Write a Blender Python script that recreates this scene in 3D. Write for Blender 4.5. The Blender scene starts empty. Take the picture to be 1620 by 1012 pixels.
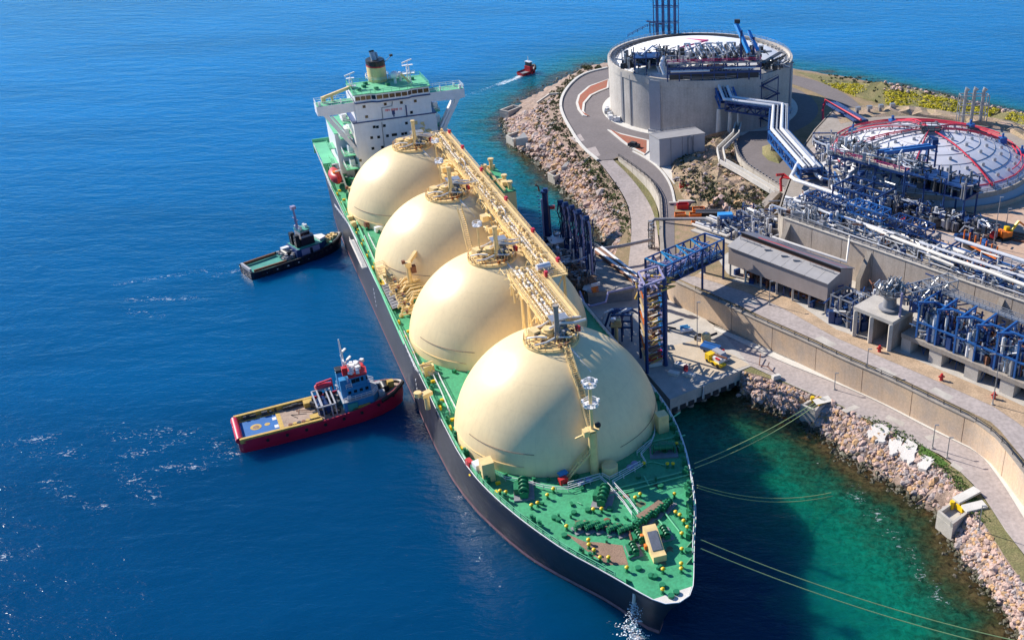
import bpy, bmesh, math, random
import numpy as np
from math import sin, cos, pi, radians, sqrt, atan2, hypot
from mathutils import Vector, Matrix
from mathutils.geometry import delaunay_2d_cdt, tessellate_polygon
random.seed(7)
SC = bpy.context.scene
COL = SC.collection

# ------------------------------------------------------------------ camera, sky, sun, exposure
CAMH, FPX, PPX, PPY, PITCH = 136.607, 1665.6, 1104.3, 514.6, 0.50669
cd = bpy.data.cameras.new('camera'); cam = bpy.data.objects.new('camera', cd); COL.objects.link(cam)
cam.location = (0, 0, CAMH); cam.rotation_euler = (pi/2 - PITCH, 0, 0)
cd.sensor_width = 36; cd.lens = 36*FPX/1620
cd.shift_x = (810-PPX)/1620; cd.shift_y = -(506-PPY)/1620
cd.clip_start = 1; cd.clip_end = 60000
SC.camera = cam
SUN_EL, SUN_AZ = radians(33), radians(-60)          # azimuth from +Y, negative towards -X
w = bpy.data.worlds.new('World'); SC.world = w; w.use_nodes = True
nt = w.node_tree; nt.nodes.clear()
sky = nt.nodes.new('ShaderNodeTexSky'); sky.sky_type = 'NISHITA'; sky.sun_disc = False
sky.sun_elevation = SUN_EL; sky.sun_rotation = SUN_AZ
sky.air_density = 1.0; sky.dust_density = 0.0; sky.ozone_density = 3.0
bg = nt.nodes.new('ShaderNodeBackground'); bg.inputs['Strength'].default_value = 0.075
wo = nt.nodes.new('ShaderNodeOutputWorld')
tint = nt.nodes.new('ShaderNodeMix'); tint.data_type = 'RGBA'; tint.blend_type = 'MULTIPLY'; tint.inputs['Factor'].default_value = 1; tint.inputs['B'].default_value = (0.50, 0.90, 1.30, 1)
nt.links.new(sky.outputs[0], tint.inputs['A']); nt.links.new(tint.outputs['Result'], bg.inputs[0]); nt.links.new(bg.outputs[0], wo.inputs[0])
ld = bpy.data.lights.new('sun', 'SUN'); ld.energy = 4.9; ld.angle = radians(0.53); ld.color = (1.0, 0.93, 0.82)
sun = bpy.data.objects.new('sun', ld); COL.objects.link(sun)
sdir = Vector((sin(SUN_AZ)*cos(SUN_EL), cos(SUN_AZ)*cos(SUN_EL), sin(SUN_EL)))
sun.rotation_euler = sdir.to_track_quat('Z', 'Y').to_euler(); sun.location = sdir*400
SC.view_settings.view_transform = 'Standard'; SC.view_settings.look = 'None'
SC.view_settings.exposure = 0.62; SC.view_settings.gamma = 1; SC.view_settings.use_curve_mapping = False
SC.render.engine = 'CYCLES'
SC.cycles.max_bounces = 6; SC.cycles.diffuse_bounces = 3; SC.cycles.glossy_bounces = 3

# ------------------------------------------------------------------ survey: a point of the photograph at a known height -> its place on the ground
_cp, _sp = cos(PITCH), sin(PITCH)
def P(px, py, z):
    a = (px-PPX)/FPX; b = -(py-PPY)/FPX
    d = Vector((a, _cp + b*_sp, -_sp + b*_cp)); t = (z-CAMH)/d.z
    return Vector((d.x*t, d.y*t, z))
def projz(x, y, py, z0=-5, z1=90):                  # height at which a vertical line over (x, y) reaches picture row py
    def row(z):
        v = Vector((x, y, z-CAMH)); fz = v.y*_cp - v.z*_sp; u = v.y*_sp + v.z*_cp
        return PPY - FPX*u/fz
    for _ in range(40):
        m_ = (z0+z1)/2
        if row(m_) > py: z0 = m_
        else: z1 = m_
    return (z0+z1)/2
SHX, SHY, SHR = -29.11, 181.19, 0.44856             # the carrier: foremost tank and heading
_vx, _ax = Vector((cos(SHR), sin(SHR), 0)), Vector((-sin(SHR), cos(SHR), 0))
def S(px, py, z):
    p = P(px, py, z) - Vector((SHX, SHY, 0))
    return Vector((p.dot(_vx), p.dot(_ax), z))
def PP(pts, z=None):
    return [P(p[0], p[1], p[2] if z is None else z) for p in pts]

# ------------------------------------------------------------------ mesh builder
class MB:
    def __init__(s): s.v = []; s.f = []
    def add(s, vs, fs):
        o = len(s.v); s.v += [tuple(v) for v in vs]; s.f += [tuple(i+o for i in f) for f in fs]; return s
    def box(s, x0, y0, z0, x1, y1, z1):
        vs = [(x0,y0,z0),(x1,y0,z0),(x1,y1,z0),(x0,y1,z0),(x0,y0,z1),(x1,y0,z1),(x1,y1,z1),(x0,y1,z1)]
        return s.add(vs, [(3,2,1,0),(4,5,6,7),(0,1,5,4),(1,2,6,5),(2,3,7,6),(3,0,4,7)])
    def ob(s, c, sz, rz=0, rx=0, ry=0):              # centred oriented box
        M = Matrix.Translation(c) @ Matrix.Rotation(rz,4,'Z') @ Matrix.Rotation(ry,4,'Y') @ Matrix.Rotation(rx,4,'X')
        x, y, z = sz[0]/2, sz[1]/2, sz[2]/2
        vs = [M @ Vector(v) for v in [(-x,-y,-z),(x,-y,-z),(x,y,-z),(-x,y,-z),(-x,-y,z),(x,-y,z),(x,y,z),(-x,y,z)]]
        return s.add(vs, [(3,2,1,0),(4,5,6,7),(0,1,5,4),(1,2,6,5),(2,3,7,6),(3,0,4,7)])
    def beam(s, p, q, w=0.3, h=None):
        h = h or w; p = Vector(p); q = Vector(q); d = q-p
        if d.length < 1e-6: return s
        d.normalize(); up = Vector((0,0,1)) if abs(d.z) < 0.97 else Vector((1,0,0))
        a = d.cross(up).normalized()*(w/2); b = a.cross(d).normalized()*(h/2)
        vs = [p-a-b, p+a-b, p+a+b, p-a+b, q-a-b, q+a-b, q+a+b, q-a+b]
        return s.add(vs, [(0,1,2,3),(7,6,5,4),(1,0,4,5),(2,1,5,6),(3,2,6,7),(0,3,7,4)])
    def tube(s, pts, r, n=8, cap=True):
        pts = [Vector(p) for p in pts]; m = len(pts); o = len(s.v); u = None
        for i, p in enumerate(pts):
            if i == 0: t = (pts[1]-p).normalized()
            elif i == m-1: t = (p-pts[i-1]).normalized()
            else:
                t = (p-pts[i-1]).normalized() + (pts[i+1]-p).normalized()
                t = t.normalized() if t.length > 1e-6 else (pts[i+1]-p).normalized()
            if u is None: u = t.cross(Vector((0,0,1)) if abs(t.z) < .95 else Vector((1,0,0))).normalized()
            else:
                u = u - t*u.dot(t); u.normalize()
            v = t.cross(u); rr = r[i] if isinstance(r, (list, tuple)) else r
            if 0 < i < m-1:
                c = max(0.5, (p-pts[i-1]).normalized().dot(t)); rr = rr  # mitre left plain
            for k in range(n):
                a = 2*pi*k/n; s.v.append(tuple(p + (u*cos(a)+v*sin(a))*rr))
        for i in range(m-1):
            for k in range(n):
                a, b = o+i*n+k, o+i*n+(k+1) % n
                s.f.append((a, b, b+n, a+n))
        if cap:
            s.f.append(tuple(o+k for k in reversed(range(n)))); s.f.append(tuple(o+(m-1)*n+k for k in range(n)))
        return s
    def cyl(s, c, r, h, n=12, r2=None):
        c = Vector(c); return s.tube([c, c+Vector((0,0,h))], [r, r if r2 is None else r2], n)
    def lathe(s, prof, n=24, c=(0,0,0), a0=0, a1=2*pi, cap=False):
        o = len(s.v); full = abs(a1-a0-2*pi) < 1e-6; N = n if full else n+1
        for r, z in prof:
            for k in range(N):
                a = a0+(a1-a0)*k/n; s.v.append((c[0]+r*cos(a), c[1]+r*sin(a), c[2]+z))
        for i in range(len(prof)-1):
            for k in range(n):
                k2 = (k+1) % N; s.f.append((o+i*N+k, o+i*N+k2, o+(i+1)*N+k2, o+(i+1)*N+k))
        if cap:
            s.f.append(tuple(o+(len(prof)-1)*N+k for k in range(N)))
        return s
    def prism(s, poly, z0, z1):
        n = len(poly); o = len(s.v)
        z0s = z0 if isinstance(z0, (list, tuple)) else [z0]*n; z1s = z1 if isinstance(z1, (list, tuple)) else [z1]*n
        A = sum(poly[i][0]*poly[(i+1) % n][1]-poly[(i+1) % n][0]*poly[i][1] for i in range(n))
        if A < 0: poly = poly[::-1]; z0s = z0s[::-1]; z1s = z1s[::-1]
        for p, z in zip(poly, z0s): s.v.append((p[0], p[1], z))
        for p, z in zip(poly, z1s): s.v.append((p[0], p[1], z))
        s.f.append(tuple(o+i for i in reversed(range(n)))); s.f.append(tuple(o+n+i for i in range(n)))
        for i in range(n):
            j = (i+1) % n; s.f.append((o+i, o+j, o+n+j, o+n+i))
        return s
    def sphere(s, c, r, nu=10, nv=6, sz=1.0):
        prof = [(r*cos(-pi/2+pi*i/nv)+1e-4, r*sz*sin(-pi/2+pi*i/nv)) for i in range(nv+1)]
        return s.lathe(prof, nu, c)
    def rail(s, pts, h=1.1, sp=2.5, r=0.05, rails=(1.0, 0.55)):
        pts = [Vector(p) for p in pts]
        for a, b in zip(pts[:-1], pts[1:]):
            for k in rails: s.beam(a+Vector((0,0,h*k)), b+Vector((0,0,h*k)), r*1.6)
            n = max(1, int((b-a).length/sp))
            for i in range(n+1):
                p = a.lerp(b, i/n); s.beam(p, p+Vector((0,0,h)), r*1.6)
        return s
    def truss(s, p, q, w, h, n, r=0.12, top=True):   # box girder of four chords with posts and diagonals; p, q = middle of its underside
        p = Vector(p); q = Vector(q); d = (q-p).normalized(); a = d.cross(Vector((0,0,1))).normalized()*(w/2); H = Vector((0,0,h))
        for sg in (-1, 1):
            s.beam(p+a*sg, q+a*sg, 2*r); s.beam(p+a*sg+H, q+a*sg+H, 2*r)
            for i in range(n+1):
                c = p.lerp(q, i/n)+a*sg; s.beam(c, c+H, 1.6*r)
                if i < n:
                    e = p.lerp(q, (i+1)/n)+a*sg
                    s.beam(*((c, e+H) if i % 2 else (c+H, e)), 1.3*r)
        for i in range(n+1):
            c = p.lerp(q, i/n); s.beam(c-a, c+a, 1.6*r)
            if top: s.beam(c-a+H, c+a+H, 1.6*r)
            if top and i < n:
                e = p.lerp(q, (i+1)/n); s.beam(c-a+H, e+a+H, 1.2*r)
        return s
    def mesh(s, name, off=None, sharp=38):
        me = bpy.data.meshes.new(name); vs = s.v
        if off is not None: vs = [tuple(off @ Vector(v)) for v in vs]
        me.from_pydata(vs, [], s.f); me.validate()
        me.polygons.foreach_set('use_smooth', [True]*len(me.polygons)); me.set_sharp_from_angle(angle=radians(sharp))
        me.update(); return me

def resample(pts, n):
    pts = [Vector(p) for p in pts]; L = [0]
    for a, b in zip(pts[:-1], pts[1:]): L.append(L[-1]+(b-a).length)
    out = []
    for i in range(n):
        t = L[-1]*i/(n-1); k = 0
        while k < len(L)-2 and L[k+1] < t: k += 1
        out.append(pts[k].lerp(pts[k+1], 0 if L[k+1] == L[k] else (t-L[k])/(L[k+1]-L[k])))
    return out
def smooth(pts, it=2):
    pts = [Vector(p) for p in pts]
    for _ in range(it):
        o = [pts[0]]
        for a, b in zip(pts[:-1], pts[1:]): o += [a.lerp(b, .25), a.lerp(b, .75)]
        pts = o+[pts[-1]]
    return pts
def ribbon(L, R, n, m=1, noise=0, curve=None, mb=None):
    mb = mb or MB(); A = resample(L, n); B = resample(R, n); vs = []; fs = []
    for i in range(n):
        for j in range(m+1):
            t = j/m; p = A[i].lerp(B[i], t)
            if curve: p.z = A[i].z + (B[i].z-A[i].z)*curve(t)
            if noise and 0 < j < m: p += Vector((random.uniform(-1,1), random.uniform(-1,1), random.uniform(-1,1)))*noise
            vs.append(p)
    for i in range(n-1):
        for j in range(m):
            a = i*(m+1)+j; fs.append((a, a+1, a+m+2, a+m+1))
    # keep faces looking up
    nz = 0
    for f in fs[::max(1, len(fs)//40)]:
        nz += ((vs[f[1]]-vs[f[0]]).cross(vs[f[2]]-vs[f[0]])).z
    if nz < 0: fs = [f[::-1] for f in fs]
    return mb.add(vs, fs)
def wallstrip(top, z0, th, mb=None):                # a wall with a top line, a foot height and a thickness
    mb = mb or MB(); top = [Vector(p) for p in top]; n = len(top); o = len(mb.v)
    for i, p in enumerate(top):
        d = (top[min(n-1, i+1)]-top[max(0, i-1)]); d.z = 0; d.normalize(); a = Vector((-d.y, d.x, 0))*th/2
        zf = z0[i] if isinstance(z0, (list, tuple)) else z0
        for c, z in ((p-a, zf), (p+a, zf), (p+a, p.z), (p-a, p.z)): mb.v.append((c.x, c.y, z))
    for i in range(n-1):
        for k in range(4):
            a, b = o+i*4+k, o+i*4+(k+1) % 4; mb.f.append((a, a+4, b+4, b))
    mb.f.append((o, o+1, o+2, o+3)); e = o+(n-1)*4; mb.f.append((e+3, e+2, e+1, e)); return mb
def sheet(outline, z=None, step=None, hfun=None, mb=None):
    mb = mb or MB(); pts = [Vector(p) for p in outline]; n = len(pts)
    co = [Vector((p.x, p.y)) for p in pts]; zs = [p.z if z is None else z for p in pts]
    if step:
        X = [p.x for p in co]; Y = [p.y for p in co]; y = min(Y)
        while y < max(Y):
            x = min(X)
            while x < max(X):
                q = Vector((x+random.uniform(-.3,.3)*step, y+random.uniform(-.3,.3)*step))
                if inside(q, co): co.append(q); zs.append(None)
                x += step
            y += step
    V, E, F, ov, oe, of = delaunay_2d_cdt(co, [], [list(range(n))], 1, 1e-4)
    vs = []
    for i, v in enumerate(V):
        src = ov[i][0] if ov[i] else 0; zz = zs[src] if src < len(zs) else zs[0]
        if hfun and (zz is None or src >= n): zz = hfun(v.x, v.y)
        if zz is None:
            ws = [(1/((v.x-pts[k].x)**2+(v.y-pts[k].y)**2+1), zs[k]) for k in range(n)]
            zz = sum(a*b for a, b in ws)/sum(a for a, b in ws)
        vs.append((v.x, v.y, zz))
    fs = []
    for f in F:
        a, b, c = (Vector(vs[k]) for k in f[:3])
        fs.append(tuple(f) if (b-a).cross(c-a).z > 0 else tuple(reversed(f)))
    return mb.add(vs, fs)
def inside(p, poly):
    r = False; j = len(poly)-1
    for i in range(len(poly)):
        a, b = poly[i], poly[j]
        if (a[1] > p[1]) != (b[1] > p[1]) and p[0] < (b[0]-a[0])*(p[1]-a[1])/(b[1]-a[1])+a[0]: r = not r
        j = i
    return r

# ------------------------------------------------------------------ objects
XF = {}
def setp(o, label=None, cat=None, group=None, kind=None):
    if label: o['label'] = label
    if cat: o['category'] = cat
    if group: o['group'] = group
    if kind: o['kind'] = kind
    return o
def thing(name, label, cat, loc=(0,0,0), rz=0, group=None):
    o = bpy.data.objects.new(name, None); COL.objects.link(o); o.empty_display_size = 1
    o.location = loc; o.rotation_euler = (0, 0, rz)
    XF[o.name] = (Matrix.Translation(loc) @ Matrix.Rotation(rz, 4, 'Z')).inverted()
    return setp(o, label, cat, group)
STUFFY = {'valve_gear','valve_wheel','pump_gear','manifold_gear','dome_foot_fitting','deck_cleat','roof_vent','deck_gear','deck_engine','roof_locker','crown_pipe','motor_box','mast_platform','valve_stand','bulwark_stay','draught_mark','lettering','deck_mark','pipe_gear','roof_gear','tray_gear','rail_gear'}
def part(name, mb, mat, parent, label=None, kind=None, world=False, sharp=38):
    if name in STUFFY: kind = 'stuff'
    off = XF[parent.name] if world else None
    o = bpy.data.objects.new(name, mb if isinstance(mb, bpy.types.Mesh) else mb.mesh(name, off, sharp)); COL.objects.link(o)
    if not o.data.materials: o.data.materials.append(mat)
    o.parent = parent; XF[o.name] = XF[parent.name]
    return setp(o, label, None, None, kind)
def solo(name, mb, mat, label=None, cat=None, group=None, kind=None, sharp=38, origin=None):
    if origin is None:
        n = len(mb.v); origin = Vector((sum(v[0] for v in mb.v)/n, sum(v[1] for v in mb.v)/n, min(v[2] for v in mb.v)))
    o = bpy.data.objects.new(name, mb.mesh(name, Matrix.Translation(-Vector(origin)), sharp)); COL.objects.link(o)
    o.location = origin; o.data.materials.append(mat); XF[o.name] = Matrix.Translation(-Vector(origin))
    return setp(o, label, cat, group, kind)
def structure(name, mb, mat, sharp=38): return solo(name, mb, mat, kind='structure', sharp=sharp, origin=(0,0,0))
def stuff(name, mb, mat, label=None, sharp=38):
    o = solo(name, mb, mat, label, None, None, 'stuff', sharp, origin=(0,0,0)); return o
def dup(root, loc, rz=0, label=None, scale=None):
    def cp(o, par):
        c = o.copy(); COL.objects.link(c); c.parent = par
        for ch in o.children: cp(ch, c)
        return c
    c = cp(root, None); c.location = loc; c.rotation_euler = (0, 0, rz)
    if scale: c.scale = (scale,)*3
    if label: c['label'] = label
    XF[c.name] = (Matrix.Translation(loc) @ Matrix.Rotation(rz, 4, 'Z')).inverted()
    return c
def dupart(o, loc, rz=0, parent=None, scale=None):   # another part made of the same mesh, with its own sub-parts
    c = o.copy(); COL.objects.link(c); c.parent = parent or o.parent; c.location = loc; c.rotation_euler = (0, 0, rz)
    if scale: c.scale = scale if isinstance(scale, tuple) else (scale,)*3
    for ch in o.children:
        d = ch.copy(); COL.objects.link(d); d.parent = c
    XF[c.name] = XF[(parent or o.parent).name]
    return c

# ------------------------------------------------------------------ materials
def nd(nt, t, **kw):
    n = nt.nodes.new(t)
    for k, v in kw.items():
        if k in n.inputs.keys(): n.inputs[k].default_value = v
        else: setattr(n, k, v)
    return n
MATS = {}
def mat(name, c, rough=0.55, metal=0.0, var=0.25, scale=0.6, c2=None, bump=0.0, bscale=6.0, spec=0.5, stain=0.0, amt=0.5, fine=0.0):
    if name in MATS: return MATS[name]
    m = bpy.data.materials.new(name); m.use_nodes = True; MATS[name] = m
    nt = m.node_tree; b = nt.nodes['Principled BSDF']; L = nt.links.new
    b.inputs['Roughness'].default_value = rough; b.inputs['Metallic'].default_value = metal
    b.inputs['Specular IOR Level'].default_value = spec
    tc = nd(nt, 'ShaderNodeTexCoord')
    n1 = nd(nt, 'ShaderNodeTexNoise', Scale=scale, Detail=6.0, Roughness=0.65); L(tc.outputs['Object'], n1.inputs['Vector'])
    r = nd(nt, 'ShaderNodeValToRGB'); r.color_ramp.elements[0].position = 0.5-0.25*min(1, .4+amt*.6); r.color_ramp.elements[1].position = 0.5+0.25*min(1, .4+amt*.6)
    d = c2 if c2 else tuple(x*(1-var) for x in c); e = tuple(min(1, x*(1+var*.45)) for x in c) if not c2 else c
    r.color_ramp.elements[0].color = (*d, 1); r.color_ramp.elements[1].color = (*e, 1)
    L(n1.outputs['Fac'], r.inputs['Fac']); out = r.outputs['Color']
    if stain:                                       # vertical runs of dirt and rust
        mp = nd(nt, 'ShaderNodeMapping'); mp.inputs['Scale'].default_value = (0.9, 0.9, 0.06); L(tc.outputs['Object'], mp.inputs['Vector'])
        n2 = nd(nt, 'ShaderNodeTexNoise', Scale=1.3, Detail=5.0, Roughness=0.7); L(mp.outputs[0], n2.inputs['Vector'])
        r2 = nd(nt, 'ShaderNodeMapRange'); r2.inputs[1].default_value = .45; r2.inputs[2].default_value = .72; r2.inputs[4].default_value = stain; L(n2.outputs['Fac'], r2.inputs[0])
        mx = nd(nt, 'ShaderNodeMix', data_type='RGBA'); L(r2.outputs[0], mx.inputs['Factor']); L(out, mx.inputs['A']); mx.inputs['B'].default_value = (c[0]*.45, c[1]*.38, c[2]*.32, 1); out = mx.outputs['Result']
    if fine:
        n4 = nd(nt, 'ShaderNodeTexNoise', Scale=scale*12, Detail=3.0, Roughness=0.6); L(tc.outputs['Object'], n4.inputs['Vector'])
        r4 = nd(nt, 'ShaderNodeMapRange'); r4.inputs[1].default_value = .35; r4.inputs[2].default_value = .65; r4.inputs[3].default_value = 1-fine; r4.inputs[4].default_value = 1+fine*.5; L(n4.outputs['Fac'], r4.inputs[0])
        m4 = nd(nt, 'ShaderNodeMix', data_type='RGBA', blend_type='MULTIPLY'); m4.inputs['Factor'].default_value = 1; L(out, m4.inputs['A']); L(r4.outputs[0], m4.inputs['B']); out = m4.outputs['Result']
    L(out, b.inputs['Base Color'])
    if bump:
        n3 = nd(nt, 'ShaderNodeTexNoise', Scale=bscale, Detail=5.0, Roughness=0.6); L(tc.outputs['Object'], n3.inputs['Vector'])
        bm = nd(nt, 'ShaderNodeBump', Strength=bump, Distance=0.3); L(n3.outputs['Fac'], bm.inputs['Height']); L(bm.outputs[0], b.inputs['Normal'])
    return m
m_dome  = mat('dome paint', (0.90,0.70,0.39), .38, var=.08, scale=.12, stain=.15)
m_cream = mat('cream paint', (0.86,0.62,0.28), .42, var=.14, scale=.8)
m_pipew = mat('pale pipe', (0.80,0.74,0.66), .35, var=.12, scale=.5)
m_white = mat('white paint', (0.80,0.79,0.80), .4, var=.07, scale=.5, stain=.12)
m_green = mat('deck green', (0.05,0.36,0.165), .6, var=.22, scale=.16, fine=.2, amt=.9)
m_greend = mat('machinery green', (0.018,0.21,0.09), .45, var=.3, scale=1.5)
m_greenl = mat('pale green deck', (0.14,0.52,0.28), .55, var=.15, scale=.3)
m_hull  = mat('hull black', (0.036,0.036,0.054), .42, var=.4, scale=.3, stain=.65, fine=.2)
m_boot  = mat('boot topping', (0.33,0.17,0.19), .6, var=.3, scale=.8)
m_steel = mat('galvanised steel', (0.42,0.43,0.45), .38, metal=.55, var=.2, scale=1.5)
m_grey  = mat('grey steel', (0.25,0.25,0.27), .55, var=.2, scale=1)
m_dark  = mat('dark steel', (0.035,0.038,0.045), .5, var=.3, scale=1)
m_black = mat('black paint', (0.015,0.015,0.018), .45, var=.3, scale=1)
m_yellow= mat('yellow paint', (0.85,0.55,0.01), .45, var=.08)
m_red   = mat('red paint', (0.55,0.025,0.03), .45, var=.15)
m_orange= mat('orange paint', (0.80,0.19,0.02), .5, var=.15)
m_brown = mat('worn brown deck', (0.30,0.19,0.13), .8, var=.3, scale=.35, fine=.3)
m_rust  = mat('rust', (0.22,0.09,0.05), .85, var=.4, scale=2)
m_glass = mat('dark glass', (0.012,0.014,0.02), .08, var=.1)
m_blue  = mat('navy blue steel', (0.013,0.05,0.175), .42, var=.25, scale=.8)
m_blueb = mat('bright blue steel', (0.02,0.115,0.36), .42, var=.2, scale=.8)
m_skyb  = mat('sky blue panel', (0.05,0.32,0.75), .4, var=.15)
m_pinkred = mat('crimson pipe', (0.60,0.03,0.06), .4, var=.15)
m_insul = mat('insulated pipe cladding', (0.74,0.74,0.76), .33, metal=.15, var=.14, scale=.7)
m_conc  = mat('tank concrete', (0.52,0.48,0.44), .85, var=.16, scale=.14, stain=.30, fine=.10)
m_concd = mat('weathered concrete', (0.37,0.325,0.28), .9, var=.2, scale=.25, stain=.35, fine=.15)
m_conco = mat('ochre stained concrete', (0.70,0.50,0.33), .9, var=.2, scale=.2, c2=(0.52,0.42,0.34), stain=.2, fine=.12)
m_concl = mat('pale concrete', (0.52,0.48,0.43), .9, var=.18, scale=.35, fine=.12)
m_concw = mat('bright concrete', (0.66,0.63,0.58), .85, var=.12, scale=.4, fine=.1)
m_asph  = mat('asphalt', (0.19,0.165,0.165), .9, var=.14, scale=.12, fine=.12, amt=.9)
m_asphl = mat('pale worn road', (0.44,0.38,0.36), .9, var=.22, scale=.10, fine=.18, amt=.9)
m_yard  = mat('dusty yard', (0.55,0.42,0.33), .95, var=.2, scale=.10, c2=(0.48,0.30,0.20), fine=.15, amt=.9)
m_earth = mat('dry earth', (0.36,0.25,0.15), .95, var=.3, scale=.3, c2=(0.22,0.18,0.09), bump=.5, bscale=2, fine=.3)
m_scrub = mat('scrub ground', (0.30,0.24,0.12), .95, scale=.22, c2=(0.13,0.15,0.05), bump=.6, bscale=2, fine=.35, amt=.9)
m_rock  = mat('rock slope', (0.46,0.33,0.26), .9, scale=.35, c2=(0.17,0.12,0.095), bump=1.0, bscale=1.4, fine=.35, amt=.8)
m_rockp = mat('pink grey rock', (0.60,0.42,0.355), .9, var=.35, scale=.5, bump=.6, bscale=2.5, fine=.25)
m_rockg = mat('grey rock', (0.43,0.36,0.345), .9, var=.35, scale=.5, bump=.6, bscale=2.5, fine=.25)
m_rocko = mat('ochre rock', (0.58,0.36,0.19), .9, var=.3, scale=.5, bump=.6, bscale=2.5, fine=.25)
m_rockw = mat('wet dark rock', (0.085,0.065,0.045), .5, var=.4, scale=.6, c2=(0.05,0.055,0.02), bump=.6, bscale=2.5)
m_bush  = mat('scrub leaf', (0.075,0.085,0.025), .8, var=.45, scale=1.5)
m_bushy = mat('yellow blossom', (0.78,0.66,0.02), .8, var=.35, scale=.6, c2=(0.40,0.38,0.03))
m_wallw = mat('warm grey wall', (0.56,0.475,0.40), .9, var=.15, scale=.2, stain=.3, fine=.12)
m_roofg = mat('grey roof sheet', (0.36,0.345,0.34), .5, var=.1, scale=.5)
m_roofb = mat('blue grey roof sheet', (0.18,0.18,0.22), .45, var=.15, scale=.5)
m_clad  = mat('brown grey cladding', (0.37,0.315,0.295), .6, var=.1, scale=.3, stain=.15)
m_cladg = mat('pale grey cladding', (0.38,0.38,0.41), .5, var=.08, scale=.4)
m_roofw = mat('white tank roof', (0.83,0.82,0.82), .55, var=.08, scale=.25)
m_teal  = mat('teal deck', (0.045,0.30,0.25), .55, var=.2, scale=.5)
m_cyan  = mat('pale blue paint', (0.03,0.24,0.50), .4, var=.12)
m_maroon= mat('dark red hull', (0.52,0.014,0.05), .4, var=.2, scale=.3)
m_wood  = mat('worn timber deck', (0.42,0.31,0.24), .85, var=.25, scale=.8, fine=.2)
m_ochre = mat('ochre deck', (0.55,0.36,0.08), .7, var=.25, scale=1)
m_rope  = mat('green mooring rope', (0.30,0.42,0.18), .8, var=.1)
m_navyb = mat('dark navy steel', (0.008,0.030,0.115), .45, var=.3, scale=.8)
m_panel = mat('panel blue', (0.012,0.13,0.40), .5, var=.15, scale=.5)
m_foam  = mat('white water', (0.78,0.86,0.92), .6, var=.1)
m_navy  = mat('dark navy hull', (0.012,0.014,0.03), .4, var=.3, scale=.5)
m_pink  = mat('magenta paint', (0.55,0.02,0.16), .45, var=.1)
m_violet= mat('pale violet steel', (0.30,0.28,0.45), .45, var=.1)

# plate seams of the domes: faint lines along meridians and parallels
_nt = m_dome.node_tree; _L = _nt.links.new; _b = _nt.nodes['Principled BSDF']
def _m(op, *a):
    n = _nt.nodes.new('ShaderNodeMath'); n.operation = op
    for i, x in enumerate(a):
        if isinstance(x, (int, float)): n.inputs[i].default_value = x
        else: _L(x, n.inputs[i])
    return n.outputs[0]
_tc = _nt.nodes.new('ShaderNodeTexCoord'); _sx = _nt.nodes.new('ShaderNodeSeparateXYZ'); _L(_tc.outputs['Object'], _sx.inputs[0])
_az = _m('FRACT', _m('MULTIPLY', _m('ARCTAN2', _sx.outputs[1], _sx.outputs[0]), 24/6.28318)); _zl = _m('FRACT', _m('MULTIPLY', _sx.outputs[2], .27))
_ln = _m('MAXIMUM', _m('LESS_THAN', _az, .018), _m('LESS_THAN', _zl, .022))
_pr = _nt.nodes.new('ShaderNodeMix'); _pr.data_type = 'RGBA'; _pr.blend_type = 'MULTIPLY'; _L(_m('MULTIPLY', _ln, .13), _pr.inputs['Factor'])
_L(_b.inputs['Base Color'].links[0].from_socket, _pr.inputs['A']); _pr.inputs['B'].default_value = (.55,.5,.45,1); _L(_pr.outputs['Result'], _b.inputs['Base Color'])
# ------------------------------------------------------------------ levels of the place
ZU, ZL, ZT = 11.4, 5.0, 22.0            # plateau, quay road, plant terrace
rnd = random.Random(11)
COAST_R = [(1165,612),(1168,628),(1200,645),(1255,668),(1290,685),(1315,705),(1345,730),(1375,752),(1420,775),(1440,797),(1475,808),(1492,830),(1500,860),(1520,895),(1550,930),(1585,965),(1600,1000),(1610,1060),(1640,1180)]
COAST_L = [(962,96),(935,101),(918,107),(882,126),(850,143),(820,158),(797,178),(788,192),(797,212),(806,230),(828,243),(850,262),(866,284),(885,303),(905,325),(925,345),(948,362),(956,385),(950,402)]
COAST_F = [(2300,390),(1900,255),(1750,212),(1620,178),(1500,150),(1420,133),(1340,118),(1255,105),(1100,92)]
def loopn(pts, amp, n):                  # ragged shoreline
    q = resample(pts, n); r = random.Random(5)
    for p in q[1:-1]: p.x += r.uniform(-amp, amp); p.y += r.uniform(-amp, amp)
    return q
shoreR = loopn(PP(COAST_R, 0), .9, 110); shoreL = loopn(PP(COAST_L, 0), .9, 120); shoreF = PP(COAST_F, 0)
coast = [(p.x, p.y) for p in shoreL] + [(-30, 262), (-12, 235)] + [(p.x, p.y) for p in shoreR] + [(150, 60), (700, 60)] + [(p.x, p.y) for p in shoreF]
# ------------------------------------------------------------------ sea
def axis(a, b, st, far):
    m = list(np.arange(a, b, st)); lo = []; hi = []; s = st
    x = a
    while x > far[0]: s *= 1.35; x -= s; lo.append(x)
    s = st; x = m[-1]
    while x < far[1]: s *= 1.35; x += s; hi.append(x)
    return np.array(lo[::-1]+m+hi)
sx = axis(-190, 130, 2.6, (-25000, 25000)); sy = axis(95, 470, 2.6, (-3000, 40000))
GX, GY = np.meshgrid(sx, sy); VX, VY = GX.ravel(), GY.ravel()
cv = np.array(coast)
def segdist(VX, VY, A, B):
    d = np.full(VX.shape, 1e9)
    for a, b in zip(A, B):
        e = b-a; t = np.clip(((VX-a[0])*e[0]+(VY-a[1])*e[1])/(e@e+1e-9), 0, 1)
        d = np.minimum(d, np.hypot(VX-a[0]-t*e[0], VY-a[1]-t*e[1]))
    return d
rightpts = np.array([(p.x, p.y) for p in shoreR]); leftpts = np.array([(p.x, p.y) for p in shoreL])
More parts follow.
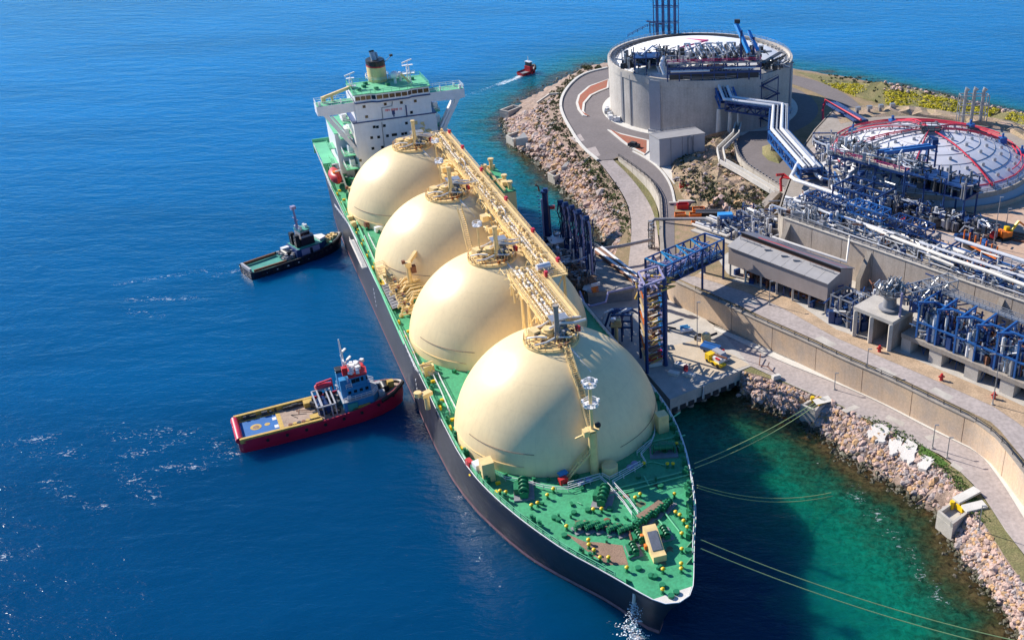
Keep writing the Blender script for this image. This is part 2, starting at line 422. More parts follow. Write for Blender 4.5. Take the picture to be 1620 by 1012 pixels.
dR = segdist(VX, VY, rightpts[:-1], rightpts[1:]); dL = segdist(VX, VY, leftpts[:-1], leftpts[1:])
far = np.array([(p.x, p.y) for p in shoreF]); dF = segdist(VX, VY, far[:-1], far[1:])
shore = np.minimum(np.minimum(dR, dL*1.05), dF*2.5)
bay = np.clip((dL-dR)/40+.5, 0, 1)*(dR < 200)
foam_glint = np.zeros(VX.shape)
def stroke(pts, width, amt, soft=1.0):
    q = np.array([(p.x, p.y) for p in PP(pts, 0)]); d = segdist(VX, VY, q[:-1], q[1:])
    np.maximum(foam_glint, amt*np.clip(1-d/width, 0, 1)**soft, out=foam_glint)
for a in ([(178,450),(345,425)],[(190,475),(330,470)],[(200,490),(260,500)],[(330,440),(385,425)]): stroke(a, 4.5, .88)
for a in ([(20,700),(90,690)],[(60,720),(120,715)],[(190,690),(300,685)],[(205,720),(270,705)],[(200,755),(250,790)],[(130,800),(175,805)],[(70,760),(110,790)],[(250,740),(330,735)],[(330,700),(372,720)],[(0,880),(50,870)]): stroke(a, 6.0, .85)
for a in ([(150,680),(370,700)],[(60,700),(240,760)]): stroke(a, 14, .62)
stroke([(742,150),(790,133),(822,121)], 4.5, .95); stroke([(790,134),(822,121)], 4.2, 1.5)
stroke([(715,158),(760,140),(815,126)], 5.0, .55)
stroke([(372,722),(382,716)], 3.2, .95); stroke([(392,440),(400,446)], 2.5, .6)
stroke([(975,985),(992,996),(1015,1010)], 4.0, .95); stroke([(1000,975),(1010,1012)], 2.5, 1.2)
stroke([(1100,665),(1160,690)], 4, .55); stroke([(1350,770),(1400,830),(1450,890),(1490,950)], 6, .80); stroke([(1330,790),(1350,782)], 3, .8)  # whitish glints on the cove water, painted in with the foam mask
stroke([(715,765),(735,815),(760,880),(790,930)], 3.2, .88)  # sparkle of the domes reflected beside the hull, painted as foam flecks
me = bpy.data.meshes.new('sea'); nx, ny = len(sx), len(sy)
vv = np.stack([VX, VY, np.zeros_like(VX)], 1)
idx = (np.arange(ny-1)[:, None]*nx+np.arange(nx-1)[None, :]).ravel()
me.from_pydata([tuple(v) for v in vv.tolist()], [], np.stack([idx, idx+1, idx+nx+1, idx+nx], 1).tolist())
offshore_sheen = np.clip((VY-.25*VX-150)/420, 0, 1)**1.0  # bluer offshore water, with the sky's grazing reflection painted into the same gradient
for nm, arr in (('offshore_sheen', offshore_sheen), ('shore', shore), ('bay', bay), ('foam_glint', foam_glint)):
    at = me.attributes.new(nm, 'FLOAT', 'POINT'); at.data.foreach_set('value', arr.astype(np.float32))
sea = bpy.data.objects.new('sea', me); COL.objects.link(sea); sea['kind'] = 'structure'
m = bpy.data.materials.new('sea water'); m.use_nodes = True; nt = m.node_tree; b = nt.nodes['Principled BSDF']; L = nt.links.new
geo = nd(nt, 'ShaderNodeNewGeometry')
def mapped(sc, rz=0.2):
    mp = nd(nt, 'ShaderNodeMapping'); mp.inputs['Scale'].default_value = sc; mp.inputs['Rotation'].default_value = (0, 0, rz); L(geo.outputs['Position'], mp.inputs['Vector']); return mp.outputs[0]
def noise(vec, scale, det=4, ro=.6, dist=0):
    n = nd(nt, 'ShaderNodeTexNoise', Scale=scale, Detail=det, Roughness=ro, Distortion=dist); L(vec, n.inputs['Vector']); return n.outputs['Fac']
def math2(op, a, bb):
    n = nd(nt, 'ShaderNodeMath', operation=op)
    for i, x in enumerate((a, bb)):
        if isinstance(x, (int, float)): n.inputs[i].default_value = x
        else: L(x, n.inputs[i])
    return n.outputs[0]
def attr(nm):
    a = nd(nt, 'ShaderNodeAttribute'); a.attribute_name = nm; return a.outputs['Fac']
def ramp(fac, st):
    r = nd(nt, 'ShaderNodeValToRGB'); e = r.color_ramp.elements
    while len(e) < len(st): e.new(.5)
    for k, (p, c) in enumerate(st): e[k].position = p; e[k].color = (*c, 1)
    L(fac, r.inputs['Fac']); return r.outputs['Color']
patch = noise(mapped((1, 1, 1)), .09, 6, .65); fine = noise(mapped((1, 1, 1)), .55, 5, .7)
sd = math2('ADD', attr('shore'), math2('MULTIPLY', math2('SUBTRACT', patch, .5), 22.0))
sd = math2('MAXIMUM', sd, math2('MULTIPLY', attr('shore'), .35))
sd = math2('ADD', sd, math2('MULTIPLY', math2('SUBTRACT', fine, .5), math2('MINIMUM', 14.0, attr('shore'))))
sd = math2('DIVIDE', sd, 80.0)
DEEP = (0.0003, 0.043, 0.124)
cL = ramp(sd, [(0, (.075,.065,.035)), (.03, (.035,.055,.03)), (.09, (.006,.115,.12)), (.28, (.002,.125,.19)), (.50, (.001,.085,.185)), (.9, DEEP)])
cR = ramp(sd, [(0, (.085,.070,.030)), (.03, (.045,.050,.020)), (.09, (.012,.060,.032)), (.20, (.003,.135,.085)), (.36, (.001,.095,.085)), (.52, (.0008,.036,.075)), (.95, DEEP)])
off = nd(nt, 'ShaderNodeMix', data_type='RGBA'); sheen_fac = math2('MULTIPLY', attr('offshore_sheen'), math2('MINIMUM', 1.0, math2('MULTIPLY', sd, 1.2))); L(sheen_fac, off.inputs['Factor']); L(cL, off.inputs['A']); off.inputs['B'].default_value = (0.0006, 0.150, 0.395, 1); cL = off.outputs['Result']  # far blue brightened in the colour, for sky reflected at low angles
mx = nd(nt, 'ShaderNodeMix', data_type='RGBA'); L(attr('bay'), mx.inputs['Factor']); L(cL, mx.inputs['A']); L(cR, mx.inputs['B'])
mot = noise(mapped((1, 1, 1)), .75, 6, .75, .6); motr = nd(nt, 'ShaderNodeMapRange'); motr.inputs[1].default_value = .36; motr.inputs[2].default_value = .64; motr.inputs[3].default_value = .25; motr.inputs[4].default_value = 1.55; L(mot, motr.inputs[0])
motm = nd(nt, 'ShaderNodeMapRange'); motm.inputs[1].default_value = 2.0; motm.inputs[2].default_value = 34.0; motm.inputs[3].default_value = 1.0; motm.inputs[4].default_value = 0.0; L(attr('shore'), motm.inputs[0])
m0 = nd(nt, 'ShaderNodeMix', data_type='RGBA', blend_type='MULTIPLY'); L(motm.outputs[0], m0.inputs['Factor']); L(mx.outputs['Result'], m0.inputs['A']); L(motr.outputs[0], m0.inputs['B']); mx = m0
slow = noise(mapped((.35, 1, 1)), .018, 3, .5)
mr = nd(nt, 'ShaderNodeMapRange'); mr.inputs[1].default_value = .3; mr.inputs[2].default_value = .7; mr.inputs[3].default_value = .82; mr.inputs[4].default_value = 1.2; L(slow, mr.inputs[0])
m2 = nd(nt, 'ShaderNodeMix', data_type='RGBA', blend_type='MULTIPLY'); m2.inputs['Factor'].default_value = 1; L(mx.outputs['Result'], m2.inputs['A']); L(mr.outputs[0], m2.inputs['B'])
fn = noise(mapped((.5, 1.0, 1), .1), 1.25, 7, .72, 1.2)
fa = math2('SUBTRACT', math2('ADD', math2('MULTIPLY', attr('foam_glint'), .34), fn), .80)
fl = nd(nt, 'ShaderNodeMapRange'); fl.inputs[1].default_value = 0; fl.inputs[2].default_value = .16; L(fa, fl.inputs[0])
fm = math2('MULTIPLY', fl.outputs[0], math2('MINIMUM', 1.0, math2('MULTIPLY', attr('foam_glint'), 6.0)))
# loose flecks of white, very few
fk = noise(mapped((.8, 1.2, 1)), .45, 2, .5); fk2 = math2('GREATER_THAN', fk, .815)
fm = math2('MINIMUM', 1.0, math2('ADD', fm, math2('MULTIPLY', fk2, .55)))
m3 = nd(nt, 'ShaderNodeMix', data_type='RGBA'); L(fm, m3.inputs['Factor']); L(m2.outputs['Result'], m3.inputs['A']); m3.inputs['B'].default_value = (.72, .80, .86, 1)
L(m3.outputs['Result'], b.inputs['Base Color'])
b.inputs['Subsurface Weight'].default_value = 1.0; b.inputs['Subsurface Radius'].default_value = (1.0, 3.0, 4.0); b.inputs['Subsurface Scale'].default_value = 3.2; b.subsurface_method = 'BURLEY'; b.inputs['Roughness'].default_value = .13; b.inputs['IOR'].default_value = 1.33; b.inputs['Specular IOR Level'].default_value = .22
rr = math2('ADD', .13, math2('MULTIPLY', fm, .5)); L(rr, b.inputs['Roughness'])
h = math2('ADD', math2('MULTIPLY', noise(mapped((.40, 1, 1), .18), .16, 5, .62, .3), 1.5), math2('MULTIPLY', noise(mapped((.55, 1, 1), .35), .55, 4, .6), .45))
h = math2('ADD', h, math2('MULTIPLY', noise(mapped((.7, 1, 1), -.1), 1.7, 3, .6), .10))
bm = nd(nt, 'ShaderNodeBump', Strength=.47, Distance=1.0); L(h, bm.inputs['Height']); L(bm.outputs[0], b.inputs['Normal'])
me.materials.append(m)

# ------------------------------------------------------------------ plateau, quay ground, slopes
EDGE_W = [(979,249),(1007,268),(1031,287),(1043,308),(1045,318),(1046,345),(1046,381),(1052,425),(1061,441),(1100,459),(1160,487),(1209,510),(1276,539),(1328,564),(1409,599),(1487,638),(1565,675),(1620,742),(1700,850)]
EDGE_L = [(961,108),(925,116),(905,130),(890,150),(886,168),(891,184),(899,199),(913,222),(926,238),(946,254)]
plat = PP(EDGE_L, ZU) + PP([(970,252)]+EDGE_W, ZU) + [Vector((260, 130, ZU)), Vector((560, 130, ZU)), Vector((560, 520, ZU))] + PP([(1900,235),(1750,208),(1620,180),(1500,154),(1420,138),(1340,123),(1255,110),(1100,96)], ZU)
structure('plateau_ground', sheet(plat, ZU-.02), m_earth)
LOW = [(998,380),(1041,372),(1048,430),(1061,472),(1100,497),(1133,516),(1198,541),(1276,578),(1320,599),(1409,634),(1485,668),(1554,714),(1610,790),(1690,900),(1760,1010),(1700,1010),(1640,905),(1620,876),(1591,839),(1558,788),(1540,766),(1495,722),(1448,700),(1381,667),(1330,641),(1262,613),(1188,579),(1060,520),(1000,440)]
structure('quay_ground', sheet(PP(LOW, ZL-.01)), m_concl)
structure('shore_ground', sheet(PP([(984,374),(1003,345),(1006,450),(965,447),(966,420)], ZL-.06)), m_earth)
# lower coast road, its kerb strip and gutter
RDL = PP([(1130,560),(1188,578),(1262,612),(1330,640),(1381,666),(1448,699),(1495,721),(1540,765),(1558,787),(1591,838),(1620,875),(1660,935),(1720,1040)], ZL)
KRB = PP([(1130,522),(1200,556),(1250,578),(1300,597),(1383,632),(1463,675),(1517,701),(1552,718),(1583,760),(1605,795),(1650,870),(1720,980)], ZL)
GUT = PP([(1130,516),(1198,544),(1250,569),(1300,587),(1395,628),(1475,666),(1528,695),(1560,714),(1592,758),(1620,800),(1700,920)], ZL)
WBS = PP([(1133,515),(1198,540),(1276,577),(1320,598),(1409,633),(1485,667),(1554,713),(1610,788),(1690,898)], ZL)
def lift(pts, dz): return [Vector((p.x, p.y, p.z+dz)) for p in pts]
structure('coast_road', ribbon(lift(smooth(RDL),.02), lift(smooth(KRB),.02), 60, 2), m_asphl)
structure('kerb_strip', ribbon(lift(smooth(KRB),.14), lift(smooth(GUT),.14), 60), m_concw)
structure('roadside_gutter', ribbon(lift(smooth(GUT),.03), lift(smooth(WBS),.03), 60), m_concd)
mb = MB(); g1 = smooth(GUT); g2 = smooth(WBS)
for pts, dz in ((g1, .28), (resample(g1, 60), 0)):
    if dz:
        for a, b_ in zip(pts[:-1], pts[1:]): mb.beam(a+Vector((0,0,.18)), b_+Vector((0,0,.18)), .35, .36)
A = resample(g1, 90); B = resample(g2, 90)
for a, b_ in zip(A, B): mb.beam(a+Vector((0,0,.07)), b_+Vector((0,0,.07)), .25, .12)
part_g = solo('gutter_kerb', mb, m_concd, 'low grey kerb and cross bars of the gutter under the long ochre wall', 'kerb')
# slopes
topR = PP([(1176,586),(1262,612),(1330,640),(1381,666),(1425,690),(1470,722),(1510,755),(1535,790),(1558,830),(1590,880),(1625,930),(1680,1010),(1740,1120)], ZL-.05)
def slopecurve(t): return t**.75
slopeR = (lift(shoreR, -1.2), resample(topR, 110))
structure('rock_slope', ribbon(*slopeR, 110, 10, .35, slopecurve), m_rock, sharp=20)
verge = ribbon(lift(smooth(topR), .0), lift(smooth(PP([(1188,580),(1262,614),(1330,642),(1381,668),(1448,701),(1495,723),(1540,767),(1558,789),(1591,840),(1620,877),(1660,937),(1720,1042),(1760,1130)], ZL)), .01), 60, 2)
structure('road_verge', verge, m_scrub)
EL = [(p[0], p[1]) for p in EDGE_L]
topL = PP(EL[:8], ZU-.1) + PP([(926,238,11.2),(946,254,10.9),(965,280,9.9),(981,303,8.4),(991,322,7.0),(997,345,5.9),(998,372,5.0),(992,400,4.9),(975,420,4.9)])
slopeL = (lift(shoreL, -1.2), resample(topL, 120))
structure('rock_slope', ribbon(*slopeL, 120, 12, .45, lambda t: t**.9), m_rock, sharp=20)
# far shore bank behind the tanks (grass, yellow bloom)
farT = PP([(1900,250),(1750,216),(1620,186),(1500,158),(1420,142),(1340,127),(1255,114),(1100,98),(1000,96),(961,104)], ZU)
structure('far_bank', ribbon([Vector((p.x, p.y, -1)) for p in resample(shoreF+[P(1000,90,0), P(962,96,0)], 60)], resample(farT, 60), 60, 6, .5), m_rock, sharp=20)

# ------------------------------------------------------------------ boulders
def rockmesh(seed, n=2):
    r = random.Random(seed); bm = bmesh.new(); bmesh.ops.create_icosphere(bm, subdivisions=1, radius=1)
    s = (r.uniform(.8,1.3), r.uniform(.7,1.1), r.uniform(.55,.85))
    for v in bm.verts:
        k = r.uniform(.72, 1.18); v.co = Vector((v.co.x*s[0]*k, v.co.y*s[1]*k, v.co.z*s[2]*k))
    me = bpy.data.meshes.new('boulder'); bm.to_mesh(me); bm.free(); return me
ROCKS = [rockmesh(i) for i in range(8)]; RV = []
for me_ in ROCKS: RV.append(([v.co.copy() for v in me_.vertices], [tuple(f.vertices) for f in me_.polygons]))
def rockadd(mb, p, s, r):
    vs, fs = RV[r.randrange(8)]; M = Matrix.Rotation(r.uniform(0, 6.28), 3, 'Z') @ Matrix.Rotation(r.uniform(-.5, .5), 3, 'X')
    mb.add([M @ v*s + p for v in vs], fs)
def slopept(sl, t, u, cur):
    A, B = sl; n = len(A); x = t*(n-1); i = min(n-2, int(x)); a = A[i].lerp(A[i+1], x-i); b_ = B[i].lerp(B[i+1], x-i)
    p = a.lerp(b_, u); p.z = a.z+(b_.z-a.z)*cur(u); return p
def scatter(sl, cur, count, smin, smax, umax, groups, r, big):
    out = []
    for _ in range(count):
        t = r.random(); u = r.uniform(.02, umax); p = slopept(sl, t, u, cur); s = smin+(smax-smin)*r.random()**2.8*(2.0 if r.random() < .04 else 1)
        out.append((s, p, u))
    return out
rr_ = random.Random(3)
rocks = scatter(slopeR, slopecurve, 6500, .26, .82, .95, None, rr_, 0) + [(s*1.1, p, u) for s, p, u in scatter(slopeL, lambda t: t**.9, 6200, .28, 1.15, .78, None, rr_, 0)]
rocks = [q for q in rocks if q[1].y < 420]
rocks.sort(key=lambda q: -q[0]/max(60, (q[1]-Vector((0,0,CAMH))).length))
MK = {'rock': (m_rockp, m_rockg, m_rocko)}
for i, (s, p, u) in enumerate(rocks[:260]):
    me_ = ROCKS[i % 8]; o = bpy.data.objects.new('boulder', me_); COL.objects.link(o)
    if not me_.materials: me_.materials.append(m_rockp)
    o.location = p; o.scale = (s, s, s); o.rotation_euler = (rr_.uniform(-.5,.5), rr_.uniform(-.4,.4), rr_.uniform(0,6.28))
    o.material_slots[0].link = 'OBJECT'; o.material_slots[0].material = m_rockw if p.z < .35 else rr_.choice((m_rockp, m_rockp, m_rockg, m_rocko))
    setp(o, 'large angular boulder lying in the rock slope at the water side of the road', 'boulder', 'boulders in the rock slopes along the shore')
RB = {k: MB() for k in ('a','b','c','w')}
for s, p, u in rocks[260:]:
    k = 'w' if p.z < rr_.uniform(.2, 1.2) else rr_.choice('aaabbc'); rockadd(RB[k], p, s, rr_)
for k, mm in (('a', m_rockp), ('b', m_rockg), ('c', m_rocko), ('w', m_rockw)): stuff('rubble', RB[k], mm, sharp=10)
# shallow stones just under and at the water's edge
mb = MB()
for sl, n in ((slopeR, 900), (slopeL, 500)):
    for _ in range(n):
        t = rr_.random(); a = slopept(sl, t, 0, lambda t: t); b_ = slopept(sl, t, .1, lambda t: t); d = (a-b_); d.z = 0; d.normalize()
        p = a + d*rr_.uniform(-1.5, 2.6)*rr_.random(); p.z = rr_.uniform(-.55, .02); rockadd(mb, p, rr_.uniform(.2, .62), rr_)
stuff('wet_stones', mb, m_rockw, sharp=10)
# ------------------------------------------------------------------ retaining walls of the coast road
def panelwall(name, label, top, foot, th, mt, gap=14.0, cop=True, cat='wall', copm=None):
    top = [Vector(p) for p in top]; L_ = sum((b_-a).length for a, b_ in zip(top[:-1], top[1:])); n = max(1, round(L_/gap)); q = resample(top, n*6+1); f = foot if callable(foot) else (lambda t: foot)
    t_ = thing(name, label, cat, (q[0].x, q[0].y, f(0)))
    for i in range(n):
        seg = [p.copy() for p in q[i*6:i*6+7]]; d0 = (seg[1]-seg[0]).normalized()*.09; d1 = (seg[-1]-seg[-2]).normalized()*.09; seg[0] += d0; seg[-1] -= d1
        part('wall_panel', wallstrip(seg, [f((i*6+k)/(n*6)) for k in range(7)], th), mt, t_, world=True)
    part('wall_core', wallstrip(lift(q, -.3), [f(k/(n*6)) for k in range(n*6+1)], th*.6), m_concd, t_, world=True)
    if cop: part('coping', wallstrip(lift(q, .22), [p.z+.003 for p in q], th*1.35), copm or m_concd, t_, world=True)
    return t_, q
wtop = PP(EDGE_W, ZU+.35)
i0 = 8
rw, rwq = panelwall('retaining_wall', 'long ochre stained concrete wall above the coast road gutter', smooth(wtop[9:], 1), ZL, .9, m_conco, 13)
rw2, q2 = panelwall('retaining_wall', 'pale wall panel climbing behind the gangway tower', smooth(wtop[5:10], 1), ZL-.3, .8, m_conco, 12)
rw3, q3 = panelwall('retaining_wall', 'curved cream wall dividing the lower and upper roads', smooth(wtop[0:6], 2), lambda t: 10.6-5.6*t, .7, m_concl, 12)
def fence(name, label, pts, h=1.2, mt=None, sp=3, r=.06):
    t_ = thing(name, label, 'railing', tuple(pts[0])); mb = MB(); pts = [Vector(p) for p in pts]
    for a, b_ in zip(pts[:-1], pts[1:]):
        for k in (1, .55): mb.beam(a+Vector((0,0,h*k)), b_+Vector((0,0,h*k)), r*1.5)
    part('rail', mb, mt or m_dark, t_, world=True); L_ = resample(pts, max(2, int(sum((b_-a).length for a, b_ in zip(pts[:-1], pts[1:]))/sp)))
    for p in L_: part('post', MB().beam(p, p+Vector((0,0,h)), r*1.9), mt or m_dark, t_, world=True)
    return t_
fence('road_railing', 'dark railing along the top of the long ochre wall', lift(rwq[::3], .2), 1.0, m_dark, 4, .07)
fence('road_railing', 'dark railing on the curved wall between the two roads', lift(q3, .2), 1.0, m_dark, 3, .08)
# junction and roads on the plateau
junc = PP(EDGE_L, ZU)+PP([(970,252),(979,247),(1007,265),(1031,284),(1043,305),(1047,325),(1047,381),(1053,425),(1064,438)], ZU)+PP([(1112,452),(1098,440),(1068,420),(1067,381),(1067,330),(1061.7,291.6),(1043,265.5),(1019,249),(1000,240)], ZU)
T1C = Vector((.767, 402.38, 0)); T1R = 35.08
def ringarc(R, a0, a1, n, z): return [Vector((T1C.x+R*cos(a0+(a1-a0)*i/n), T1C.y+R*sin(a0+(a1-a0)*i/n), z)) for i in range(n+1)]
ar = ringarc(T1R+1, radians(265), radians(118), 24, ZU)
structure('plateau_road', sheet(junc+ar, ZU+.01), m_asph)
mb = MB(); a = ringarc(T1R-.2, 0, 2*pi, 72, ZU+.16); b_ = ringarc(T1R+3.1, 0, 2*pi, 72, ZU+.16); ribbon(a, b_, 73, 1, mb=mb)
mb.lathe([(T1R+3.1, ZU), (T1R+3.1, ZU+.16)], 72, T1C); structure('tank_apron', mb, m_concw)
structure('ring_road', ribbon(ringarc(T1R+3.1, radians(-95), radians(120), 60, ZU+.015), ringarc(T1R+11, radians(-95), radians(120), 60, ZU+.015), 61), m_asph)
fr_in = PP([(1250,132),(1290,146),(1320,162),(1345,178)], ZU); fr_out = PP([(1252,118),(1300,130),(1345,152),(1365,172)], ZU)
structure('back_road', ribbon(lift(smooth(fr_in), .03), lift(smooth(fr_out), .03), 24), m_asph)
def kerbline(pts, name, label, w_=.9, h=.3, mt=None):
    mb = MB()
    for a, b_ in zip(pts[:-1], pts[1:]): mb.beam(a+Vector((0,0,h/2)), b_+Vector((0,0,h/2)), w_, h)
    return solo(name, mb, mt or m_concw, label, 'kerb')
kerbline(smooth(PP(EDGE_L, ZU)), 'road_kerb', 'white kerb on the sea side of the bend around the tall tank', 1.0, .5)
kerbline(smooth(PP([(1001,240),(1019,249),(1043,265.5),(1061.7,291.6),(1068,325)], ZU)), 'road_kerb', 'pale kerb between the upper road and the grey annex', .7)
med = PP([(963,126),(931,137.4),(914.6,151.7),(911,163.5),(914,174),(921.8,184),(929,185),(924,177),(925.5,164),(936,151.7),(950,145),(963,140)], ZU)
def island(outer, name, label, inner_mat, h=.35):
    t_ = thing(name, label, 'traffic island', (outer[0].x, outer[0].y, ZU)); c = sum((p for p in outer), Vector())/len(outer)
    part('kerb', MB().prism([(p.x, p.y) for p in outer], ZU, ZU+h), m_concw, t_, world=True)
    q = []
    n = len(outer)
    for i, p in enumerate(outer):
        d = ((outer[(i+1) % n]-outer[i-1])); d.normalize(); nr = Vector((-d.y, d.x, 0)); e = p+nr*.9
        if not inside((e.x, e.y), [(v.x, v.y) for v in outer]): e = p-nr*.9
        q.append(e)
    part('island_bed', sheet(q, ZU+h+.01), inner_mat, t_, world=True); return t_
m_redbed = mat('red gravel bed', (0.42,0.09,0.05), .95, var=.3, scale=.8, c2=(0.30,0.16,0.10), fine=.3)
island(med, 'road_island', 'long curved traffic island with red gravel left of the tall tank', m_redbed)
tri = PP([(961,206),(985,213),(1010,219),(1027,223),(1027,240),(1019,246),(1000,236),(985,226)], ZU)
ti = island(tri, 'road_island', 'triangular traffic island with red gravel in front of the tall tank', m_redbed)
mb = MB(); v = P(1003,232,ZU+.4); mb.ob(v+Vector((0,0,.6)), (4.2,1.8,1.0), -.5); mb.ob(v+Vector((-.2,0,1.3)), (2.2,1.6,.7), -.5)
for k in range(4): mb.tube([v+Vector(((-1.3,1.3)[k//2], (-.9,.7)[k % 2]-.3*(k//2), .35)), v+Vector(((-1.3,1.3)[k//2], (-.7,.9)[k % 2]-.3*(k//2), .35))], .35, 10)
solo('parked_car', mb, m_dark, 'dark car parked on the pale bay beside the triangular island', 'car')
structure('parking_bay', sheet(PP([(1005,234),(1027,226),(1028,244),(1043,263),(1036,262)], ZU+.03)), m_concw)

# ------------------------------------------------------------------ the tall tank
tk = thing('storage_tank', 'tall round concrete storage tank with a white domed roof full of pipework', 'storage tank', (T1C.x, T1C.y, ZU))
TZ = 31.55
part('tank_wall', MB().lathe([(T1R,ZU),(T1R,28.8),(T1R+.25,28.9),(T1R+.25,TZ),(T1R-.75,TZ),(T1R-.75,29.6)], 120, T1C), m_conc, tk, world=True, sharp=30)
part('tank_roof', MB().lathe([(T1R-.8,29.7),(32.6,30.0),(30,31.3),(26,32.6),(20,34.0),(12,35.2),(6,35.7),(.1,35.8)], 96, T1C), m_roofw, tk, world=True)
def tang(px, py, z):                                # direction (angle) of a wall point seen in the photograph
    p = P(px, py, z)-T1C; return atan2(p.y, p.x)
def onwall(ang, r=T1R): return Vector((T1C.x+r*cos(ang), T1C.y+r*sin(ang), 0))
for ang, wd in ((tang(1038,209,ZU), 4.4), (radians(-12), 4.4), (radians(215), 1.2), (tang(1000,199,ZU), .5)):
    c = onwall(ang); mb = MB(); top = TZ-.9 if wd > 2 else 30.6
    mb.ob((c.x, c.y, (ZU+top)/2), (1.1 if wd > 2 else .5, wd, top-ZU), ang)
    if wd > 2: mb.ob((c.x, c.y, ZU+.5), (2.2, wd+1, 1.0), ang)
    part('buttress' if wd > 2 else 'wall_joint', mb, m_cladg if wd > 2 else m_grey, tk, world=True)
mb = MB(); q = [Vector((T1C.x+(T1R-.4)*cos(k*pi/36), T1C.y+(T1R-.4)*sin(k*pi/36), TZ)) for k in range(73)]; mb.rail(q, 1.1, 6, .06); part('rim_railing', mb, m_steel, tk, world=True)
mb = MB()
for k in range(72):                                  # stubs on the roof edge
    a = k*pi/36
    if radians(200) < a < radians(330): continue
    p = onwall(a, T1R-2.2); mb.ob((p.x,p.y,30.8), (1.1,.5,1.2), a)
part('roof_stub', mb, m_steel, tk, kind='stuff', world=True)
mb = MB(); ring = [onwall(radians(20+k*8), T1R-2.6)+Vector((0,0,31.2)) for k in range(21)]; mb.tube(ring, .28, 6); part('ring_pipe', mb, m_dark, tk, world=True)
mb = MB(); ring = [onwall(radians(60+k*6), T1R-4.0)+Vector((0,0,32.0)) for k in range(16)]; mb.tube(ring, .2, 6); part('roof_pipe', mb, m_dark, tk, world=True)
mb = MB(); mb.tube([P(1085,62,35), P(1120,64,36.5), P(1075,76,36.5)], .3, 6); part('roof_pipe', mb, m_pink, tk, world=True)
# pump platform on the front of the roof
PZ = 37.6
pa, pb, pc, pd = P(1056,101,PZ), P(1204,97,PZ), P(1192,76,PZ), P(1066,78,PZ)
ux = (pb-pa).normalized(); uy = Vector((-ux.y, ux.x, 0)); PL = (pb-pa).length
def plat(u, v, z=0): return pa+ux*u+uy*v+Vector((0,0,z))
PW = 15.0
mb = MB(); mb.prism([tuple(plat(0,0).xy), tuple(plat(PL,0).xy), tuple(plat(PL,PW).xy), tuple(plat(0,PW).xy)], PZ-.5, PZ); pf_ = part('pump_platform', mb, m_grey, tk, world=True)
mb = MB()
for u in np.linspace(0, PL, 9):
    for v in (.2, PW*.5): mb.beam(plat(u,v,-6.5 if v < 1 else -3), plat(u,v,-.4), .45)
for z in (-1.9,-3.6): mb.beam(plat(0,.2,z), plat(PL,.2,z), .5,.7)
for k in range(8): mb.beam(plat(PL*k/8,.2,-3.6), plat(PL*(k+1)/8,.2,-.6), .25)
part('platform_frame', mb, m_blue, tk, world=True)
mb = MB(); mb.ob(plat(PL/2,.6,-4.6), (PL*.96,.5,2.6), atan2(ux.y,ux.x)); part('platform_skirt', mb, m_dark, tk, world=True)
mb = MB(); mb.rail([plat(0,0),plat(PL,0),plat(PL,PW)], 1.2, 2, .08); part('platform_railing', mb, m_pink, tk, world=True)
mb = MB(); mb.tube([plat(1,-.2,-2.8), plat(PL*.45,-.2,-2.8)], .4, 8); mb.tube([plat(PL*.6,-.2,-2.2), plat(PL-2,-.2,-2.2)], .28, 8); mb.tube([plat(-1,1,-4),plat(-2.2,2,-1),plat(-1,4,1.5)], .7, 8); part('header_pipe', mb, m_insul, tk, world=True)
rt = random.Random(31)
for k in range(5):                                   # inclined hoists over the pump wells
    u = PL*(.26+.115*k); mb = MB()
    for s_ in (-.7, .7): mb.beam(plat(u+s_+1.6,2.4,.4), plat(u+s_-1.0,7.5,4.6), .35,.5)
    mb.beam(plat(u-1.7,7.5,0), plat(u-1.7,7.5,4.8), .3); mb.beam(plat(u-.3,7.5,0), plat(u-.3,7.5,4.8), .3); mb.ob(plat(u-1,7.5,4.9), (2.4,.7,.6), atan2(ux.y,ux.x)); ho = part('pump_hoist', mb, m_insul, tk, world=True)
    mb = MB(); mb.tube([plat(u+.9,2.6,.5), plat(u+.9,2.6,1.7)], .9, 12); mb.tube([plat(u+.9,2.6,1.7), plat(u+.9,2.6,2.6)], .5, 10); part('pump_head', mb, m_dark, ho, world=True)
def clutter(n, u0, u1, v0, v1, h, r, f=plat, z0=0):
    a, b_ = MB(), MB()
    for k in range(n):
        u = r.uniform(u0,u1); v = r.uniform(v0,v1); hh = r.uniform(.4,1)*h
        t = k % 5
        if t == 0: a.beam(f(u,v,z0), f(u,v,z0+hh), .35)
        elif t == 1: b_.tube([f(u,v,z0+hh*.5), f(u+r.uniform(-4,4),v,z0+hh*.5), f(u+r.uniform(-4,4),v+r.uniform(-2,2),z0+r.uniform(0,hh))], r.uniform(.15,.35), 6)
        elif t == 2: a.ob(f(u,v,z0+hh*.3), (r.uniform(.6,1.8), r.uniform(.6,1.8), hh*.6), r.uniform(0,3))
        elif t == 3: b_.tube([f(u,v,z0), f(u,v,z0+hh)], r.uniform(.2,.5), 8)
        else: a.beam(f(u,v,z0+hh), f(u+r.uniform(-3,3),v+r.uniform(-3,3),z0+hh), .25)
    return a, b_
a, b_ = clutter(190, -3, PL+3, 1, PW+2, 3.6, rt); part('roof_gear', a, m_dark, tk, world=True); part('roof_gear', b_, m_steel, tk, world=True)
la = P(1003,112,32.5)
def pl2(u, v, z=0): return la+ux*u+uy*v+Vector((0,0,z))
mb = MB()
for z in (1.6, 4.2):
    mb.prism([tuple(pl2(0,0).xy), tuple(pl2(13,0).xy), tuple(pl2(13,8).xy), tuple(pl2(0,8).xy)], la.z+z, la.z+z+.3)
for u in (.3,4.5,8.7,12.7):
    for v in (.3,7.6): mb.beam(pl2(u,v,-2), pl2(u,v,6.5), .4)
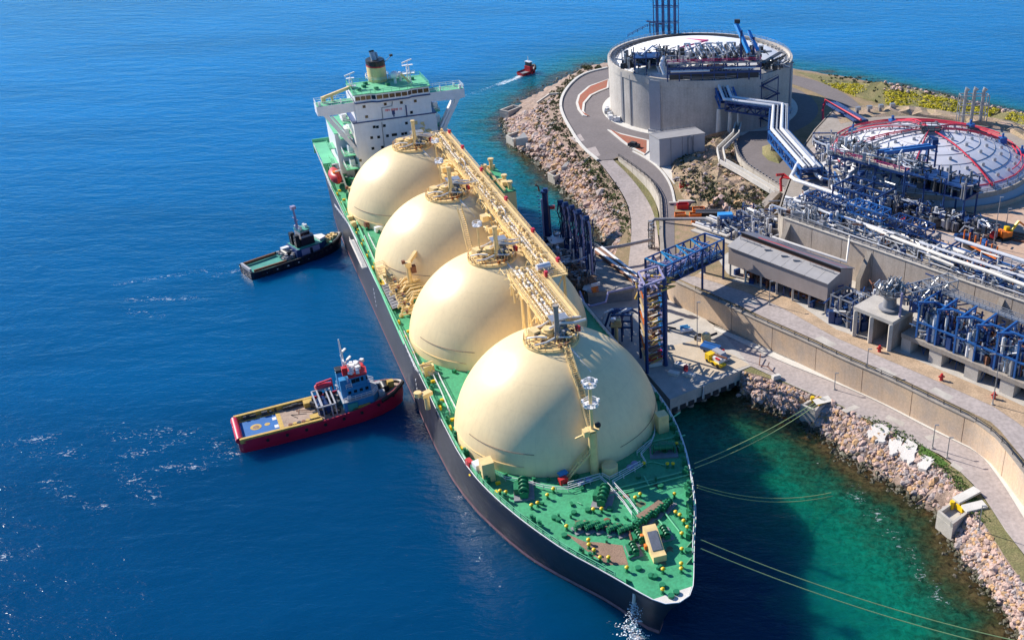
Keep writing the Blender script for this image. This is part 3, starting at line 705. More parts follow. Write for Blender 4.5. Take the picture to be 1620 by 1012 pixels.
part('valve_deck', mb, m_blue, tk, world=True)
a, b_ = clutter(150, -4, 14, 0, 9, 5.2, rt, pl2, .6); part('roof_gear', a, m_dark, tk, world=True); part('roof_gear', b_, m_steel, tk, world=True)
mb = MB(); mb.tube([pl2(12.4,-.4,-1.2), pl2(11,-.6,2), pl2(12.6,.2,4)], .7, 8); mb.tube([pl2(9.5,-.3,-1.8), pl2(8.6,-.3,1.4)], .5, 8); mb.tube([pl2(3,2,5),pl2(7,3,8),pl2(10,3,6)], .35, 6); part('header_pipe', mb, m_insul, tk, world=True)
cr = plat(PL*.80, 4); mb = MB()
for s_ in (0, 4.4): mb.beam(cr+ux*s_, cr+ux*s_+Vector((0,0,10 if s_ == 0 else 7.5)), .8,.8)
part('crane_post', mb, m_blue, tk, world=True)
mb = MB(); mb.beam(cr+ux*(-1.5)+uy*4+Vector((0,0,11.5)), cr+ux*2.2-uy*4+Vector((0,0,3.2)), 1.2,1.3); mb.beam(cr+ux*3+uy*3+Vector((0,0,9)), cr+ux*5.5-uy*3+Vector((0,0,3.6)), .9,1.0); part('crane_jib', mb, m_skyb, tk, world=True)
mb = MB(); mb.ob(cr+ux*(-1)+uy*4+Vector((0,0,12.2)), (2,1.6,1.3)); part('crane_head', mb, m_dark, tk, world=True)
mb = MB(); e0 = P(1205,112,32); 
for k in range(6): mb.beam(e0+ux*(1.6*k)+uy*(2.0*k)+Vector((0,0,.6)), e0+ux*(1.6*k+3)+uy*(2.0*k+1)+Vector((0,0,3)), .4)
mb.beam(e0+Vector((0,0,2.6)), e0+ux*9+uy*12+Vector((0,0,3.4)), 1.6,.3); part('access_bridge', mb, m_dark, tk, world=True)
a, b_ = clutter(70, 0, 12, 0, 12, 2.6, rt, lambda u,v,z=0: P(1205,112,32)+ux*u*.9+uy*v+Vector((0,0,z))); part('roof_gear', a, m_dark, tk, world=True); part('roof_gear', b_, m_steel, tk, world=True)
# stair tower on the right of the wall
sa = P(1205,122,30.5); mb = MB(); z = 30.4; k = 0
d1 = ux*1.0
while z > 13.5:
    a = sa+ux*(0 if k % 2 else 6)-uy*.4; b_ = sa+ux*(6 if k % 2 else 0)-uy*.4; mb.beam(Vector((a.x,a.y,z)), Vector((b_.x,b_.y,z-3)), 1.0,.35); mb.beam(Vector((a.x,a.y,z+1)), Vector((b_.x,b_.y,z-2)), .12); mb.ob(Vector((b_.x,b_.y,z-3)), (1.6,1.6,.2)); z -= 3; k += 1
for s_ in (0,6): mb.beam(Vector((*(sa+ux*s_-uy*.6).xy,12)), Vector((*(sa+ux*s_-uy*.6).xy,31)), .3)
part('stair_tower', mb, m_blue, tk, world=True)
def stacks(name, label, px, py, z, top, n, sp, r, mt, cat='vent stack', cap=None):
    b0 = P(px, py, z); t_ = thing(name, label, cat, tuple(b0)); h = projz(b0.x, b0.y, top)-z if top > -200 else 22
    for k in range(n):
        c = Vector((sp*(k-(n-1)/2), .4*(k % 2), 0)); mb = MB().tube([c, c+Vector((0,0,h))], r, 10); s_ = part('stack_pipe', mb, mt, t_)
        mb = MB().tube([c+Vector((0,0,h)), c+Vector((0,0,h+.6)), c+Vector((.5,0,h+1.6))], [r*.9,r*1.0,r*1.5], 10); part('stack_tip', mb, cap or m_steel, s_)
    mb = MB(); W = sp*n/2+.3
    for x in (-W, W):
        for y in (-1.4, 1.6): mb.beam((x,y,0), (x,y,h*.93), .28)
    for zz in (h*.32, h*.64, h*.93):
        for y in (-1.4,1.6): mb.beam((-W,y,zz), (W,y,zz), .3)
        for x in (-W,W): mb.beam((x,-1.4,zz), (x,1.6,zz), .3)
    part('stack_frame', mb, mt, t_); return t_
stacks('vent_stack', 'tall cluster of dark blue vent stacks behind the tall concrete tank', 1054,60,29.5, -18, 4, 2.4, .62, m_blue)
mb = MB(); g = P(1040,52,31); mb.beam(g+Vector((-3,-1,0)), g+Vector((-3,-1,4.5)), .5); mb.beam(g+Vector((-.5,0,0)), g+Vector((-.5,0,4)), .5); mb.beam(g+Vector((-4.4,-1,5)), g+Vector((3,0,3.4)), 1.6,.5); mb.rail([g+Vector((-12,-4,-1)), g+Vector((-4,-1,2.5)), g+Vector((6,2,1))], 1.2, 2, .1)
part('access_bridge', mb, m_blue, tk, world=True)
rg = random.Random(5); mb = MB(); mb2 = MB()
for k in range(18):
    a = tang(960+rg.uniform(-10,2), 165+rg.uniform(-4,14), ZU); p = onwall(radians(rg.uniform(188,212)), T1R+rg.uniform(.8,2.6)); (mb if k % 2 else mb2).ob((p.x,p.y,ZU+.9), (rg.uniform(.6,1.6),)*2+(rg.uniform(.8,2),), rg.uniform(0,3))
gp_ = thing('valve_skid', 'pale valve skid standing at the left foot of the tall tank', 'valve skid', (T1C.x-T1R-1.5, T1C.y-8, ZU+.16)); part('pipe_gear', mb, m_steel, gp_, world=True); part('pipe_gear', mb2, m_white, gp_, world=True)
# annex
ra = [P(1043,220.6,21.2), P(1115,211,21.2), P(1099.6,201.5,21.2), P(1027,211,21.2)]
an = thing('annex_building', 'plain grey box building at the foot of the tall concrete tank', 'building', (ra[0].x, ra[0].y, ZU))
part('wall', MB().prism([(p.x,p.y) for p in ra], ZU, 21.0), m_cladg, an, world=True)
c = sum(ra, Vector())/4; ro = [c+(p-c)*1.02 for p in ra]
part('roof', MB().prism([(p.x,p.y) for p in ro], 21.0, 21.3), m_roofg, an, world=True)
for t in (.25, .5, .75):
    a = ra[0].lerp(ra[1], t); d = (ra[1]-ra[0]).normalized(); nn = Vector((d.y,-d.x,0)); mb = MB().beam(Vector((a.x,a.y,ZU+.2))+nn*.06, Vector((a.x,a.y,21))+nn*.06, .16,.16); part('wall_joint', mb, m_grey, an, world=True)
a = ra[0].lerp(ra[1], .62); mb = MB(); mb.tube([a+nn*.5+Vector((0,0,-8)), a+nn*.5+Vector((0,0,-.6)), a+nn*.5+d*1.4+Vector((0,0,-.2)), a+nn*.5+d*2.2+Vector((0,0,-8))], .22, 6); part('duct', mb, m_grey, an, world=True)
mb = MB(); mb.rail([ro[2]+Vector((0,0,.1)), ro[3]+Vector((0,0,.1))], .9, 2, .06); part('roof_railing', mb, m_grey, an, world=True)
structure('annex_forecourt', ribbon(PP([(1044,263),(1066,291)], ZU+.04), PP([(1062,256),(1084,286)], ZU+.04), 6), m_concw)

# ------------------------------------------------------------------ rocky hillside between the roads and the ring wall
hill = PP([(1064,285),(1062,262)], ZU)+PP([(1080,238),(1118,214),(1150,206)], 15.5)+PP([(1163,222),(1166,246),(1196,272),(1240,300)], 13)+PP([(1228,318),(1205,342)], ZU+1)+PP([(1170,344),(1140,336),(1095,330),(1080,312),(1072,298)], ZU)
hr = random.Random(12)
hp = [(p.x, p.y) for p in hill]
def hz(x, y):
    d = min(hypot(x-p[0], y-p[1]) for p in [(a[0]+(b_[0]-a[0])*t/6, a[1]+(b_[1]-a[1])*t/6) for a, b_ in zip(hp, hp[1:]+hp[:1]) for t in range(6)])
    u = (y-300)/60; return ZU+min(2.6, .4*d)+max(0, min(1.6, u*2))+hr.uniform(-.7,.8)
structure('rocky_hillside', sheet(hill, None, 1.7, hz), mat('hillside rock and scrub', (0.52,0.36,0.26), .95, scale=.16, c2=(0.12,0.115,0.045), bump=1.0, bscale=1.2, fine=.45, amt=.9), sharp=15)
HB = {m_rocko: MB(), m_rockp: MB(), m_rockg: MB()}; n = 0
while n < 300:
    px, py = hr.uniform(1062,1238), hr.uniform(208,345); p = P(px, py, ZU+2.5)
    if not inside((p.x,p.y), hp): continue
    p.z = hz(p.x,p.y); rockadd(HB[hr.choice([m_rocko,m_rockp,m_rockp,m_rockg])], p, hr.uniform(.2,.9)*hr.random()+.22, hr); n += 1
for mm, mb in HB.items(): stuff('hillside_stones', mb, mm, sharp=10)
for px, py, s in ((1140,318,3.6),(1158,308,3.2),(1172,325,3.0),(1122,312,2.6),(1180,312,2.4),(1128,322,2.2),(1150,326,2.6),(1090,270,2.0),(1100,252,1.8),(1190,330,2.4)):
    mb = MB(); p = P(px,py,ZU+1.2); rockadd(mb, p, s, hr); rockadd(mb, p+Vector((s*.7,s*.3,-.3)), s*.6, hr); solo('rock_outcrop', mb, hr.choice([m_rockp,m_rockp,m_rocko]), {1140:'dark cleft rock at the middle of the hillside foot',1158:'large pale rock above the cleft rock on the hillside',1172:'pale ribbed rock beside the trough ramp',1122:'rock at the left foot of the hillside by the skips',1180:'rock just under the pale zigzag trough',1128:'small rock near the orange trays under the hillside',1150:'low rock in front of the cleft hillside rock',1090:'rock on the hillside close to the annex forecourt',1100:'topmost hillside rock beside the annex wall',1190:'rock at the right end of the hillside foot'}[px], 'rock', 'rock outcrops on the hillside', sharp=15)
def leafclump(mb, c, r, n, rr, flat=.7, s=.35):
    for _ in range(n):
        v = Vector((rr.gauss(0,1), rr.gauss(0,1), rr.gauss(0,1))); v.normalize(); v *= r*rr.random()**.45; v.z = abs(v.z)*flat
        u = Vector((rr.uniform(-1,1), rr.uniform(-1,1), rr.uniform(-1,1))).normalized(); w_ = u.orthogonal().normalized(); k = s*rr.uniform(.6,1.3); p = c+v
        mb.add([p-u*k, p+w_*k*.6, p+u*k, p-w_*k*.6], [(0,1,2,3)])
mb = MB()
for _ in range(650):
    px, py = hr.uniform(1075,1230), hr.uniform(212,340); p = P(px, py, ZU+2.6)
    if inside((p.x,p.y), hp): leafclump(mb, p+Vector((0,0,.2)), hr.uniform(.4,1.3), 16, hr)
stuff('hillside_scrub', mb, m_bush, sharp=180)
mb = MB()
for sl, cur, n, u0 in ((slopeL, (lambda t: t**.9), 170, .55),):
    for _ in range(n*2):
        t = hr.uniform(.05,.85); p = slopept(sl, t, hr.uniform(u0,.98), cur); leafclump(mb, p+Vector((0,0,.1)), hr.uniform(.5,1.6), 18, hr)
stuff('slope_scrub', mb, m_bush, sharp=180)
mb = MB()
for _ in range(900):
    t = hr.uniform(.62,.93); p = slopept(slopeL, t, hr.uniform(.72,.99), lambda t: t**.9); leafclump(mb, p, .5, 5, hr, .5, .22)
for _ in range(500):
    t = hr.uniform(.3,.62); p = topR[0]; q = resample(topR, 60)[int(t*59)]; leafclump(mb, q+Vector((hr.uniform(-1.2,1.6), hr.uniform(-1.2,1.6), .05)), .4, 5, hr, .4, .18)
stuff('verge_grass', mb, mat('verge grass', (0.10,0.17,0.03), .9, var=.4, scale=.6), sharp=180)
def shrub(px, py, z, s, label, mt=None, name='shrub', grp=None):
    b0 = P(px, py, z); t_ = thing(name, label, 'bush', tuple(b0), 0, grp); mb = MB()
    for k in range(4): a = k*1.6; mb.tube([(0,0,0), (s*.5*cos(a), s*.5*sin(a), s*.45)], [.09,.04], 5)
    part('stem', mb, m_rust, t_); mb = MB()
    for k in range(9): leafclump(mb, Vector((hr.gauss(0,s*.5), hr.gauss(0,s*.35), s*.25)), s*.45, 60, hr, .9, .3)
    part('foliage', mb, mt or m_bush, t_, sharp=180); return t_
shrub(930,112,9,3.6,'large dark bush on the shore at the far left of the tall tank'); shrub(945,110,10,2.6,'smaller dark bush next to the road behind the large shore bush')
shrub(884,205,8.6,2.2,'round dark bush beside the road kerb above the rock slope'); shrub(868,196,7.5,1.8,'low grey green bush halfway down the left rock slope')
mb = MB(); a = P(888,183,9.6)
for pts in ([(888,148,10.4),(870,149,9.3),(850,163,6)],[(890,188,10.2),(872,197,9),(866,202,7.6)],[(936,247,10.8),(925,254,9.0),(908,264,6.2)]):
    for p_, q_ in zip(pts[:-1], pts[1:]): mb = MB() if p_ is pts[0] else mb; mb.beam(P(*p_), P(*q_), .9, .7)
    solo('concrete_drain', mb, m_concl, {148:'stepped concrete drain leading to the farthest mooring block',188:'short concrete drain beside the round dark bush',247:'concrete drain running down to the nearer left mooring block'}[pts[0][1]], 'drain')

# ------------------------------------------------------------------ ring road terrace right of the tall tank, trough and walls
R1 = 15.6
rr1 = PP([(1163,222),(1166,240),(1178,257),(1200,272),(1243,299),(1262,292),(1256,262),(1254,218),(1222,206),(1185,208)], R1)
structure('upper_ring_road', sheet(rr1, R1), m_asph)
wq = smooth(PP([(1163,221),(1165,240),(1178,257),(1200,272),(1243,299)], R1+.9))
panelwall('ring_wall', 'curved cream retaining wall under the blue pipe bridge', wq, ZU-.2, .7, m_concl, 9)
mb = MB()
for p in resample(wq, 26): mb.ob(p+Vector((0,0,.3)), (.5,.5,.7))
solo('wall_blocks', mb, m_grey, 'row of small grey blocks on the curved cream ring wall', 'blocks', kind=None)
tr = PP([(1168,196,18),(1164,212,17.6),(1139,236,17.2),(1143,255,16.7),(1172,271,16.2),(1222,301,15.4),(1229,306,15)], None); tr2 = PP([(1229,306,15),(1213,322,14),(1196,338,13)])
t_ = thing('cable_trough', 'pale zigzag concrete trough on legs crossing the rocky hillside', 'trough', tuple(tr[0]))
mb = MB()
for a, b_ in zip(tr[:-1], tr[1:]):
    d = (b_-a).normalized(); s_ = Vector((-d.y,d.x,0))*1.0; mb.beam(a-s_, b_-s_, .35,1.5); mb.beam(a+s_, b_+s_, .35,1.5)
part('trough_side', mb, m_concw, t_, world=True); mb = MB()
for a, b_ in zip(tr[:-1], tr[1:]): mb.beam(a-Vector((0,0,.6)), b_-Vector((0,0,.6)), 2.0,.3)
part('trough_floor', mb, m_concd, t_, world=True)
for p in resample(tr, 9): part('trough_leg', MB().beam(Vector((p.x,p.y,ZU-.5)), p-Vector((0,0,.7)), .7), m_concl, t_, world=True)
mb = MB()
for a, b_ in zip(tr2[:-1], tr2[1:]): mb.beam(a, b_, 2.4,1.6)
part('trough_ramp', mb, m_concd, t_, world=True)
isl = PP([(1206,232),(1218,228),(1232,236),(1240,252),(1233,259),(1216,254),(1206,244)], R1)
ii = thing('planted_mound', 'oval scrubby mound inside the bend under the pipe bridge', 'mound', tuple(isl[0])); ic = sum(isl, Vector())/len(isl)
mb = MB(); o = len(mb.v); mb.v += [tuple(p) for p in isl]+[tuple(ic.lerp(p,.6)+Vector((0,0,1.4))) for p in isl]+[tuple(ic+Vector((0,0,1.9)))]; n = len(isl)
for i in range(n): j = (i+1) % n; mb.f += [(i,j,n+j,n+i),(n+i,n+j,2*n)]
part('mound', mb, m_scrub, ii, world=True)
# ------------------------------------------------------------------ plant terrace with its tall wall
WT = [(1241,345.5),(1367,389),(1446,417),(1620,478),(1800,541)]
wt = PP(WT, ZT); ter = wt+[Vector((260,150,ZT)), Vector((330,300,ZT))]+PP([(1700,235),(1600,192),(1520,180),(1440,168),(1360,168),(1315,178),(1290,205),(1266,240),(1254,272),(1240,310),(1234,330)], ZT)
structure('plant_terrace', sheet(ter, ZT), m_concd)
panelwall('terrace_wall', 'high grey concrete wall below the white pipelines', lift(wt, .25), ZU-.1, 1.0, m_wallw, 9.5, True, 'wall', m_concl)
back = PP([(1700,235),(1600,192),(1520,180),(1440,168),(1360,168),(1315,178),(1290,205),(1266,240),(1254,272),(1240,310),(1234,330),(1241,345.5)], ZT)
solo('terrace_backwall', wallstrip(back, ZU-.2, .8), m_concd, 'rear concrete edge of the plant terrace behind the low tank', 'wall')
fence('wall_railing', 'grey railing on the edge of the high terrace wall', lift(resample(wt[:4], 40), .4), 1.2, m_grey, 2.4, .09)
wd_ = (wt[2]-wt[0]).normalized(); wn = Vector((wd_.y, -wd_.x, 0))      # along the wall, out from the wall
for k, (px, py) in enumerate([(1378,392.5),(1588,466.6),(1250,348.5)]):
    a = P(px, py, ZT); mb = MB(); w2 = wd_*.7; h = 9.6
    b0 = Vector((a.x,a.y,ZU))+wn*.5; t0 = Vector((a.x,a.y,ZT-.6))+wn*.5; o_ = b0+wn*4.2; o2 = Vector((o_.x,o_.y,ZU+3.4))
    vs = [b0-w2,o_-w2,o2-w2,t0-w2,b0+w2,o_+w2,o2+w2,t0+w2]; mb.add(vs, [(0,1,2,3),(7,6,5,4),(0,4,5,1),(1,5,6,2),(2,6,7,3),(3,7,4,0)])
    solo('wall_buttress', mb, m_concd, ['sloping concrete buttress right of the brown grey shed','rightmost sloping buttress of the high terrace wall','sloping concrete buttress at the left end of the terrace wall'][k], 'buttress')
yard = PP([(1392,322),(1480,336),(1560,332),(1640,312),(1800,330),(1800,520),(1640,452),(1560,418),(1500,392),(1440,370),(1395,350)], ZT)
structure('tank_bank', sheet(PP([(1320,178),(1370,170),(1440,170),(1520,183),(1600,195),(1700,238),(1760,262),(1640,232),(1590,206),(1530,194),(1440,183),(1370,186),(1330,196)], ZT+.02), None, 2.2, lambda x, y: ZT+.3+hr.uniform(0,1.3)), mat('pink earth', (0.55,0.38,0.30), .95, scale=.25, c2=(0.27,0.23,0.11), bump=.6, bscale=2, fine=.35, amt=.9), sharp=15)
structure('yard', sheet(yard, ZT+.02), m_yard)
structure('service_road', ribbon(PP([(1400,352),(1480,374),(1540,400),(1620,432)], ZT+.035), PP([(1402,343),(1484,366),(1545,390),(1625,420)], ZT+.035), 20), m_asphl)
# upper road in front of the plant
ur1 = PP([(1064,441),(1100,458),(1160,484),(1209,507),(1276,536),(1328,561),(1409,596),(1487,634),(1563,670),(1618,738),(1690,850)], ZU)
ur2 = PP([(1098,437),(1130,446),(1180,462),(1240,488),(1320,533),(1383,560),(1474,599),(1572,643),(1620,675),(1690,745),(1800,850)], ZU)
off = [p+(q-p).normalized()*1.4 for p, q in zip(resample(ur1, 40), resample(ur2, 40))]
structure('upper_road', ribbon(lift(off, .02), lift(resample(ur2, 40), .02), 40), m_asphl)
pv2 = PP([(1105,432),(1140,440),(1190,452),(1250,472),(1320,520),(1400,548),(1490,586),(1580,624),(1640,652),(1720,700),(1830,780)], ZU)
structure('plant_footpath', ribbon(lift(resample(ur2, 40), .06), lift(resample(pv2, 40), .06), 40), mat('sandy paving', (0.50,0.36,0.24), .95, var=.25, scale=.25, fine=.25))
structure('plant_floor', sheet(PP([(1105,432),(1190,452),(1250,472),(1320,520),(1400,548),(1490,586),(1640,652),(1830,780),(1900,700),(1640,560),(1446,462),(1367,440),(1241,400),(1200,380),(1150,400)], ZU+.03)), m_concl)
structure('dirt_patch', sheet(PP([(1102,418),(1135,408),(1150,432),(1165,440),(1140,446),(1118,436)], ZU+.05)), m_earth)
structure('concrete_pad', sheet(PP([(1068,345),(1096,333),(1150,338),(1150,350),(1120,372),(1080,385),(1068,380)], ZU+.02)), mat('rusty yard ground', (0.42,0.27,0.18), .95, var=.3, scale=.3, c2=(0.20,0.19,0.08), fine=.3))
# ------------------------------------------------------------------ the gas carrier
def s2w(v): return Vector((SHX, SHY, 0)) + _vx*v[0] + _ax*v[1] + Vector((0, 0, v[2] if len(v) > 2 else 0))
def rayship(px, py):
    a = P(px, py, 0); o = Vector((0, 0, CAMH)); d = (a-o).normalized()
    def loc(v): q = v-Vector((SHX, SHY, 0)); return Vector((q.dot(_vx), q.dot(_ax), v.z))
    return loc(o), Vector((d.dot(_vx), d.dot(_ax), d.z))
def onY(px, py, y):
    o, d = rayship(px, py); t = (y-o.y)/d.y; return o+d*t
def onSph(px, py, i, R=21.15):
    o, d = rayship(px, py); c = Vector((0, 42*i, 12.53)); e = o-c; b = e.dot(d); q = b*b-e.dot(e)+R*R
    return o+d*(-b-sqrt(max(0, q)))
DK = 14.76
rs = random.Random(21)
ship = thing('gas_carrier', 'long black gas carrier with four cream domes on its green deck, moored beside the jetty', 'ship', (SHX, SHY, 0), SHR)
DP = [(0,-60.2),(1.3,-60.0),(2.7,-59.2),(4.2,-56.9),(8.2,-48.6),(12.4,-40.8),(15.1,-34),(16.9,-29),(19.2,-21.5),(21.2,-12.5),(22.1,0),(22.1,40),(22.1,80),(22.1,120),(22.1,165),(20.5,182),(18,190)]
WP = [(0,-51.5),(.5,-51.1),(1.2,-50.2),(2.2,-48),(5,-40.8),(9.5,-33),(12.5,-27.5),(14.6,-23),(17.3,-15),(20.4,-3),(22.1,12),(22.1,48),(22.1,84),(22.1,120),(22.1,160),(19,180),(8,186)]
NH = 110
WPS = [tuple(p[:2]) for p in smooth([(a[0],a[1],0) for a in WP], 1)]; DPS = [tuple(p[:2]) for p in smooth([(a[0],a[1],0) for a in DP], 1)]
def half(t): return resample([Vector((a[0]+(b_[0]-a[0])*t, a[1]+(b_[1]-a[1])*t, 0)) for a, b_ in zip(WPS, DPS)], NH)
def hullring(z):
    t = max(0, z/DK)**1.5; return [(p.x, p.y, z) for p in half(t)]
mb = MB(); zs = [-1.5, 0, 1.2, 3, 5, 7.5, 10, 12.4, DK, DK+.35]
for sg in (-1, 1):
    o = len(mb.v)
    for z in zs:
        for x, y, zz in hullring(min(z, DK)): mb.v.append((sg*x, y, z))
    for i in range(len(zs)-1):
        for k in range(NH-1):
            f = (o+i*NH+k, o+i*NH+k+1, o+(i+1)*NH+k+1, o+(i+1)*NH+k); mb.f.append(f if sg > 0 else f[::-1])
n = len(mb.v)//2                                     # transom
for i in range(len(zs)-1): mb.f.append((i*NH+NH-1, n+i*NH+NH-1, n+(i+1)*NH+NH-1, (i+1)*NH+NH-1))
part('hull', mb, m_hull, ship, sharp=30)
mb = MB()
for sg in (-1, 1):
    for za, zb in ((.35, 1.25),):
        A = hullring(za); B = hullring(zb); o = len(mb.v)
        for p, q in zip(A, B):
            d = Vector((p[0], 8, 0)).normalized(); e = .06
            mb.v += [(sg*(p[0]+e), p[1]-.04, za), (sg*(q[0]+e), q[1]-.04, zb)]
        for k in range(NH-1):
            f = (o+2*k, o+2*k+2, o+2*k+3, o+2*k+1); mb.f.append(f if sg > 0 else f[::-1])
part('hull_stripe', mb, m_boot, ship)
dk = half(1); outl = [(-p.x, p.y) for p in dk[::-1]] + [(p.x, p.y) for p in dk[1:]]
part('main_deck', sheet([Vector((x, y, DK)) for x, y in outl]), m_green, ship)
mb = MB()
for sg in (-1, 1):                                   # pale gunwale bar
    q = [Vector((sg*(p.x-.05), p.y, DK+.3)) for p in dk]
    for a, b_ in zip(q[:-1], q[1:]): mb.beam(a, b_, .13, .16)
part('gunwale', mb, m_white, ship)
for sg in (-1, 1):
    q = [Vector((sg*(p.x-.35), p.y, DK)) for p in resample(dk, 60)]; mb = MB()
    mb.rail(q[3:], 1.25, 2.0, .07, (1.0, .62, .3)); part('deck_railing', mb, m_white if sg > 0 else m_greenl, ship)
# bow plate and worn patches
bow = [p for p in dk if p.y < -57.2]
part('bow_plate', sheet([Vector((-p.x*.96, p.y+.25, DK+.02)) for p in bow[::-1]]+[Vector((p.x*.96, p.y+.25, DK+.02)) for p in bow[1:]]), m_concw, ship)
pt = [S(*p, DK+.02) for p in [(893,842),(925,856),(945,857),(985,862),(994,893),(960,893),(930,872)]]
part('worn_patch', sheet(pt), m_brown, ship)

# --- domes with their caps
def domeprof(R=21, n=26):
    a0 = math.asin((DK-12.53)/R); out = [(20.6, DK-.02), (R*cos(a0), DK+.02)]
    for i in range(1, n+1):
        a = a0+(pi/2-a0)*i/n; out.append((max(.02, R*cos(a)), 12.53+R*sin(a)))
    return out
dm = MB().lathe(domeprof(), 96).mesh('tank_dome', sharp=60)
def arc(z, a0, a1, R=21.05):
    r = sqrt(R*R-(z-12.53)**2); return [(r*cos(a0+(a1-a0)*i/24), r*sin(a0+(a1-a0)*i/24), z) for i in range(25)]
def capsets():
    """everything that stands on the crown of a dome: name -> (builder, paint)"""
    c = {}; r = random.Random(4); z0 = 12.53+21
    p = MB(); p.lathe([(5.6, z0-.95), (5.6, z0-.35), (5.3, z0-.35), (5.3, z0-.2), (0.1, z0+.05)], 40); c['crown_plate'] = (p, m_cream)
    p = MB(); p.rail([(5.4*cos(a*pi/12), 5.4*sin(a*pi/12), z0-.35) for a in range(10, 35)], 1.1, 3, .05)
    p.rail([(5.4*cos(a*pi/12), 5.4*sin(a*pi/12), z0-.35) for a in range(-14, -2)], 1.1, 3, .05); c['crown_railing'] = (p, m_cream)
    p = MB(); p.cyl((-.3, .5, z0-.2), 1.5, 1.5, 20); p.cyl((-.3, .5, z0+1.3), 1.1, .5, 20); p.ob((-2.2,-.8,z0+.5),(1.2,1.2,1.2),.5); p.beam((-3.6,1.8,z0+.9),(-.2,3.4,z0+1.2),.3); p.beam((-4.2,-.6,z0+.4),(-1,-1.8,z0+.8),.3); p.ob((-2.9, 1.4, z0+.7), (1.6, 2.2, 1.7), .3); c['tank_trunk'] = (p, m_cream)
    p = MB(); p.ob((2.3, 1.9, z0+2.9), (3.6, 2.6, .18)); c['instrument_roof'] = (p, m_steel)
    p = MB(); p.ob((1.5, -1.6, z0+.9), (1.5, 1.3, 1.6), .4); p.ob((3.0, -.4, z0+.6), (1.1, 1.1, 1.1), .2); p.ob((2.4, 1.7, z0+1.1), (2.6, 1.6, 1.6)); c['motor_box'] = (p, m_grey)
    p = MB()
    for k in range(4): p.beam((.9+1.4*(k % 2)*2, .8+2.2*(k//2), z0-.3), (.9+1.4*(k % 2)*2, .8+2.2*(k//2), z0+2.9), .16)
    for k in range(34):
        a = r.uniform(0, 6.28); d = r.uniform(1.4, 4.9); x, y = d*cos(a), d*sin(a)
        zz = z0-.2; h = r.uniform(.5, 1.6)
        if k % 2: p.cyl((x, y, zz), r.uniform(.12, .3), h, 6)
        else: p.ob((x, y, zz+h/2), (r.uniform(.3,.8), r.uniform(.3,.8), h), r.uniform(0, 3))
    c['valve_gear'] = (p, m_cream)
    p = MB()
    for k in range(20):
        a = r.uniform(0, 6.28); d = r.uniform(1.4, 4.8); x, y = d*cos(a), d*sin(a)
        p.ob((x, y, z0+r.uniform(.1, .9)), (r.uniform(.3,.7), r.uniform(.3,.7), r.uniform(.3,.8)), r.uniform(0,3))
    c['valve_wheel'] = (p, m_rust)
    p = MB(); p.tube([(-4.2,-2.6,z0+.4),(-2,-2.9,z0+.6),(.3,-2.4,z0+1.0),(2.8,-3.2,z0+.8),(4.6,-1.8,z0+.2)], .22); p.tube([(-3.4,3.2,z0+.5),(-1,2.6,z0+1.3),(1.5,4.2,z0+1.3),(4,4.2,z0+1.1),(7.6,3.4,z0+1.0)], .28)
    p.tube([(-.4,-.6,z0+2.2),(2.2,.2,z0+2.4),(5.0,1.0,z0+1.4),(8,1.8,z0+1.1)], .3); p.tube([(-4.6,.8,z0+.3),(-3.2,-1.0,z0+1.2),(-1.4,-2.0,z0+1.2)], .2); c['crown_pipe'] = (p, m_pipew)
    p = MB(); p.tube([(.9,-1.5,z0-.4),(.9,-1.5,z0+4.0),(.9,-1.5,z0+7.0)], [.75,.5,.5], 12); p.cyl((.9,-1.5,z0+7.0), .62, .5, 12)
    for dx, dy in ((-1.3,-1.8),(1.6,-1.4)): p.beam((.9+dx,-1.5+dy,z0-.5), (.9,-1.5,z0+4), .2)
    c['vent_mast'] = (p, m_cream)
    p = MB(); p.ob((5.6, -.2, z0+.6), (.7, .9, 1.1), .3); c['hose_cabinet'] = (p, m_red)
    p = MB(); q = [(2.2,-5.0,z0-.6),(3.4,-8.6,z0-2.4),(4.2,-10.6,z0-3.6)]; p.tube([(1.6,-3.4,z0-.1)]+q, .26)
    c['relief_pipe'] = (p, m_pipew)
    return c
caps = {}
CAPM = {k: (v[0].mesh(k), v[1]) for k, v in capsets().items()}
for me_, mm in CAPM.values(): me_.materials.append(mm)
for i in range(4):
    d = part('tank_dome', dm, m_dome, ship); d.location = (0, 42*i, 0)
    for k, (me_, mm) in CAPM.items():
        o = part(k, me_, mm if not (k == 'vent_mast' and i == 0) else m_grey, d)
        if k == 'vent_mast' and i == 0:
            o.material_slots[0].link = 'OBJECT'; o.material_slots[0].material = m_concd
    mb = MB(); mb.tube(arc(19.2, pi*1.08, pi*1.33), .07, 5); part('drip_rail', mb, m_brown, d)
    mb = MB(); mb.tube(arc(16.6, pi*1.0, pi*1.30), .10, 5); part('drip_rail', mb, m_cream, d)
    if i == 0:
        mb = MB(); mb.tube(arc(17.4, pi*1.60, pi*1.92), .06, 5); part('drip_rail', mb, m_brown, d)
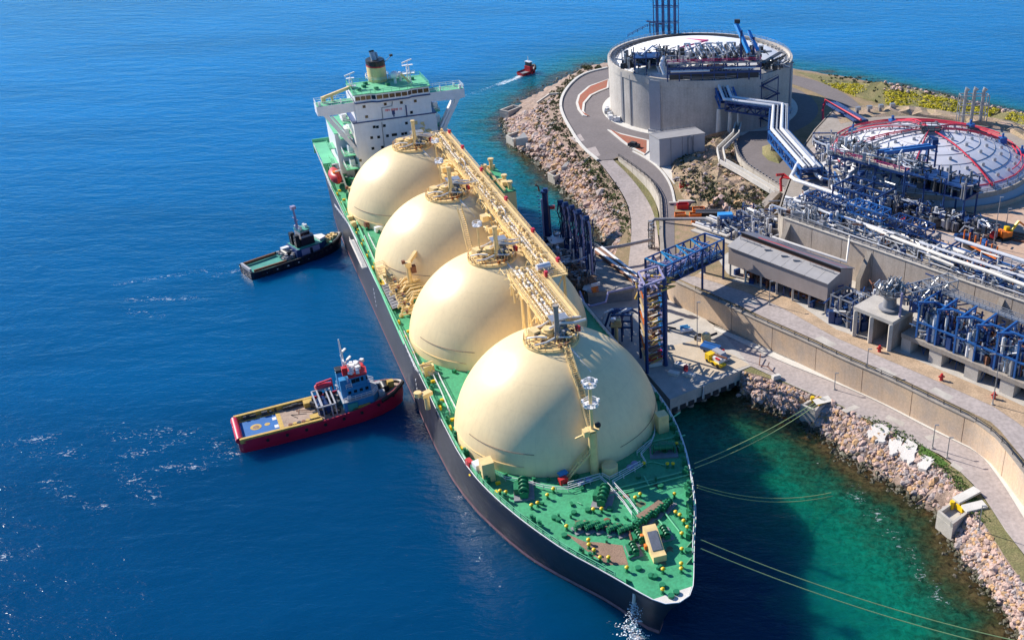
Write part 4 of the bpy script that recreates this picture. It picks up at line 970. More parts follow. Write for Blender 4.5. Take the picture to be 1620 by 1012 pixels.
# dome stair
def stairs(pts, w=1.0):
    mb = MB()
    for a, b_ in zip(pts[:-1], pts[1:]):
        a = Vector(a); b_ = Vector(b_); d = b_-a; s = Vector((-d.y, d.x, 0)).normalized()*(w/2) if d.xy.length > 1e-3 else Vector((w/2,0,0))
        for sg in (-1, 1):
            mb.beam(a+s*sg, b_+s*sg, .14, .3); mb.beam(a+s*sg+Vector((0,0,1)), b_+s*sg+Vector((0,0,1)), .09)
            for k in range(3): q = a.lerp(b_, k/2)+s*sg; mb.beam(q, q+Vector((0,0,1)), .08)
        n = max(2, int(d.length/.45))
        for k in range(n): q = a.lerp(b_, (k+.5)/n); mb.beam(q-s, q+s, .3, .06)
    return mb
st = [onSph(*p, 0, 21.3) for p in [(897,553),(901,566),(909,590),(919,617),(926,645)]]
part('dome_stair', stairs(st+[Vector((.5,-20.9,23)), Vector((-.6,-21.2,19.5)), Vector((-3,-21.4,17.6)), Vector((-5.2,-21.0,DK))], 1.1), m_cream, ship)
for i in (1,):
    st = [onSph(*p, i, 21.3) for p in [(727,331),(733,350),(738,372),(744,395)]]
    part('dome_stair', stairs(st, 1.2), m_cream, ship)
# --- foremast
zt = projz(*s2w((.1,-21.5,0)).xy, 607)
mb = MB(); mb.tube([(.1,-21.5,DK),(.1,-21.5,DK+9.5)], .85, 14); mb.tube([(.1,-21.5,DK+9.5),(.1,-21.5,zt)], .32, 10)
fm_ = part('foremast', mb, m_cream, ship)
mb = MB()
for z, r_ in ((zt-4.6, 1.5), (zt-.4, 1.3)):
    mb.cyl((.1,-21.5,z), r_, .12, 12); mb.rail([(.1+r_*cos(a), -21.5+r_*sin(a), z) for a in [k*pi/4 for k in range(9)]], 1.0, 3, .06)
    for k in range(5): a = k*1.26; mb.ob((.1+r_*cos(a), -21.5+r_*sin(a), z+.7), (.5,.5,.6), a)
part('mast_platform', mb, m_white, fm_)
mb = MB(); mb.ob((.1,-21.5,DK+10), (2.2,2,.2)); mb.ob((-1.2,-21.6,DK+9.6), (1.1,1.4,1.2)); mb.beam((.1,-21.5,DK+9.6),(-3.2,-21.2,DK+8.6),.3); part('mast_bracket', mb, m_cream, fm_)
mb = MB().sphere((1.05,-22.1,DK+11), .6); part('mast_horn', mb, m_black, fm_)

# --- pipe deck over the domes
def pipedeck(x0, x1, y0, y1, z, xs, walk, legs, legx):
    mb = MB()
    for x in (x0, x1): mb.beam((x, y0, z-.5), (x, y1, z-.5), .3, .7)
    y = y0
    while y <= y1+.1: mb.beam((x0, y, z-.35), (x1, y, z-.35), .28, .4); y += 3.0
    f = part('rack_frame', mb, m_cream, ship)
    mb = MB(); mb.box(walk[0], y0, z-.05, walk[1], y1, z+.08); part('walkway_plate', mb, m_cream, ship)
    mb = MB(); mb.rail([(walk[1], y0, z), (walk[1], y1, z)], 1.1, 2.2, .05); mb.rail([(walk[0], y0, z), (walk[0], y1, z)], 1.1, 2.2, .045); part('walkway_railing', mb, m_cream, ship)
    for k, (x, r_) in enumerate(xs):
        pts = [(x, y0+.5, z+.3)]
        if k % 2 == 0 and y1-y0 > 40:
            for ym in (y0+.36*(y1-y0), y0+.72*(y1-y0)):
                s_ = 1.2 if k % 4 == 0 else -1.0
                pts += [(x, ym-2, z+.3), (x, ym-1.6, z+1.3), (x, ym+1.6, z+1.3), (x, ym+2, z+.3)]
        pts.append((x, y1-.5, z+.3)); part('cargo_pipe', MB().tube(pts, r_, 8), m_pipew if k % 3 else m_cream, ship)
    mb = MB(); r_ = random.Random(int(x0*7+y0)); y = y0+.8
    while y < y1:
        mb.beam((x0+.1, y, z+.75), (walk[0]-.1, y, z+.75), .12); mb.beam((x0+.1, y, z-.3), (x0+.1, y, z+.8), .14); mb.beam((walk[0]-.1, y, z-.3), (walk[0]-.1, y, z+.8), .14)
        if r_.random() < .7: mb.ob((r_.uniform(x0, walk[0]), y+.6, z+r_.uniform(.6,1.1)), (.5,.6,.6))
        if r_.random() < .4: mb.cyl((r_.uniform(x0, walk[0]), y+.3, z+.6), .18, r_.uniform(.6,1.4), 6)
        if r_.random() < .5: xx = x0-r_.uniform(.2,.9); mb.tube([(xx,y,z-.2),(xx,y+r_.uniform(1,4),z-.2),(xx-.3,y+4,z-1.6)], .11, 5)
        y += r_.uniform(1.1, 2.0)
    part('pipe_gear', mb, m_cream, ship)
    for k in range(5): xx = x0+.3+(walk[0]-x0-.5)*k/4; part('service_pipe', MB().tube([(xx, y0+.4, z-.05), (xx, y1-.4, z-.05)], .11, 5), m_cream if k % 2 else m_pipew, ship)
    mb = MB(); mb.rail([(x0-.2, y0, z-.2), (x0-.2, y1, z-.2)], 1.1, 2.6, .045); part('walkway_railing', mb, m_cream, ship)
    for y in legs:
        mb = MB()
        for x in legx:
            zf = DK; r2 = (x*x+((y+21) % 42-21)**2)
            if r2 < 20.9**2: zf = 12.53+sqrt(441-r2)
            mb.beam((x, y-1.2, zf), (x, y-.2, z-.6), .3); mb.beam((x, y+1.2, zf), (x, y+.2, z-.6), .3)
        mb.beam((legx[0], y, z-.8), (legx[-1], y, z-.8), .35, .5)
        zb = max(DK, min(z-3, 26)); mb.beam((legx[0], y, z-.8), (legx[-1], y, zb-3), .22); mb.beam((legx[-1], y, z-.8), (legx[0], y, zb-3), .22); mb.beam((legx[0], y, zb-3), (legx[-1], y, zb-3), .22)
        part('rack_leg', mb, m_cream, ship)
pipedeck(7.0, 12.1, 25, 131, 34.0, [(7.4,.36),(8.3,.30),(9.1,.20),(9.7,.34)], (10.4, 12.0), [26.5, 42, 52, 63, 73, 84, 94, 105, 115, 126], [7.2, 12.0])
pipedeck(.2, 7.4, 3.5, 30, 34.3, [(.7,.28),(1.7,.36),(2.7,.36),(3.7,.22),(4.5,.3)], (5.6, 7.3), [10, 16, 21, 28], [.4, 7.2])
mb = MB(); mb.box(2.6, 24.2, 33.75, 12.1, 26.2, 34.0); mb.rail([(2.6,24.2,34),(12.1,24.2,34)], 1.1, 2.2, .05); part('cross_walkway', mb, m_cream, ship)
mb = MB(); mb.tube([(6.1,27.4,35.3),(9.2,27.8,35.3)], .75, 14); part('knock_out_drum', mb, m_insul, ship)
for k, y in enumerate((30, 48, 70, 93, 113, 128)):
    mb = MB(); mb.ob((11.9, y, 35.0), (.7, .9, 1.0), .2); part('hose_box', mb, m_pinkred, ship)
mb = MB(); mb.ob((7.1, 24.0, 35.2), (.7,.8,1.2)); part('hose_box', mb, m_pinkred, ship)
rc = random.Random(8)
for i in range(3):                                   # gear beside the rack between the domes
    mb = MB(); y0 = 42*i+63
    for k in range(26):
        x = rc.uniform(4.5, 9.5); y = y0+rc.uniform(-8, 8); z = rc.uniform(27.5, 33.6)
        if k % 3: mb.ob((x, y, z), (rc.uniform(.4,1.8), rc.uniform(.4,2.2), rc.uniform(.3,1.4)), rc.uniform(0,.4))
        else: mb.tube([(x, y, z), (x+rc.uniform(-2,2), y+rc.uniform(-3,3), z), (x+rc.uniform(-2,2), y+rc.uniform(-3,3), z-rc.uniform(1,4))], rc.uniform(.12,.3), 6)
    part('pump_gear', mb, m_cream, ship)
for (px, py, pb, i) in ((700,257,285,2),(760,357,390,1),(692,225,240,3)):       # slim lamp posts rising between the domes
    q = onSph(px, pb+14, i, 21.0); zt_ = projz(*s2w(q).xy, py)
    mb = MB(); mb.tube([q-Vector((0,0,1.5)), Vector((q.x, q.y, zt_))], .2, 8); lp = part('lamp_post', mb, m_cream, ship)
    mb = MB(); mb.cyl((q.x, q.y, zt_), 1.1, .12, 10); mb.rail([(q.x+1.1*cos(k*pi/3), q.y+1.1*sin(k*pi/3), zt_) for k in range(7)], .9, 3, .05); mb.ob((q.x+.5, q.y, zt_+.6), (.6,.6,.6)); part('lamp_head', mb, m_white, lp)

# --- deck fittings
def bollard(v, h=1.15):
    mb = MB(); mb.cyl((0,0,0), .2, h*.75, 10); mb.cyl((0,0,0), .36, .1, 10); return mb
BP = [(791.6,782),(800.9,784),(875.8,779),(866.5,788.5),(851,801),(841.3,804.6),(896.8,838),(931.3,859.5),(932,867),(940,875.5),(949.8,887.3),(963,887.3),(992,903.5),(1049,906),(1077.8,897.2),(1077.8,905.2),(1078.7,874),(1078.7,849.4),(1069,815.4),(1075.6,820),(1081.8,829.4),(1087.6,839.4),(1048.5,938),(1067,787),(1013,787),(1005.3,792.4),(1056,739),(1064.8,739),(939,811),(952,810.5),(1070,707),(1066,712),(1019,738)]
bm_ = bollard(0).mesh('vent_post'); cm_ = MB().lathe([(.1,.75),(.34,.78),(.36,.98),(.2,1.14),(.02,1.17)], 12).mesh('post_cap')
for px, py in BP:
    v = S(px, py, DK); o = part('vent_post', bm_, m_greend, ship); o.location = v
    c = part('post_cap', cm_, m_yellow, o)
    o.scale = (1.05,)*3
def winch():
    a = MB(); a.box(-2.2,-1.5,0,2.2,1.5,.25); b_ = MB()
    ax_ = [(-1.9,0,1.15),(1.9,0,1.15)]; b_.tube(ax_, .28, 10)
    for x in (-1.5,-.55,.4,1.35): b_.tube([(x,0,1.15),(x+.1,0,1.15)], .82, 16)
    b_.tube([(-1.5,0,1.15),(1.4,0,1.15)], .5, 14)
    for x in (-1.8,1.75): b_.box(x-.12,-.6,.2,x+.12,.6,1.3)
    c = MB(); c.ob((0,1.05,.75), (1.6,.8,1.0)); c.ob((1.4,1.0,.6), (.8,.7,.8)); return a, b_, c
wm = [m_.mesh(n_) for m_, n_ in zip(winch(), ('winch_bed','winch_drum','winch_motor'))]
def putwinch(v, rz, s=1.0, bed=m_grey):
    o = part('mooring_winch', wm[1], m_greend, ship); o.location = v; o.rotation_euler = (0,0,rz); o.scale = (s,)*3
    part('winch_bed', wm[0], bed, o); part('winch_motor', wm[2], m_greend, o)
putwinch(S(829,778,DK), 1.3, 1.25); putwinch(S(955,790,DK), 1.0, 1.25); putwinch(S(1050,716,DK), -.35, 1.25)
for k, (px, py) in enumerate([(921,836),(938,836),(955,836),(973,840),(990,842)]): putwinch(S(px, py, DK), .12-.02*k, .78, m_brown)
for k, (px, py) in enumerate([(1012,832),(1026,822),(1041,812),(1055,803)]): putwinch(S(px, py, DK), .62, .78, m_brown)
for px, py in ((1003,872),(1052,846),(1012,853)): putwinch(S(px, py, DK), 1.5, .8)
mb = MB(); a = S(922,826,DK+.9); b_ = S(985,832,DK+.9); mb.beam(a, b_, 1.2, .12); a = S(1010,818,DK+1.2); b_ = S(1046,793,DK+1.2); mb.beam(a, b_, 1.3, .12)
part('operator_platform', mb, m_brown, ship)
mb = MB()
for px, py, qx, qy in ((995,838,1003,868),(1020,836,1046,850)): mb.tube([S(px,py,DK+.6), S(qx,qy,DK+.35)], .22, 6)
part('anchor_chain', mb, m_rust, ship)
for k in range(40):                                  # small loose fittings over the foredeck
    x = rs.uniform(-13,14); y = rs.uniform(-55,-22)
    if abs(x) > 14.5*(y+60)/38 or x*x+y*y < 560: continue
    mb = MB(); t = k % 4
    if t == 0: mb.cyl((0,0,0), .22, rs.uniform(.4,.9), 8)
    elif t == 1: mb.ob((0,0,.25), (rs.uniform(.4,1.1), rs.uniform(.3,.7), .5))
    elif t == 2: mb.tube([(0,0,.2),(rs.uniform(1,3),0,.2)], .11, 5)
    else: mb.lathe([(.55,.02),(.62,.14),(.5,.2),(.05,.2)], 10)
    o = part('deck_fitting', mb, (m_greend, m_greend, m_greenl, m_rust)[k % 4], ship); o.location = (x, y, DK); o.rotation_euler = (0,0,rs.uniform(0,3))
m_stain = mat('rust stain', (0.16,0.17,0.09), .8, var=.4, scale=.7, fine=.3)
for k in range(9):
    x = rs.uniform(-9,10); y = rs.uniform(-52,-30)
    if abs(x) > 13*(y+60)/38: continue
    q = [Vector((x+rs.uniform(.3,1.0)*1.1*cos(a), y+rs.uniform(.3,1.0)*1.5*sin(a), DK+.012)) for a in [j*pi/6 for j in range(12)]]; part('worn_patch', sheet(q), m_stain, ship)
# vent house on the bow, port box, stbd box, drum
q = [S(1020,853,DK), S(1034,849,DK), S(1052,886,DK), S(1037,891,DK)]
c0, c1 = (q[0]+q[1])/2, (q[2]+q[3])/2; dd = (c1-c0); L_ = dd.length; rz = atan2(dd.y, dd.x)
mb = MB(); M_ = Matrix.Translation(c0) @ Matrix.Rotation(rz, 4, 'Z'); wd = 1.15
prof = [(0,0),(0,3.0),(1.5,3.0),(L_-1.4,1.3),(L_,1.3),(L_,0)]
vs = [M_ @ Vector((x, s_*wd, z)) for s_ in (-1,1) for x, z in prof]
mb.add(vs, [(5,4,3,2,1,0),(6,7,8,9,10,11)]+[(i, (i+1) % 6, 6+(i+1) % 6, 6+i) for i in range(6)])
bh = part('vent_house', mb, m_cream, ship)
mb = MB(); a = M_ @ Vector((1.7,0,2.95)); b_ = M_ @ Vector((L_-1.5,0,1.42)); mb.beam(a, b_, 1.7, .1); part('vent_grille', mb, m_grey, bh)
mb = MB(); mb.ob(M_ @ Vector((.5,-1.5,1.0)), (.6,.5,1.2), rz); mb.ob(M_ @ Vector((2.6,-1.45,.6)), (.7,.4,.9), rz); part('hose_box', mb, m_orange, bh)
v = S(772,757,DK); mb = MB(); mb.prism([(v.x-1.1,v.y-1.2),(v.x+1.2,v.y-1.2),(v.x+1.2,v.y+1.3),(v.x-1.1,v.y+1.3)], DK, DK+4.2); part('deck_locker', mb, m_cream, ship)
mb = MB(); mb.ob((v.x-.9, v.y+3.0, DK+1.3), (1.8,1.9,1.7), .2); part('white_locker', mb, m_white, ship)
mb = MB(); mb.ob((v.x-2.1, v.y+5.2, DK+1.0), (1.0,1.6,1.2), .2); part('hose_box', mb, m_red, ship)
v = S(1047,680,DK); mb = MB(); mb.box(v.x-1.1, v.y-1.1, DK, v.x+1.1, v.y+1.1, DK+4.0); part('deck_locker', mb, m_cream, ship)
v = S(965,747,DK); mb = MB(); mb.lathe([(1.55,DK),(1.55,DK+1.7),(1.45,DK+1.85),(.05,DK+1.95)], 28, (v.x, v.y, 0)); part('round_tank', mb, m_cream, ship)
mb = MB(); v = S(891,764,DK); mb.ob(v+Vector((0,0,.7)), (1.6,1.1,1.2), .2); part('hose_box', mb, m_red, ship)
v = S(891,757,DK); mb = MB(); mb.ob(v+Vector((0,0,1.4)), (1.8,1.3,.2), .2); mb.ob(v+Vector((0,0,.6)), (1.2,.9,1.2), .2); part('valve_shelter', mb, m_cyan, ship)
for px, py in ((997,742),(1004,736),(919,767),(932,762)): v = S(px, py, DK); part('spare_float', MB().sphere(v+Vector((0,0,.5)), .75, 10, 6, .6), m_violet, ship)
# deck machinery, hatches, mushroom vents in green
fit = MB().cyl((0,0,0), .55, .5, 12).mesh('deck_hatch'); f2 = MB(); f2.ob((0,0,.6), (.8,1.3,1.2)); f2.cyl((0,0,.2), .3, 1.6, 8); f2 = f2.mesh('fairlead')
for px, py in ((884,823),(877,820),(893,848),(1010,900),(1036,913),(1048,927),(1030,912),(1062,944),(1070,938),(1052,716),(1010,755),(965,806),(1088,872),(1045,770),(908,812),(930,808)):
    o = part('deck_hatch', fit, m_greend, ship); o.location = S(px, py, DK); o.rotation_euler = (0,0,rs.uniform(0,3))
edge = resample(dk, 240)
for sg in (-1, 1):
    for k in ([18,20,30,32,40,46,48,56,62,68,74,80,83] if sg < 0 else [16,18,20,22,24,27,29,33,36,40,44,47,54,58,62]):
        p = edge[k]; o = part('fairlead', f2, m_greend, ship); o.location = (sg*(p.x-1.0), p.y+.3, DK); o.rotation_euler = (0,0,rs.uniform(0,3))
    mb = MB()
    for k in range(10, 70, 4):                          # triangular stays of the bulwark
        p = edge[k]; q = edge[k+1]; x = sg*(p.x-.4); i_ = sg*(p.x-1.5)
        mb.add([(x,p.y,DK),(i_,p.y,DK),(x,p.y,DK+1.1),(x,p.y+.15,DK),(i_,p.y+.15,DK),(x,p.y+.15,DK+1.1)], [(0,1,2),(5,4,3),(0,3,4,1),(1,4,5,2),(2,5,3,0)])
    part('bulwark_stay', mb, m_greend, ship)
def railline(px, name='walkway_railing', z=DK, h=1.1, mm=m_white, r=.06):
    mb = MB(); mb.rail([S(p[0], p[1]+h*5.5, z) for p in px], h, 2.2, r, (1.0,.55)); return part(name, mb, mm, ship)
railline([(880,771),(899,771)]); railline([(899,764),(949.7,749.7)]); railline([(899,771),(951,754)]); railline([(951,754),(963,766),(987,793),(1000,812)]); railline([(969,761),(979,772),(996,790),(1010,810)])
railline([(952.6,749),(964.5,755.6),(1013,730.4)]); railline([(969,761),(1022,730.4),(1014,717),(1030,700),(1036,684),(1036,662)]); railline([(1008,714),(1030,696)])
railline([(633,523),(657,580),(662,586),(672,590)]); railline([(640,523),(664,577),(673,581)]); railline([(677,588),(686,592),(697,614),(712,650)]); railline([(672,582),(694,590),(705,612),(722,645)])
railline([(712,680),(738,728),(746,738)]); railline([(746,738),(752,737),(757,745)]); railline([(778,742),(800,755),(830,760),(860,768),(880,771)]); railline([(577,372),(592,408),(612,450)]); railline([(530,322),(552,352),(566,380)]); railline([(583,368),(600,402)])
mb = MB()
for px, py, qx, qy in ((1022,690,1076,652),(1000,704,1084,688),(960,776,1096,742),(962,784,1098,748),(885,820,893,829),(1019,753,1027,768),(1046,803,1075,840),(1042,822,1062,845)):
    mb.tube([S(px,py,DK+.3), S(qx,qy,DK+.3)], .14, 5)
part('deck_pipe', mb, m_greenl, ship)
mb = MB(); 
for pts in ([(540,318),(590,432),(640,545)],[(548,316),(598,425)]):
    mb.tube([S(*p, DK+.6) for p in pts], .25, 6)
part('deck_pipe', mb, m_greenl, ship)
# crane kingposts, foam monitors at the port side
v = S(679,650,DK); mb = MB(); mb.tube([v+Vector((0,1,0)), v+Vector((0,1,3.2))], .55, 10); mb.ob(v+Vector((0,1,3.6)), (2.4,1.4,.9), .4); mb.cyl(v+Vector((-1.6,1.2,3.4)), .8, 1.0, 10); part('foam_monitor', mb, m_cream, ship)
v = S(676,592,DK); mb = MB(); mb.ob(v+Vector((0,0,1.2)), (2.0,1.6,2.4), .3); mb.ob(v+Vector((1.2,1.0,.8)), (1.2,1.2,1.6)); mb.beam(v+Vector((-1.4,0,2.6)), v+Vector((1.6,.3,2.8)), .3); part('valve_stand', mb, m_cream, ship)
# cargo manifold between the second and third dome
mb = MB(); q = [S(604,457,DK), S(624,450,DK), S(639,488,DK), S(622,494,DK)]
mb.prism([(p.x, p.y) for p in q], DK+.8, DK+1.0); part('drip_tray', mb, m_grey, ship)
for k in range(9):
    t = (k+.5)/9; a = q[0].lerp(q[3], t); b_ = q[1].lerp(q[2], t); mb = MB(); mb.box(-.6,-.6,0,.6,.6,.1); mb = MB(); mb.beam(a+Vector((.2,0,1.05)), b_+Vector((-.2,0,1.05)), .09, .07); part('tray_bar', mb, m_dark, ship)
mb = MB(); v = S(610,447,DK); mb.cyl((v.x-.6, v.y, DK), 1.3, .15, 14); part('landing_mark', mb, m_yellow, ship)
for k in range(16):
    y = 54+k*1.5; x = -19.0+rc.uniform(-.6,.6); mb = MB()
    mb.tube([(x-1.0,y,DK+2.0),(x+1.6,y,DK+2.0),(x+2.8,y,DK+3.2+rc.uniform(-.4,.6)),(x+6,y+rc.uniform(-1,1),DK+3.4),(x+8.5,y,DK+2.2)], rc.uniform(.22,.38), 8)
    mb.tube([(x-1.1,y,DK+2.0),(x-.8,y,DK+2.0)], .5, 10); part('manifold_pipe', mb, m_cream, ship)
    mb = MB(); mb.cyl((x+.6,y,DK+2.2), .25, .9, 8); mb.cyl((x+.6,y,DK+3.0), .45, .08, 10); mb.ob((x+2.2,y+.4,DK+1.0), (.5,.5,2.0)); part('manifold_valve', mb, (m_rust, m_cream, m_dark)[k % 3], ship)
mb = MB()
for k in range(30):
    x = rc.uniform(-19,-9); y = rc.uniform(50,78); z = DK+rc.uniform(.3,3.5)
    if (x*x+(y-42)**2) < 430 or (x*x+(y-84)**2) < 430: continue
    if k % 2: mb.ob((x,y,DK+1.2), (rc.uniform(.5,1.6), rc.uniform(.5,1.6), rc.uniform(1,3)), rc.uniform(0,1))
    else: mb.tube([(x,y,z),(x+rc.uniform(-3,3),y,z),(x+rc.uniform(-3,3),y+rc.uniform(-3,3),z+1),(x,y,DK)], .2, 6)
part('manifold_gear', mb, m_cream, ship)
mb = MB(); q = [S(598,445,DK), S(611,440,DK), S(614,452,DK), S(602,457,DK)]; z_ = DK+4
for p in q: mb.beam(p, p+Vector((0,0,5)), .2)
mb.rail([p+Vector((0,0,4)) for p in q+q[:1]], 1.1, 2, .06); mb.prism([(p.x,p.y) for p in q], DK+3.8, DK+4); part('manifold_platform', mb, m_cream, ship)
for (px, py, top) in ((652,465,418),(560,330,300),):
    v = S(px, py, DK); zt_ = projz(*s2w(v).xy, top); mb = MB(); mb.tube([v, Vector((v.x, v.y, zt_))], [.7,.5], 10)
    mb.ob((v.x, v.y, zt_), (1.5,1.5,1.2)); cr = part('hose_crane', mb, m_cream, ship)
    mb = MB(); mb.beam((v.x, v.y, zt_), (v.x+7, v.y+9, zt_+2.5), .8, .9); part('crane_jib', mb, m_cream, cr)
    mb = MB(); mb.ob((v.x+1.2, v.y, zt_-1.5), (1.2,1.4,1.8)); mb.ob((v.x-1, v.y, zt_+.8), (.8,.8,.8)); part('crane_cab', mb, m_rust, cr)
mb = MB(); v = S(567,352,DK)
for k in range(5): mb.ob(v+Vector((rc.uniform(-2,2), rc.uniform(-4,4), .9)), (1.4,1.4,1.8), rc.uniform(0,1))
part('valve_stand', mb, m_cream, ship)
mb = MB(); v = S(587,360,DK); mb.tube([v+Vector((-1.6,0,1)), v+Vector((1.6,.6,1))], .9, 10); part('hose_reel', mb, m_rust, ship)
for px, py in ((600,366),): v = S(px, py, DK); part('white_locker', MB().ob(v+Vector((0,0,.8)), (2.4,1.2,1.4), .2), m_white, ship)
# small black fittings in front of the domes
mb = MB()
for i in range(4):
    for k in range(9):
        a = pi*(1.02+.06*k)+rs.uniform(-.04,.04); x, y = 21.9*cos(a), 42*i+21.9*sin(a)
        if abs(x) < 21.3: mb.ob((x, y, DK+.35), (rs.uniform(.4,1.1), rs.uniform(.3,.6), .7), rs.uniform(0,3))
part('dome_foot_fitting', mb, m_greend, ship)
mb = MB()
for k in range(26):
    y = -20+k*8.2; 
    if y < 145: 
        hb = next((p.x for p in edge if p.y >= y), 22.1); mb.ob((-(hb-.9), y, DK+.4), (.5,.9,.8)); mb.ob((-(hb-2.1), y+3, DK+.25), (.9,.5,.5))
part('deck_cleat', mb, m_yellow, ship)
mb = MB()
for y in (-12, -2, 8): mb.ob((-21.6+.11*(y+12)*0, y, DK+.04), (.3, .6, .05))
part('deck_mark', mb, m_yellow, ship)
# gangway along the port side and draught marks
mb = MB(); a = S(556,382,DK-1.0); b_ = S(582,425,DK-1.0); mb.beam(Vector((-22.9,a.y,DK-.6)), Vector((-22.9,b_.y,DK-.6)), 1.3, .25); mb.rail([(-23.4,a.y,DK-.5),(-23.4,b_.y,DK-.5)], 1, 2, .06); part('accommodation_ladder', mb, m_pipew, ship)
mb = MB()
for k in range(5):
    for y in (34, 84): mb.box(-22.22, y, 5+k*1.2, -22.14, y+.45, 5.6+k*1.2)
part('draught_mark', mb, m_white, ship)
mb = MB(); mb.tube([(-4.6,-52.2,12.2),(-4.4,-51.2,9.2)], .32, 8); part('hawse_pipe', mb, m_pipew, ship)
v0 = Vector((-4.3,-50.9,9.0))
mb = MB(); r_ = random.Random(2)
for k in range(420):
    t = r_.random(); p = v0+Vector((-.5*t-.8*t*t+r_.gauss(0,.22+1.1*t), -.6*t-.5*t*t+r_.gauss(0,.22+1.1*t), -9*t*(.4+.6*t)-.2))
    rockadd(mb, p, r_.uniform(.05,.17)*(.7+.6*t), r_)
stuff_w = MB(); stuff_w.v = [tuple(s2w(v)) for v in mb.v]; stuff_w.f = mb.f
stuff('water_spray', stuff_w, m_foam, 'white water falling from the hawse pipe at the black bow')

# --- accommodation block
Y0 = 148.0
mb = MB(); mb.box(-12.6, Y0, DK, 12.6, Y0+20, 35); house = part('deckhouse', mb, m_white, ship)
mb = MB(); mb.box(-11.4, Y0-.15, 35.25, 11.4, Y0+15, 41.0); up = part('bridge_house', mb, m_white, ship)
mb = MB(); mb.box(-12.8, Y0-.35, 34.9, 12.8, Y0+20.2, 35.25); part('deck_ledge', mb, m_blue, house)
mb = MB(); zig = [(-11.2,0),(-6.2,0),(-5.0,-.9),(4.6,-.9),(5.8,0),(11.4,0)]
poly = [(x, Y0-.9+y) for x, y in zig]+[(11.4,Y0+13),(-11.2,Y0+13)]
mb.prism(poly, 41.0, 41.35); part('bridge_ledge', mb, m_blue, up)
mb = MB(); poly2 = [(x*.99, Y0-.55+y) for x, y in zig]+[(11.2,Y0+12),(-11.0,Y0+12)]; mb.prism(poly2, 41.35, 43.7); wh = part('wheelhouse', mb, m_white, ship)
mb = MB(); mb.prism([(x*1.03, Y0-1.0+y*1.05) for x, y in zig]+[(11.6,Y0+12.4),(-11.4,Y0+12.4)], 43.7, 43.95); rf = part('wheelhouse_roof', mb, m_greenl, ship)
mb = MB(); mb.rail([(x*1.01, Y0-.8+y, 43.95) for x, y in zig]+[(11.4,Y0+12.2,43.95),(-11.2,Y0+12.2,43.95),(-11.3,Y0-.8,43.95)], 1.1, 2, .06); part('roof_railing', mb, m_greenl, rf)
for (x0, y0), (x1, y1), n in (((-11,0),(-6.3,0),3),((-6.2,0),(-5.0,-.9),1),((-4.9,-.9),(4.5,-.9),5),((4.6,-.9),(5.8,0),1),((5.9,0),(11.2,0),3)):
    for k in range(n):
        a = Vector((x0+(x1-x0)*(k+.08)/n, Y0-.62+y0+(y1-y0)*(k+.08)/n, 42.55)); b_ = Vector((x0+(x1-x0)*(k+.92)/n, Y0-.62+y0+(y1-y0)*(k+.92)/n, 42.55))
        part('bridge_window', MB().beam(a*1, b_*1, .14, 1.15), m_glass, wh)
for px, py in [(592,201),(597,201),(608,199),(588,218),(599,217),(613,215),(622,213.5),(626,213),(637,212),(642,211),(590,235),(605,233),(643,195),(570,254)]:
    v = onY(px, py, Y0); part('cabin_window', MB().box(v.x-.42, Y0-.06, v.z-.42, v.x+.42, Y0+.05, v.z+.42), m_glass, house)
for px, py in [(576,169),(609.5,165),(635,162.5),(657,160),(580,185),(651,178)]:
    v = onY(px, py, Y0-.2); part('cabin_window', MB().box(v.x-.42, Y0-.24, v.z-.42, v.x+.42, Y0-.1, v.z+.42), m_glass, up)
def pl(pts, yy, r=.11):
    return MB().tube([Vector((onY(*p, yy).x, yy, onY(*p, yy).z)) for p in pts], r, 6)
part('drain_pipe', pl([(621,161),(620,168),(604,171),(606,190)], Y0-.3), m_grey, up); part('drain_pipe', pl([(642,167),(644,185)], Y0-.3, .2), m_blue, up); part('drain_pipe', pl([(604,194),(608,233)], Y0-.15), m_grey, house)
mb = MB(); r_ = random.Random(9)                      # line of small red lettering, too small to read
a = onY(610,175,Y0-.2); b_ = onY(635,172.6,Y0-.2)
for k in range(14):
    if k in (4, 11): continue
    x = a.x+(b_.x-a.x)*k/13; z = a.z+(b_.z-a.z)*k/13
    mb.box(x-.16, Y0-.2, z-.35, x-.06, Y0-.16, z+.35); mb.box(x-.06, Y0-.2, z+.22, x+.14, Y0-.16, z+.35); mb.box(x-.06, Y0-.2, z-.06, x+.12, Y0-.16, z+.06)
    if k % 2: mb.box(x+.08, Y0-.2, z-.35, x+.16, Y0-.16, z+.2)
part('lettering', mb, m_pinkred, up)
v = onY(622.5,178.5,Y0-.2); mb = MB(); mb.box(v.x-.45,Y0-.2,v.z-.6,v.x+.45,Y0-.16,v.z+.7); mb.box(v.x-.2,Y0-.2,v.z-1.3,v.x+.2,Y0-.16,v.z-.6); part('house_emblem', mb, m_blue, up)
